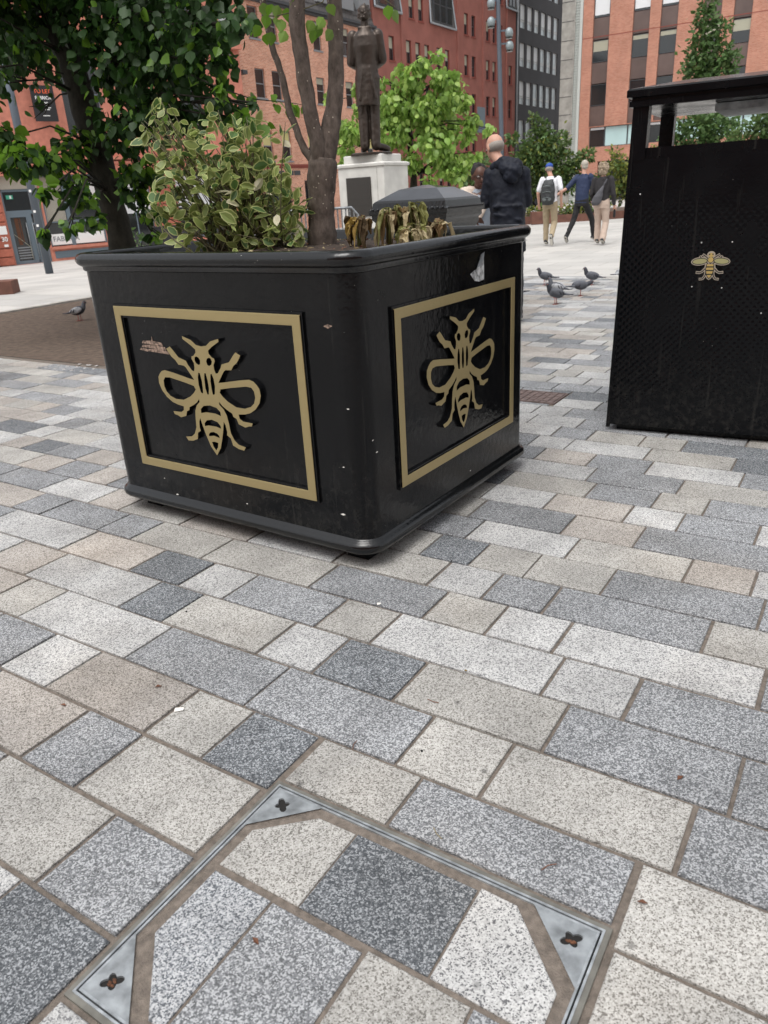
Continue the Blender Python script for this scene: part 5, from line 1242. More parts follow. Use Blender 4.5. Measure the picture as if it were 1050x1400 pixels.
# brick building behind the young tree --------------------------------------------------------------
B2P = (-6.306, 49.60); G2 = -.72
b2 = bldg('brick_building', 'orange red brick building with dark sash windows and grey slate roof behind the young tree', B2P, BANG, 0)
ops = []; wl = []
for z0, z1, xs in ((9.92, 11.5, [-4.4, -2.8, .47, 2.1, 6.55, 8.15, 9.7, 12.2]), (6.9, 8.42, [-4.4, -2.8, .58, 2.12, 6.55, 8.15, 9.85, 12.2]), (3.54, 5.2, [-4.4, -2.8, .70, 2.5, 5.15, 6.8, 9.7, 12.1])):
    for x_ in xs: ops.append((x_, x_ + .88, z0, z1)); wl.append((x_, z0, .88, z1 - z0))
b_ops = [(-4.8, -2.2, .2, 2.4), (.4, 3.0, .2, 2.4), (4.4, 7.4, .2, 2.4), (9.2, 12.6, .2, 2.4)]
m1 = MB(); wall_open(m1, -9.0, 13.68, G2, 11.85, ops + b_ops); shell_box(m1, -9.0, 13.68, 0, 9, G2, 11.85)
m1.build('wall', MT['brick2'], b2)
for i, (x_, z_, w_, h_) in enumerate(wl):
    bl = dict(blind='yblind', bh=.5) if z_ < 4 else (dict(blind='blind', bh=.25) if wr.random() < .3 else {})
    window(b2, x_, z_, w_, h_, 'frgr', 'glass', **bl)
for a in b_ops: window(b2, a[0], a[2], a[1] - a[0], a[3] - a[2], 'frdk', 'glass', style='mull', sill=False)
m1 = MB(); m1.box(-9, 13.68, -.08, -.002, 3.22, 3.34); m1.box(-9, 13.68, -.05, -.002, 3.12, 3.22); m1.build('string_course', MT['lint3'], b2)
for x_ in (.7, 1.75, 2.7, 3.4, 5.0, 6.4):
    m1 = MB(); m1.box(x_, x_ + .62, -.03, -.002, 2.72, 2.98); m1.build('vent_panel', MT['frdk'], b2)
m1 = MB(); m1.box(-9, 13.68, -.32, .1, 11.86, 12.0); m1.box(-9, 13.68, -.2, .05, 11.72, 11.855); m1.build('gutter', MT['frdk'], b2)
m1 = MB(); m1.add([(-9, -.1, 12.0), (13.68, -.1, 12.0), (13.68, 1.2, 15.4), (-9, 1.2, 15.4), (13.68, 9, 15.4), (-9, 9, 15.4), (13.68, 9, 12), (-9, 9, 12)], [(0, 1, 2, 3), (3, 2, 4, 5), (1, 6, 4, 2), (0, 3, 5, 7), (5, 4, 6, 7)]); r2 = m1.build('roof', MT['slate'], b2)
for i in range(9):
    m1 = MB(); zz = 12.05 + i * .36; yy = -.1 + (zz - 12) * 1.3 / 3.4
    m1.box(-9, 13.68, yy - .03, yy + .05, zz, zz + .04); m1.build('slate_course', MT['slate'], r2)
for x_ in (7.2, 10.0, 12.0):
    m1 = MB(); m1.box(x_, x_ + 1.3, -.06, 1.0, 12.6, 14.2); d_ = m1.build('dormer', MT['frgr'], r2)
m1 = MB(); m1.box(-9.0, -1.0, -.5, -.25, G2, 11.0); 
m1 = MB(); m1.tube([(-.85, -.12, G2), (-.85, -.12, 11.7)], .06, 8); m1.build('downpipe', MT['frdk'], b2, True)
m1 = MB(); m1.box(-.95, -.55, -.45, -.01, 7.95, 8.15); m1.build('wall_lamp', MT['frdk'], b2)

# red rendered building ------------------------------------------------------------------------------
b3 = bldg('red_building', 'long dark red rendered office building with rows of narrow sash windows', B2P, BANG, 0)
ops = []; wl = []
ROW3 = [(13.18, 14.72), (10.2, 11.74), (7.35, 8.9), (4.4, 5.95), (1.2, 2.9)]
LOW = [15.68, 18.15, 19.55, 20.95, 22.95, 24.35]
RGT = [27.85, 29.25, 32.15, 33.52, 34.9, 37.15]
for i, (z0, z1) in enumerate(ROW3):
    for x_ in (LOW if i else [18.72, 20.15]) + RGT:
        wd = .76; ops.append((x_, x_ + wd, z0, z1)); wl.append((x_, z0, wd, z1 - z0))
for x_ in RGT[:2] + RGT[2:5]: ops.append((x_, x_ + .76, 16.3, 17.8)); wl.append((x_, 16.3, .76, 1.5))
# the dormer zones are cut out of the parapet
D3 = [(13.9, 17.35, 13.25, 19.0), (21.9, 26.0, 13.25, 19.0), (36.3, 38.65, 16.2, 19.0)]
m1 = MB(); wall_open(m1, 13.70, 38.68, G2, 19.0, ops + D3, dep=.2, rev=1); shell_box(m1, 13.70, 38.68, 0, 10, G2, 19.0)
m1.build('wall', [MT['red3'], MT['lint3']], b3)
for i, (x_, z_, w_, h_) in enumerate(wl):
    rb = wr.random(); bl = dict(blind='blind', bh=.5) if (z_ > 10 and x_ < 26) or rb < .35 else {}
    window(b3, x_, z_, w_, h_, 'frdk', 'glass', silm='lint3', dep=.18, **bl)
    m1 = MB(); 
for x_, w_ in ((17.35, .25), (26.4, .3), (31.35, .25), (36.45, .15)):
    m1 = MB(); m1.box(x_, x_ + w_, -.12, -.001, G2, 13.2 if x_ < 20 else 19.0); m1.build('pilaster', MT['red3'], b3)
for a, b, c, d in D3:
    m1 = MB(); w_ = b - a
    m1.add([(a - .1, -.12, c), (b + .1, -.12, c), (b - .5, .5, c + 5.6), (a + .5, .5, c + 5.6)], [(0, 1, 2, 3)]); dm = m1.build('dormer', MT['slate'], b3)
    m1 = MB(); m1.bar((a - .1, -.16, c), (b + .1, -.16, c), .12, .12); m1.bar((a - .1, -.16, c), (a + .5, .46, c + 5.6), .10); m1.bar((b + .1, -.16, c), (b - .5, .46, c + 5.6), .10); m1.build('white_trim', MT['postlt'], dm)
    nw = max(2, int(w_ / 1.3))
    for i in range(nw):
        wx = a + .45 + i * (w_ - .9) / nw
        m1 = MB(); m1.box(wx + .05, wx + (w_ - .9) / nw - .08, -.14, .3, c + .15, c + 2.6); m1.build('dormer_window', MT['frdk'], dm)
        m1 = MB(); m1.box(wx + .15, wx + (w_ - .9) / nw - .18, -.16, -.141, c + .25, c + 1.3); m1.box(wx + .15, wx + (w_ - .9) / nw - .18, -.16, -.141, c + 1.4, c + 2.5); m1.build('dormer_pane', MT['glass'], dm)
m1 = MB(); m1.box(28.6, 30.0, -.9, -.8, 5.8, 7.8); m1 = m1.build('banner', MT['frblue'], b3)

# dark grey building ---------------------------------------------------------------------------------
b4 = bldg('dark_grey_building', 'dark grey building with bands of white framed windows beside the concrete tower', B2P, BANG, 0)
ops = []; wl = []
for z0, z1 in ((18.3, 20.25), (15.08, 17.05), (11.92, 13.9), (8.7, 10.7), (5.3, 7.3), (2.0, 4.0)):
    for i in range(6):
        x_ = 39.72 + 1.775 * i; ops.append((x_, x_ + 1.32, z0, z1)); wl.append((x_, z0, 1.32, z1 - z0, i))
m1 = MB(); wall_open(m1, 38.70, 51.4, G2, 24, ops, dep=.22); shell_box(m1, 38.70, 51.4, 0, 12, G2, 24); m1.build('wall', MT['grey4'], b4)
for x_, z_, w_, h_, i in wl:
    lit = (z_ > 15 and i < 5) or (z_ > 11 and i < 3) or (8 < z_ < 9 and i < 2)
    window(b4, x_, z_, w_, h_, 'frwh', 'glassb', dep=.16, style='split', sill=False, **(dict(blind='glassw', bh=.62) if lit else {}))  # white blinds and pale panes put reflected sky into the window colour
m1 = MB(); m1.tube([(38.95, -.1, G2), (38.95, -.1, 22)], .08, 6); m1.build('downpipe', MT['frgr'], b4, True)

# concrete tower and salmon brick building ------------------------------------------------------------
P6 = (20.298, 72.201)
def W6(s, y): return (P6[0] + s * cos(YA) - y * sin(YA), P6[1] + s * sin(YA) + y * cos(YA))
ctw = bldg('concrete_tower', 'tall grey concrete stair tower with a pale ribbed strip at its right side', W6(0, 0), AANG, 0)
m1 = MB(); m1.box(-3.5, -2.42, .1, 9, -.9, 30); m1.build('wall', MT['conc'], ctw)
for i in range(20):
    m1 = MB(); m1.box(-3.51, -2.41, .085, .0995, 1.2 + i * 1.4, 1.24 + i * 1.4); m1.build('panel_joint', MT['grey4'], ctw)
m1 = MB(); m1.box(-2.40, -2.30, 0, 9, -.9, 30); m1.build('fin', MT['conc'], ctw)
m1 = MB(); m1.box(-2.295, -1.9, .12, 9, -.9, 30); m1.build('ribbed_strip', MT['conclt'], ctw)
m1 = MB(); m1.box(-2.295, -1.9, .05, .119, 0, .07); rib = m1.mesh('rib', MT['conclt'])
for i in range(150): o = link('rib', rib, ctw); o.location = (0, 0, -.5 + i * .2)
m1 = MB(); m1.box(-1.895, -1.66, -.02, 9, -.9, 30); m1.build('edge_fin', MT['conclt'], ctw)
b6 = bldg('salmon_brick_building', 'salmon brick office building with tall strips of brown panels and windows above the litter bin', W6(0, 0), AANG, 0)
cols = [(-.76, .61), (2.5, 3.83), (4.67, 6.0), (7.86, 9.2), (10.08, 11.38), (13.2, 14.5), (15.4, 16.7), (18.6, 19.9), (20.8, 22.1)]
strips = [(a, b, 5.70, 26.0) for a, b in cols]; gw_ = [(-.68, 22.5, 4.08, 5.64)]; under = [(.2, 22.5, -.3, 2.92)]
m1 = MB(); wall_open(m1, -1.63, 24, -.9, 27, strips + gw_ + under, dep=.25); shell_box(m1, -1.63, 24, 0, 12, -.9, 27); m1.build('wall', MT['brick6'], b6)
m1 = MB(); m1.box(.2, 22.5, .24, .26, -.3, 2.92); m1.build('undercroft_shade', MT['signblk'], b6)  # black sheet painted as the shadow inside the ground floor opening
xg = -.68; gi = 0
while xg < 22.4:
    wd = 1.33 if gi == 0 else (1.95 if gi == 1 else 1.5); wd = min(wd, 22.5 - xg)
    window(b6, xg, 4.08, wd - .02, 1.56, 'frdk', 'glass' if gi in (0, 3) else 'glasscy', dep=.2, style='none', sill=False, **(dict(blind='glassw', bh=.14) if gi in (0, 3) else {}))
    xg += wd; gi += 1
for ci, (a, b) in enumerate(cols):
    z_ = 5.70; k_ = 0
    while z_ < 25:
        m1 = MB() 
        key = ('pan',)
        if key not in WIN:
            m1.box(0, 1.31, 0, .04, .02, 1.54); WIN[key] = m1.mesh('spandrel_panel', MT['panel6'])
        o = link('spandrel_panel', WIN[key], b6); o.location = (a + .01, .17, z_)
        bl = [dict(), dict(blind='blind', bh=.5), dict(blind='glassw', bh=.9)][min(k_, 2)]
        if k_ == 1 and ci in (1, 2): bl = dict(blind='blind', bh=.22)
        window(b6, a + .01, z_ + 1.58, 1.31, 1.6, 'frdk', 'glass', dep=.2, style='none', sill=False, **bl)
        z_ += 3.235; k_ += 1
m1 = MB(); m1.box(-1.63, 24, -.004, .0, 12.32, 12.38); m1.build('movement_joint', MT['lint3'], b6)
m1 = MB(); m1.box(3.2, 3.8, -.3, 0, 4.15, 4.4); m1.build('vent_unit', MT['frwh'], b6)
# enclosing blocks to the right, only glimpsed through the bin
# left red sandstone building ---------------------------------------------------------------------------
B1ANG = RAD(40.0); B1P = (-15.82, 34.69); G1 = -.70
b1 = bldg('sandstone_building', 'red sandstone shop building with a grey framed glass door numbered 30 at the left', B1P, B1ANG, G1)
zz = lambda z: z * 1.54
wops = [(.46, 2.05, 0, 3.56), (2.12, 4.75, .62, 3.56), (5.6, 7.3, .2, 3.4), (8.6, 11.2, .5, 3.4), (-6.5, -1.2, .6, 3.4),
        (-.9, .55, 5.2, 8.6), (3.9, 5.6, 5.2, 8.4), (6.8, 7.9, 5.2, 8.4), (9.5, 10.7, 5.6, 8.2), (-4.5, -3, 5.2, 8.6), (9.6, 10.7, 9.4, 11.6), (12.1, 12.7, 8.6, 11.5), (3.9, 5.4, 10, 12.5), (.6, 2.0, 10, 12.5), (6.8, 7.9, 10, 12.5)]
m1 = MB(); wall_open(m1, -12, 13.05, -.1, 15.5, wops, dep=.3); shell_box(m1, -12, 13.05, 0, 9, -.1, 15.5); m1.build('wall', MT['stone1'], b1)
for z0, z1, d_ in ((3.56, 3.62, .3), (3.62, 3.95, .16), (3.95, 4.05, .22), (4.12, 4.22, .3), (8.9, 9.1, .3), (9.1, 9.5, .12), (9.5, 9.62, .25)):
    m1 = MB(); m1.box(-12, 13.07, -d_, -.002, z0, z1); m1.build('cornice', MT['stone1'], b1)
for px_, w_ in ((-.62, 1.02), (4.8, .75), (7.35, 1.2), (11.25, 1.5)):
    for i in range(10):
        m1 = MB(); m1.box(px_ + .01, px_ + w_ - .01, -.10 - .004 * (i % 2), -.002, .02 + i * .355, .355 + i * .355 - .02); bevelmod(m1.build('stone_block', MT['stone1b'], b1), .02, 1)
# glazed entrance
dr = empty('entrance_door', (.46, .12, 0)); dr.parent = b1
m1 = MB()
for a in ((0, .10, 0, 3.0), (1.49, 1.59, 0, 3.0), (.10, 1.49, 2.05, 2.2), (.10, 1.49, 2.95, 3.05), (.86, 1.02, 0, 2.05), (.10, .2, 0, 2.05), (.2, .86, 0, .14), (.2, .86, 1.93, 2.05), (1.02, 1.10, 0, 2.05), (1.10, 1.49, 1.6, 1.67), (1.02, 1.49, 0, .14)):
    m1.box(a[0], a[1], 0, .07, a[2], a[3])
m1.build('door_frame', MT['frblue'], dr)
m1 = MB(); m1.box(.2, .86, .05, .06, .14, 1.93); m1.box(1.1, 1.49, .05, .06, .8, 1.93); m1.box(.1, 1.49, .05, .06, 2.2, 2.95); m1.build('door_glass', MT['glass'], dr)
m1 = MB(); m1.box(1.1, 1.49, .04, .049, .14, .8); m1.build('kick_panel', MT['frblue'], dr)
for x_ in (.80, 1.06): m1 = MB(); m1.tube([(x_, -.06, .15), (x_, -.06, 1.7)], .018, 6); m1.build('handle', MT['steel'], dr, True)
for i in range(5): m1 = MB(); m1.box(.25, .80, .044, .049, .22 + i * .11, .27 + i * .11); m1.build('stair_tread', MT['frgr'], dr)
m1 = MB(); m1.tube([(.22, .04, 1.25), (.80, .04, .7), (.8, .04, .2)], .012, 5); m1.build('handrail', MT['blind'], dr)
m1 = MB(); m1.box(.55, .60, .03, .049, 0.9, 1.9); m1.box(.36, .52, .044, .049, .8, 1.9); m1.build('interior_screen', MT['rust'], dr)
es = MB(); es.box(.22, .50, -.01, .01, 2.66, 2.82); es = es.build('exit_sign', MT['green'], dr)
m1 = MB(); m1.box(.36, .44, -.013, -.0105, 2.68, 2.80); m1.build('running_symbol', MT['white'], dr)
m1 = MB(); m1.box(1.18, 1.36, .02, .045, 1.38, 1.6); m1.build('door_notice', MT['white'], dr)
m1 = MB(); m1.box(.46, 2.05, .05, .3, 3.05, 3.56); m1.build('soffit_panel', MT['cream'], b1)
FACE_ = Matrix.Rotation(RAD(90), 4, 'X')
m1 = MB(); m1.box(.02, .34, -.125, -.115, 1.28, 1.62); sg = m1.build('name_plate', MT['white'], b1)
text('lettering', '30', .26, MT['white'], b1, Matrix.Translation((.17, -.12, 1.08)) @ FACE_)
m1 = MB(); m1.box(.10, .27, -.125, -.115, .78, .88); m1.build('small_plate', MT['white'], b1)
# shop window bay
sw = empty('shop_window', (2.12, .1, .62)); sw.parent = b1
m1 = MB()
for a in ((0, .09, 0, 2.94), (.98, 1.16, 0, 2.94), (2.54, 2.63, 0, 2.94), (.09, .98, 1.0, 1.04), (1.16, 2.54, .98, 1.06), (0, 2.63, 2.88, 2.94)): m1.box(a[0], a[1], 0, .08, a[2], a[3])
m1.build('window_frame', MT['frblue'], sw)
m1 = MB(); m1.box(.09, 2.54, .1, .11, .02, 2.88); m1.build('window_glass', MT['glass'], sw)
for i in range(14):
    m1 = MB(); m1.box(.10 + i * .062, .10 + i * .062 + .05, .05, .08, 1.05, 2.87); m1.build('blind_slat', MT['cream'], sw)
m1 = MB(); m1.box(1.18, 2.5, .04, .09, 1.78, 2.6); m1.build('white_board', MT['white'], sw)
m1 = MB(); m1.box(.02, 2.6, .01, .04, .06, .52); wb = m1.build('sign_strip', MT['white'], sw)
text('lettering', 'FABRICA', .30, MT['greysign'], wb, Matrix.Translation((.75, .005, .30)) @ FACE_)
m1 = MB(); m1.box(2.2, 4.7, -.02, -.002, .12, .42); m1.build('grey_vent_panel', MT['frblue'], b1)
m1 = MB(); m1.box(2.1, 4.8, -.12, -.002, .5, .6); m1.build('sill_course', MT['stone1'], b1)
for a in (wops[2:5]):
    window(b1, a[0], a[2], a[1] - a[0], a[3] - a[2], 'frblue', 'glass', dep=.25, style='mull', sill=False, **(dict(blind='glassw', bh=.5)))
for a in wops[5:]:
    window(b1, a[0], a[2], a[1] - a[0], a[3] - a[2], 'frwh' if a[0] > 12 else 'frblue', 'glassb' if a[0] > 12 else 'glass', dep=.22, style='sash', silm='stone1')
m1 = MB(); m1.tube([(-.35, -.2, 0), (-.35, -.2, 3.4)], .06, 8); m1.build('downpipe', MT['frblue'], b1, True)
tl = MB(); tl.box(0, .95, -.06, 0, 0, 1.35); tl = tl.build('to_let_board', MT['signblk'])
tl.parent = None; Mx = Matrix.Translation((*B1P, G1)) @ Matrix.Rotation(B1ANG, 4, 'Z') @ Matrix.Translation((2.45, -.35, 5.62)); tl.matrix_world = Mx
tag(tl, 'black letting board with orange TO LET lettering on the sandstone building behind the leaves', 'sign')
for s_, z_, sz_, m_ in (('TO LET', 1.12, .21, 'orange'), ('FABRICA', .88, .17, 'white'), ('VIBE', .66, .17, 'white')):
    text('lettering', s_, sz_, MT[m_], tl, Matrix.Translation((.47, -.062, z_)) @ FACE_)
for z_, w_ in ((.50, .5), (.43, .38), (.2, .3)):
    m1 = MB(); m1.box(.47 - w_ / 2, .47 + w_ / 2, -.063, -.061, z_, z_ + .03); m1.build('small_print', MT['white'], tl)
# unseen brick block added behind the viewer to darken reflections in the glossy paint
b7 = bldg('added_building', 'plain brick building added unseen behind the viewer for the black paint to reflect', (38, -24), RAD(172), 0)
ops = [(x_, x_ + 1.3, z_, z_ + 1.8) for x_ in np.arange(2, 70, 3.2).tolist() for z_ in (1.2, 4.6, 8.0, 11.4)]
m1 = MB(); wall_open(m1, 0, 74, -.5, 14.5, ops); shell_box(m1, 0, 74, 0, 9, -.5, 14.5); m1.build('wall', MT['brick6'], b7)
for a, b, c, d in ops: window(b7, a, c, b - a, d - c, 'frgr', 'glass')
MT['lipd'] = mat('dark lips', (.12, .035, .03), .5)
# ------------------------------------------------------------------ people
def cap(mb, a, b, ra, rb, flat=None, n=14, k=5):
    """tapered capsule; flat=(axis vector, factor) squashes the section along that axis"""
    a = Vector(a); b = Vector(b); d = b - a; L = max(d.length, 1e-4); d.normalize()
    x = d.cross(Vector((0.01, 1, .02)));
    if x.length < .1: x = d.cross(Vector((1, 0, 0)))
    x.normalize(); y = x.cross(d).normalized(); rings = []
    def ring(c, r):
        pts = []
        for i in range(n):
            o = r * (cos(2 * pi * i / n) * x + sin(2 * pi * i / n) * y)
            if flat:
                ax = Vector(flat[0]).normalized(); o = o + ax * o.dot(ax) * (flat[1] - 1)
            pts.append(c + o)
        return pts
    for t in (1.0, .85, .6, .3): rings.append(ring(a - d * ra * sin(t * pi / 2) * .98, max(.0008, ra * cos(t * pi / 2))))
    for i in range(k + 1): rings.append(ring(a.lerp(b, i / k), ra + (rb - ra) * i / k))
    for t in (.3, .6, .85, 1.0): rings.append(ring(b + d * rb * sin(t * pi / 2) * .98, max(.0008, rb * cos(t * pi / 2))))
    mb.loft(rings)
def blob(name, mb, m, parent, vox=.010, smooth=3, disp=None):
    o = mb.build(name, m, parent, True)
    r_ = o.modifiers.new('remesh', 'REMESH'); r_.mode = 'VOXEL'; r_.voxel_size = vox; r_.use_smooth_shade = True
    s_ = o.modifiers.new('smooth', 'SMOOTH'); s_.iterations = smooth; s_.factor = .6
    if disp:
        tx = bpy.data.textures.new(name, 'CLOUDS'); tx.noise_scale = disp[0]
        dm = o.modifiers.new('displace', 'DISPLACE'); dm.texture = tx; dm.strength = disp[1]; dm.texture_coords = 'GLOBAL'; dm.mid_level = .5
    return o
def section(mb, rows, n=20):
    """rows: (cx, cy, z, rx, ry, yaw)"""
    mb.loft([[Vector((cx + rx * cos(t) * cos(w) - ry * sin(t) * sin(w), cy + rx * cos(t) * sin(w) + ry * sin(t) * cos(w), z)) for t in [2 * pi * i / n for i in range(n)]] for cx, cy, z, rx, ry, w in rows])
def hand(parent, wrist, direction, palmn, s=1.0, curl=.5, mirror=1):
    w = Vector(wrist); d = Vector(direction).normalized(); nrm = Vector(palmn); nrm = (nrm - d * nrm.dot(d)).normalized(); sd_ = d.cross(nrm) * mirror
    mb = MB(); cap(mb, w - d * .01, w + d * .07 * s, .020 * s, .030 * s, (nrm, .5), 10, 3)
    for i, (o_, L_) in enumerate(((-.028, .070), (-.010, .080), (.009, .075), (.026, .058))):
        a = w + d * .078 * s + sd_ * o_ * s; dd = d; r_ = .0088 * s; seg = L_ * s / 3; p = a
        for k_ in range(3):
            dd = (dd + nrm * curl * .55 + sd_ * o_ * .8).normalized(); q = p + dd * seg; cap(mb, p, q, r_, r_ * .88, None, 7, 1); p = q; r_ *= .9
    t0 = w + d * .022 * s - sd_ * .024 * s; t1 = t0 + (d * .6 - sd_ * .75 + nrm * .25).normalized() * .035 * s; t2 = t1 + (d * .9 - sd_ * .25 + nrm * .35).normalized() * .03 * s
    cap(mb, t0, t1, .012 * s, .0105 * s, None, 7, 1); cap(mb, t1, t2, .0105 * s, .008 * s, None, 7, 1)
    return mb
def head(mb, c, yaw, tilt, s=1.0):
    """adds skull, jaw, nose, ears and neck root to the body mesh; faces +y in local frame turned by yaw"""
    R_ = Matrix.Rotation(yaw, 3, 'Z') @ Matrix.Rotation(tilt, 3, 'X'); c = Vector(c)
    def P(x, y, z): return c + R_ @ Vector((x * s, y * s, z * s))
    mb.ell(tuple(P(0, -.008, .025)), (.076 * s, .094 * s, .092 * s), 18, 12, tf=R_)
    mb.ell(tuple(P(0, .030, -.035)), (.058 * s, .062 * s, .070 * s), 14, 10, tf=R_)
    cap(mb, P(0, .082, .008), P(0, .104, -.022), .009 * s, .014 * s, None, 8, 1)
    for sx in (-1, 1): mb.ell(tuple(P(sx * .078, -.005, -.005)), (.011 * s, .020 * s, .032 * s), 8, 6, tf=R_)
    return P, R_
def face(parent, P, R_, s, lipm='lip'):
    for sx in (-1, 1):
        m1 = MB(); m1.ell(tuple(P(sx * .031, .081, .010)), (.011 * s, .005 * s, .006 * s), 8, 6, tf=R_); e_ = m1.build('eye', MT['eyew'], parent, True)
        m1 = MB(); m1.ell(tuple(P(sx * .031, .085, .010)), (.005 * s, .003 * s, .005 * s), 8, 6, tf=R_); m1.build('iris', MT['eyeb'], e_, True)
    m1 = MB(); m1.ell(tuple(P(0, .086, -.058)), (.022 * s, .006 * s, .006 * s), 10, 6, tf=R_); m1.build('mouth', MT[lipm], parent, True)
def person(label, loc, rz, K, skin='skin', group=None):
    """K: joints and clothes in the person's own frame, facing +y, right hand +x"""
    t = thing('person', label, 'person', loc, rz, group)
    s = K.get('s', 1.0); J = K['J']
    mb = MB()
    section(mb, [(J['hip'][0], J['hip'][1], J['hip'][2] - .10, .12, .09, 0), (*J['hip'], .15, .105, K.get('hy', 0)), (*(Vector(J['hip']).lerp(Vector(J['chest']), .45)), .125, .09, K.get('hy', 0)), (*J['chest'], .155, .105, K.get('sy', 0)), (*(Vector(J['chest']).lerp(Vector(J['neck']), .6)), .15, .09, K.get('sy', 0)), (*J['neck'], .06, .055, 0)])
    cap(mb, J['neck'], Vector(J['head']) + Vector((0, -.01, -.05)), .052, .050)
    P, R_ = head(mb, J['head'], K.get('yaw', 0), K.get('tilt', 0))
    for a in ('l', 'r'):
        cap(mb, J['sh' + a], J['el' + a], .046, .037); cap(mb, J['el' + a], J['wr' + a], .038, .026)
        cap(mb, J['hp' + a], J['kn' + a], .078, .052); cap(mb, J['kn' + a], J['an' + a], .054, .038)
        cap(mb, J['an' + a], J['to' + a], .036, .03)
    for a, mir in (('l', 1), ('r', -1)):
        hd_ = hand(t, J['wr' + a], K.get('hd' + a, Vector(J['wr' + a]) - Vector(J['el' + a])), K.get('hn' + a, (0, 1, -.2)), 1.0, K.get('curl', .35), mir)
        mb.add(hd_.v, hd_.f)
    body_ = blob('body', mb, MT[skin], t, .0068, 2)
    face(t, P, R_, 1.0, 'lipd' if skin == 'skind' else 'lip')
    # trousers or leggings
    mb = MB(); g_ = K.get('leg', 1.0)
    h = Vector(J['hip']); section(mb, [(h.x, h.y, h.z - .13, .150, .125, 0), (h.x, h.y, h.z - .02, .172, .130, 0), (h.x, h.y, h.z + .07, .158, .118, 0), (h.x, h.y, h.z + .12, .148, .112, 0)])
    for a in ('l', 'r'):
        cap(mb, J['hp' + a], J['kn' + a], .094 * g_, .068 * g_); e_ = Vector(J['kn' + a]).lerp(Vector(J['an' + a]), .93); cap(mb, J['kn' + a], e_, .070 * g_, K.get('cuff', .056) * g_)
    blob('trousers', mb, MT[K['legm']], t, .010, 2, (.06, .016))
    # shoes
    for a in ('l', 'r'):
        an, to = Vector(J['an' + a]), Vector(J['to' + a]); mb = MB(); up_ = Vector((0, 0, 1)); dn = (to - an).normalized(); pn_ = dn.cross(Vector((1, 0, 0))).normalized()
        heel = an - dn * .045 - pn_ * 0 ; cap(mb, heel, to, .042, .038, (pn_, .85), 12, 4); cap(mb, an + (an - Vector(J['kn' + a])).normalized() * -.03, an, .045, .046)
        sh_ = blob('shoe', mb, MT[K.get('shoem', 'shoe')], t, .009, 2)
        m1 = MB(); cap(m1, heel + pn_ * .030 * (1 if pn_.z < 0 else -1), to + pn_ * .028 * (1 if pn_.z < 0 else -1), .037, .034, (pn_, .25), 12, 4); m1.build('sole', MT['sole'], sh_, True)
    return t, P, R_, J
def std(fwdL, fwdR, s=1.0, kb=.06, lift=None):
    """walking legs: fwdL/fwdR = ankle offset along y; the trailing foot lifts on its toe"""
    J = dict(hip=(0, 0, .93), chest=(0, .01, 1.25), neck=(0, .0, 1.47), head=(0, .02, 1.625), shl=(-.18, 0, 1.40), shr=(.18, 0, 1.40), hpl=(-.085, 0, .88), hpr=(.085, 0, .88))
    for a, sx, f in (('l', -1, fwdL), ('r', 1, fwdR)):
        back = f < -.12
        az = .085 + (.10 if back else 0)
        J['an' + a] = (sx * .085, f, az)
        kx = (Vector(J['hp' + a]) + Vector(J['an' + a])) / 2; J['kn' + a] = (sx * .09, kx.y + (.10 if back else .05), .50 + (.0 if back else .01))
        J['to' + a] = (sx * .10, f + (.10 if back else .16), .045 if not back else .05)
    return J
def hairdo(t, P, R_, m, kind):
    mb = MB()
    if kind == 'short':
        mb.ell(tuple(P(0, -.016, .036)), (.081, .094, .090), 16, 10, tf=R_); mb.ell(tuple(P(0, -.035, -.02)), (.072, .066, .06), 14, 8, tf=R_)
    elif kind == 'ring':   # bald on top
        mb.ell(tuple(P(0, -.022, .004)), (.0815, .088, .062), 16, 10, tf=R_)
    elif kind == 'curl':
        g_ = random.Random(3)
        mb.ell(tuple(P(0, -.02, .03)), (.105, .11, .105), 16, 10, tf=R_); mb.ell(tuple(P(0, -.045, -.06)), (.098, .075, .085), 14, 8, tf=R_)
        for _ in range(60):
            a = g_.uniform(0, 6.28); z_ = g_.uniform(-.11, .12); r_ = .10 * math.sqrt(max(.1, 1 - (z_ / .16) ** 2)); q = (r_ * cos(a), -.03 + r_ * sin(a) * .95, z_)
            if q[1] > .055 and z_ < .06: continue
            mb.ell(tuple(P(*q)), (.026, .024, .024), 7, 5)
    elif kind == 'afro':
        g_ = random.Random(4)
        mb.ell(tuple(P(0, -.03, .045)), (.088, .092, .088), 16, 10, tf=R_)
        for _ in range(40):
            a = g_.uniform(0, 6.28); z_ = g_.uniform(.0, .09); q = (.078 * cos(a) * (1 - z_ * 5), -.03 + .08 * sin(a) * (1 - z_ * 5), .035 + z_); mb.ell(tuple(P(*q)), (.02, .02, .02), 6, 4)
    return blob('hair', mb, MT[m], t, .007, 1 if kind != 'short' else 2)
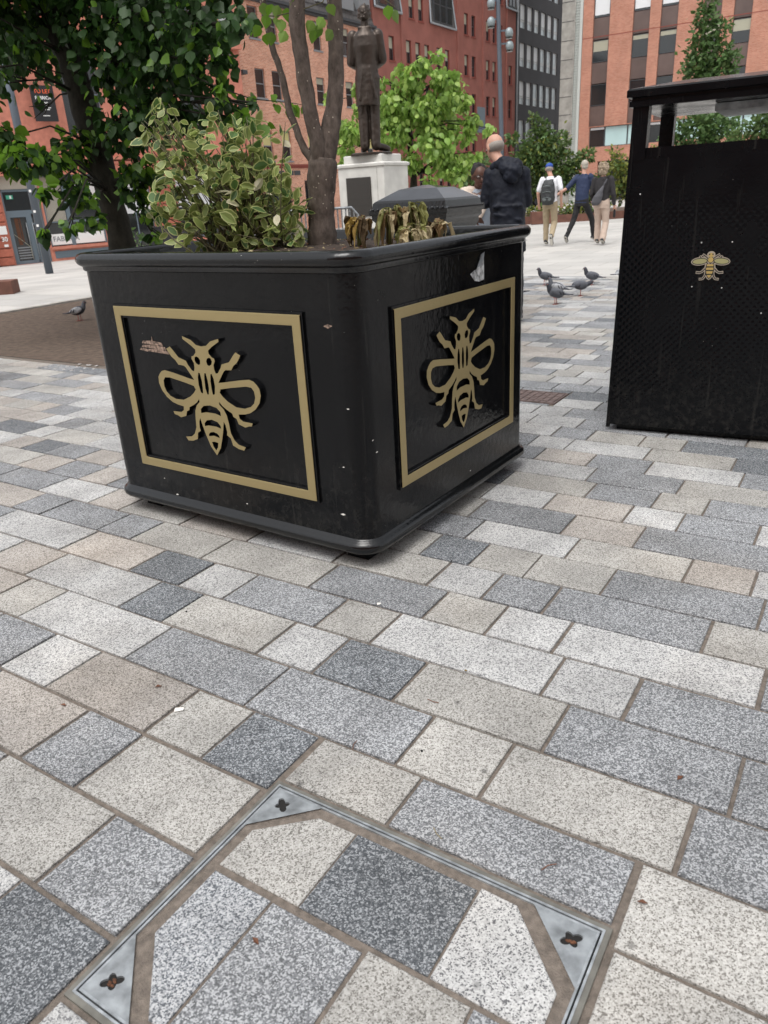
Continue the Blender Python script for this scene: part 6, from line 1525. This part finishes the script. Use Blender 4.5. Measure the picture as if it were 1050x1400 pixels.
def top(t, J, m, sleeves, hem=.88, fat_=1.0, sy=0, vox=.009, smooth=2, disp=(.06, .014), name='shirt', sl_r=1.0):
    mb = MB(); c = Vector(J['chest']); h = Vector(J['hip']); nk = Vector(J['neck'])
    section(mb, [(h.x, h.y, hem, .168 * fat_, .130 * fat_, 0), (h.x, h.y, (hem + c.z) / 2, .160 * fat_, .125 * fat_, sy * .5), (c.x, c.y, c.z, .182 * fat_, .128 * fat_, sy), (c.x, c.y, 1.37 + (nk.z - 1.47), .178 * fat_, .105 * fat_, sy), (nk.x, nk.y - .005, nk.z - .055, .12, .085, sy), (nk.x, nk.y - .005, nk.z - .005, .07, .068, 0)])
    for a in ('l', 'r'):
        s_, e_, w_ = Vector(J['sh' + a]), Vector(J['el' + a]), Vector(J['wr' + a])
        if sleeves >= 1: cap(mb, s_, e_, .068 * sl_r, .054 * sl_r); cap(mb, e_, e_.lerp(w_, min(1, sleeves - 1 + .001)), .055 * sl_r, .043 * sl_r)
        else: cap(mb, s_, s_.lerp(e_, sleeves), .068, .064)
    return blob(name, mb, MT[m], t, vox, smooth, disp)

# walker 1: white t shirt, blue cap, backpack
J = std(-.02, .0); J['anl'] = (-.10, .10, .085); J['knl'] = (-.10, .10, .49); J['tol'] = (-.12, .27, .045); J['anr'] = (.13, -.30, .20); J['knr'] = (.10, .06, .50); J['tor'] = (.14, -.24, .06)
J['ell'] = (-.27, -.03, 1.13); J['wrl'] = (-.27, .06, .90); J['elr'] = (.26, -.06, 1.14); J['wrr'] = (.25, .02, .92)
J['head'] = (-.05, .04, 1.62)
t, P, R_, J = person('walking man in a white t shirt, khaki trousers, blue cap and black backpack', (4.16, 18.3, 0), RAD(-28), dict(J=J, legm='khaki', yaw=.25, tilt=-.15))
sh1 = top(t, J, 'whitesh', .75, .90)
hairdo(t, P, R_, 'hairg', 'ring')
mb = MB(); mb.ell(tuple(P(0, -.008, .055)), (.084, .102, .068), 18, 10, tf=R_); cp = blob('cap', mb, MT['blue'], t, .007, 2)
m1 = MB(); m1.ell(tuple(P(0, .12, .05)), (.06, .06, .008), 14, 6, tf=R_); m1.build('cap_peak', MT['blue'], cp, True)
mb = MB(); section(mb, [(0, -.17, .88, .12, .07, 0), (0, -.205, .98, .155, .10, 0), (0, -.205, 1.15, .16, .105, 0), (0, -.19, 1.30, .14, .09, 0), (0, -.16, 1.40, .09, .05, 0)])
bk = blob('backpack', mb, MT['packblk'], t, .009, 2, (.09, .03))
for x_ in (-.07, .07): m1 = MB(); m1.tube([(x_, -.09, 1.36), (x_ * 1.35, -.02, 1.465), (x_ * 1.5, .12, 1.38), (x_ * 1.7, .14, 1.15), (x_ * 1.9, .02, 1.0)], .017, 6); m1.build('shoulder_strap', MT['packblk'], bk, True)
for z_ in (1.02, 1.14, 1.26): m1 = MB(); m1.tube([(-.10, -.30, z_), (0, -.315, z_ + .02), (.10, -.30, z_)], .007, 5); m1.build('bag_strap', MT['greypanel'], bk, True)
m1 = MB(); cap(m1, (-.06, -.285, 1.0), (.06, -.285, 1.0), .04, .04, ((0, 1, 0), .5)); m1.build('front_pocket', MT['greypanel'], bk, True)
m1 = MB(); section(m1, [(0, 0, .975, .163, .122, 0), (0, 0, 1.01, .16, .12, 0)]); m1.build('belt', MT['rust'], t, True)
# walker 2: navy shirt, black trousers, striding
J = std(0, 0); J['anl'] = (-.16, -.34, .14); J['knl'] = (-.13, -.10, .50); J['tol'] = (-.20, -.24, .05); J['anr'] = (.13, .36, .085); J['knr'] = (.12, .28, .50); J['tor'] = (.16, .50, .045)
J['neck'] = (0, .05, 1.49); J['chest'] = (0, .04, 1.26); J['head'] = (-.02, .08, 1.65); J['shl'] = (-.17, .04, 1.42); J['shr'] = (.18, .04, 1.42); J['ell'] = (-.31, -.14, 1.20); J['wrl'] = (-.44, -.32, 1.08); J['elr'] = (.26, .10, 1.16); J['wrr'] = (.24, .28, 1.05)
t, P, R_, J = person('striding man with pale hair in a navy shirt and black trousers, left arm out', (5.00, 18.75, 0), RAD(-48), dict(J=J, legm='blackcl', yaw=.9, tilt=-.05, leg=.93, cuff=.05))
top(t, J, 'navyshirt', 1.02, .86); hairdo(t, P, R_, 'hairw', 'short')
# walker 3: woman, charcoal jumper, beige trousers, sling bag
J = std(0, 0); J['anl'] = (-.09, .12, .085); J['knl'] = (-.09, .12, .48); J['tol'] = (-.10, .28, .045); J['anr'] = (.08, -.12, .10); J['knr'] = (.10, .06, .48); J['tor'] = (.08, .03, .045)
J['ell'] = (-.24, -.02, 1.10); J['wrl'] = (-.22, .12, .93); J['elr'] = (.25, -.02, 1.10); J['wrr'] = (.27, .05, .86)
for k_ in J: J[k_] = tuple(Vector(J[k_]) * .955)
t, P, R_, J = person('walking woman with curly hair, charcoal jumper and beige trousers carrying a grey sling bag', (5.18, 17.75, 0), RAD(-28), dict(J=J, legm='beige', leg=1.03, cuff=.066, shoem='packblk'))
top(t, J, 'charcoal', 1.9, .84, .97, disp=(.06, .012)); hairdo(t, P, R_, 'haircurl', 'curl')
mb = MB(); section(mb, [(-.10, -.17, .82, .06, .03, 0), (-.09, -.185, .88, .11, .05, .1), (-.05, -.19, 1.0, .10, .05, .2), (.0, -.18, 1.12, .055, .035, .3), (.05, -.15, 1.22, .022, .015, .3)]); bg_ = blob('sling_bag', mb, MT['bag'], t, .008, 2, (.06, .012))
m1 = MB(); m1.tube([(.04, -.155, 1.20), (.10, -.12, 1.33), (.12, -.02, 1.40), (.05, .12, 1.3), (-.12, .14, 1.1), (-.19, 0, .95), (-.12, -.16, .88)], .017, 6); m1.build('bag_strap', MT['bag'], bg_, True)
m1 = MB(); cap(m1, (.28, .05, .70), (.28, .05, .60), .05, .055, ((1, 0, 0), .5)); hb = m1.build('hand_bag', MT['blackcl'], None, True)
hb.location = (5.18, 17.75, 0); hb.rotation_euler = (0, 0, RAD(-15)); tag(hb, 'small black bag held in the right hand of the walking woman', 'bag')

# man in the dark hooded coat, seen from behind
J = std(0, 0); J['anl'] = (-.12, .05, .085); J['knl'] = (-.11, .06, .49); J['tol'] = (-.15, .2, .045); J['anr'] = (.12, -.02, .085); J['knr'] = (.11, .02, .49); J['tor'] = (.15, .14, .045)
J['head'] = (-.115, .10, 1.655); J['neck'] = (-.05, .03, 1.50); J['chest'] = (0, .02, 1.27); J['shl'] = (-.155, .03, 1.42); J['shr'] = (.155, .0, 1.41)
J['ell'] = (-.20, .05, 1.17); J['wrl'] = (-.29, .26, 1.16); J['elr'] = (.19, .06, 1.16); J['wrr'] = (.02, .30, 1.15)
MANP = (1.37, 7.90, 0)
t, P, R_, J = person('balding man in a dark navy hooded coat standing with his back turned behind the planter', MANP, RAD(-8), dict(J=J, legm='blackcl', yaw=.62, tilt=-.30, hnl=(.8, 0, -.5), curl=.5))
mb = MB(); 
section(mb, [(.01, -.01, .70, .185, .150, 0), (.012, -.01, .85, .180, .148, 0), (.015, 0, 1.02, .172, .142, 0), (.01, .01, 1.2, .178, .14, 0), (-.0, .015, 1.34, .182, .13, 0), (-.02, .02, 1.43, .16, .11, 0), (-.05, .03, 1.50, .09, .085, 0)])
for a in ('l', 'r'):
    cap(mb, J['sh' + a], J['el' + a], .070, .062); cap(mb, J['el' + a], Vector(J['el' + a]).lerp(Vector(J['wr' + a]), .92), .062, .046)
for z_, tl_ in ((.84, .02), (.93, -.015), (1.03, .03), (1.13, .0)): cap(mb, (-.11, -.112, z_ + tl_), (.12, -.105, z_ - tl_), .032, .034, ((0, 0, 1), .6))
coat = blob('coat', mb, MT['navy'], t, .009, 2, (.07, .022))
mb = MB(); cap(mb, (-.13, .0, 1.48), (-.03, -.07, 1.52), .040, .055); cap(mb, (-.03, -.07, 1.52), (.09, -.07, 1.49), .055, .06); cap(mb, (.09, -.07, 1.49), (.10, .01, 1.47), .06, .045); cap(mb, (-.02, -.10, 1.47), (.08, -.11, 1.43), .062, .066); cap(mb, (.02, -.12, 1.40), (.06, -.12, 1.36), .06, .045)
blob('hood', mb, MT['navy'], t, .008, 2, (.05, .02)); hairdo(t, P, R_, 'hairg', 'ring')

# woman facing the camera, half hidden by the man
J = std(0, 0); J['ell'] = (-.24, .05, 1.16); J['wrl'] = (-.20, .25, 1.22); J['elr'] = (.25, .05, 1.10); J['wrr'] = (.12, .26, 1.12)
J['anl'] = (-.10, .02, .085); J['anr'] = (.10, .02, .085); J['knl'] = (-.1, .03, .49); J['knr'] = (.1, .03, .49)
J['head'] = (0, .04, 1.595)
for k_ in J: J[k_] = tuple(Vector(J[k_]) * .885)
t, P, R_, J = person('woman with glasses, cream scarf and blue grey dress facing the man in the coat', (1.20, 8.62, 0), RAD(186), dict(J=J, legm='greytop', skin='skind', tilt=-.12, s=.93), skin='skind')
top(t, J, 'greytop', .9, .72, 1.05, name='dress'); hairdo(t, P, R_, 'hairblk', 'afro')
m1 = MB()
for sx in (-1, 1):
    m1.tube([P(sx * .033 + .026 * cos(a), .098, .010 + .019 * sin(a)) for a in [2 * pi * i / 12 for i in range(13)]], .0028, 5)
    m1.tube([P(sx * .058, .096, .015), P(sx * .083, .02, .012)], .0025, 5)
m1.tube([P(-.008, .1, .014), P(.008, .1, .014)], .003, 5); m1.build('glasses', MT['decalblk'], t)
mb = MB(); cap(mb, (-.16, .05, 1.24), (-.03, .12, 1.17), .055, .05, ((0, 1, 0), .7)); cap(mb, (.16, .05, 1.24), (.03, .12, 1.17), .055, .05, ((0, 1, 0), .7)); cap(mb, (.15, -.02, 1.27), (-.15, -.02, 1.27), .06, .06); cap(mb, (-.04, .13, 1.16), (.02, .14, 1.02), .045, .02, ((0, 1, 0), .6)); cap(mb, (.20, .08, 1.24), (.22, .10, 1.06), .055, .045)
blob('scarf', mb, MT['shawl'], t, .009, 2, (.05, .02))

# ------------------------------------------------------------------ bronze statue
SS = 1.40
st_ = thing('statue', 'dark bronze statue of a standing man in a knee length coat on the white plinth', 'statue', (.16, 15.98, 2.012), RAD(-6))
J = dict(hip=(0, 0, .93), chest=(0, 0, 1.25), neck=(0, .02, 1.46), head=(.005, .035, 1.60), shl=(-.165, .01, 1.37), shr=(.165, .01, 1.37), ell=(-.20, .02, 1.08), elr=(.21, .03, 1.09), wrl=(-.04, .21, 1.0), wrr=(.05, .23, 1.02),
         hpl=(-.075, 0, .88), hpr=(.075, 0, .88), knl=(-.078, .02, .48), knr=(.07, .03, .48), anl=(-.078, -.01, .075), anr=(.072, -.01, .075), tol=(-.12, .15, .035), tor=(.22, .12, .035))
mb = MB()
section(mb, [(0, 0, .80, .14, .11, 0), (0, 0, .95, .15, .105, 0), (0, 0, 1.25, .155, .11, 0), (0, 0, 1.38, .12, .08, 0), (0, .02, 1.46, .06, .05, 0)])
cap(mb, J['neck'], (.005, .03, 1.56), .052, .05); P, R_ = head(mb, J['head'], -.1, -.08, .96)
for a in ('l', 'r'):
    cap(mb, J['sh' + a], J['el' + a], .06, .05); cap(mb, J['el' + a], J['wr' + a], .05, .035); cap(mb, J['hp' + a], J['kn' + a], .092, .074); cap(mb, J['kn' + a], J['an' + a], .075, .066); cap(mb, J['an' + a], J['to' + a], .052, .042)
    m2 = hand(None, J['wr' + a], (.8 if a == 'l' else -.8, .2, -.2), (0, 1, 0), 1, .4, 1 if a == 'l' else -1); mb.add(m2.v, m2.f)
mb.v = [tuple(Vector(q) * SS) for q in mb.v]; blob('body', mb, MT['bronze'], st_, .010, 2, (.10, .02))
mb = MB()
section(mb, [(-.015, -.01, .56, .155, .130, 0), (-.012, -.01, .72, .152, .125, 0), (-.005, -.005, .92, .152, .120, 0), (0, 0, 1.03, .145, .112, 0), (0, 0, 1.10, .148, .112, 0), (0, 0, 1.25, .175, .120, 0), (0, 0, 1.36, .165, .105, 0), (0, .005, 1.42, .10, .08, 0), (0, .01, 1.47, .07, .065, 0)])
for a in ('l', 'r'): cap(mb, J['sh' + a], J['el' + a], .073, .062); cap(mb, J['el' + a], Vector(J['el' + a]).lerp(Vector(J['wr' + a]), .85), .062, .05)
for x_ in (-.07, .0, .08): cap(mb, (x_ * .6, -.105, 1.0), (x_ * 1.5, -.130, .63), .010, .018)
cap(mb, (-.06, -.03, 1.45), (.06, -.03, 1.45), .028, .028)
mb.v = [tuple(Vector(q) * SS) for q in mb.v]; blob('coat', mb, MT['bronze'], st_, .011, 2, (.12, .012))
mb = MB(); mb.ell(tuple(P(0, -.015, .035)), (.083, .10, .088), 16, 10, tf=R_); mb.ell(tuple(P(0, -.04, -.02)), (.078, .068, .06), 14, 8, tf=R_)
g_ = random.Random(6)
for _ in range(40):
    a = g_.uniform(0, 6.28); z_ = g_.uniform(-.05, .11); r_ = .082 * math.sqrt(max(.1, 1 - (z_ / .14) ** 2)); q = (r_ * cos(a), -.025 + r_ * sin(a), z_)
    if q[1] > .06 and z_ < .05: continue
    mb.ell(tuple(P(*q)), (.018, .018, .016), 6, 4)
mb.v = [tuple(Vector(q) * SS) for q in mb.v]; blob('hair', mb, MT['bronze'], st_, .008, 1)
m1 = MB(); m1.lathe([(.40, -.005), (.40, .02), (.37, .035), (.05, .035)], 20); bs_ = m1.build('base', MT['bronze'], st_); bs_.scale = (1.0, .85, 1)
for k_ in children(st_):
    if k_.name.startswith(('body', 'coat', 'hair')): k_.location = (0, 0, .045)
# the plinth top block is its own height already

# ------------------------------------------------------------------ pigeons
def pigeon(label, loc, yaw, bodym='pg', pose=0, s=1.0):
    s *= .86; t = thing('pigeon', label, 'pigeon', (*loc, 0), yaw, 'pigeons on the paving'); mb = MB()
    tf = Matrix.Rotation(RAD(-16), 3, 'Y') if pose == 0 else Matrix.Rotation(RAD(4), 3, 'Y')
    mb.ell((0, 0, .135), (.098, .056, .058), 16, 10, tf=tf.inverted() if False else tf)
    cap(mb, (-.06, 0, .125), (-.155, 0, .108 if pose == 0 else .13), .04, .018, ((0, 0, 1), .5))
    if pose == 0: nk, hd_ = (.075, 0, .165), (.098, 0, .235)
    elif pose == 1: nk, hd_ = (.09, 0, .14), (.150, 0, .165)
    else: nk, hd_ = (.085, 0, .12), (.135, 0, .06)
    hd_ = Vector(hd_)
    cap(mb, (.045, 0, .14), nk, .046, .032); cap(mb, nk, hd_, .031, .021); mb.ell(tuple(hd_ + Vector((.004, 0, .004))), (.026, .021, .022), 12, 8)
    mb.v = [tuple(Vector(q) * s) for q in mb.v]; blob('body', mb, MT[bodym], t, .0045, 2)
    d = (hd_ - Vector(nk)).normalized(); fw_ = Vector((1, 0, -.15)) if pose < 2 else Vector((.5, 0, -.85))
    m1 = MB(); cap(m1, (hd_ + fw_ * .02) * s, (hd_ + fw_ * .045) * s, .006 * s, .0025 * s, None, 6, 1); m1.build('beak', MT['pgd'], t, True)
    m1 = MB(); cap(m1, Vector(nk) * s, hd_ * s, .034 * s, .0235 * s, None, 12, 3); m1.build('neck_feathers', MT['pgd'] if bodym == 'pg' else MT['pg'], t, True)
    for sy in (-1, 1):
        m1 = MB(); m1.ell((-.02 * s, sy * .044 * s, .142 * s), (.085 * s, .018 * s, .042 * s), 12, 8, tf=Matrix.Rotation(RAD(14), 3, 'Y').inverted() if pose == 0 else None); w_ = m1.build('wing', MT['pg'] if bodym == 'pg' else MT['pgw'], t, True)
        for k_ in range(2): m1 = MB(); m1.tube([((-.035 - .035 * k_) * s, sy * .0625 * s, (.162 - .004 * k_) * s), ((-.055 - .035 * k_) * s, sy * .060 * s, .118 * s)], .0065 * s, 6); m1.build('wing_bar', MT['pgd'], w_, True)
        m1 = MB(); x0 = .012 * sy * s; m1.tube([(x0, sy * .022 * s, .09 * s), (x0 + .004, sy * .024 * s, .045 * s), (x0, sy * .024 * s, .004)], .0048 * s, 6)
        for a in (-.6, 0, .6, 3.14): m1.tube([(x0, sy * .024 * s, .004), (x0 + .028 * s * cos(a), sy * .024 * s + .028 * s * sin(a), .003)], .003 * s, 5)
        m1.build('leg', MT['pgl'], t, True)
        m1 = MB(); m1.ell(tuple((hd_ + Vector((.010, sy * .019, .006))) * s), (.0035 * s, .002 * s, .0035 * s), 6, 5); m1.build('eye', MT['orange'], t)
    m1 = MB(); zt = .108 if pose == 0 else .13
    m1.box(-.205 * s, -.12 * s, -.022 * s, .022 * s, (zt - .004) * s, (zt + .006) * s); bevelmod(m1.build('tail', MT['pgd'], t), .004)
    return t
pigeon('dark grey pigeon walking left at the back left of the pigeon group', (2.45, 10.92), RAD(165), 'pg', 0, 1.08)
pigeon('largest grey pigeon nearest the planter edge, facing left', (2.16, 9.04), RAD(172), 'pg', 0, 1.12)
pigeon('pigeon standing directly behind the largest pigeon with only its dark head raised', (2.30, 9.60), RAD(150), 'pgd', 0, 1.1)
pigeon('grey pigeon stretching its neck to the right beside the largest pigeon', (2.60, 9.62), RAD(12), 'pg', 1, 1.12)
pigeon('dark pigeon facing left in the middle of the pigeon group', (3.02, 10.63), RAD(160), 'pg', 0, 1.08)
pigeon('pale grey and white pigeon next to the litter bin edge, facing right', (3.52, 10.85), RAD(14), 'pgw', 0, 1.1)
pigeon('dark pigeon pecking on the brown tree pit ground left of the planter', (-3.80, 10.05), RAD(8), 'pgd', 0, 1.1)
pigeon('pigeon half hidden behind the right side of the planter', (1.77, 9.50), RAD(185), 'pgd', 1, 1.0)
pigeon('tiny distant pigeon showing beside the right rim of the planter', (3.60, 18.9), RAD(180), 'pg', 1, 1.0)
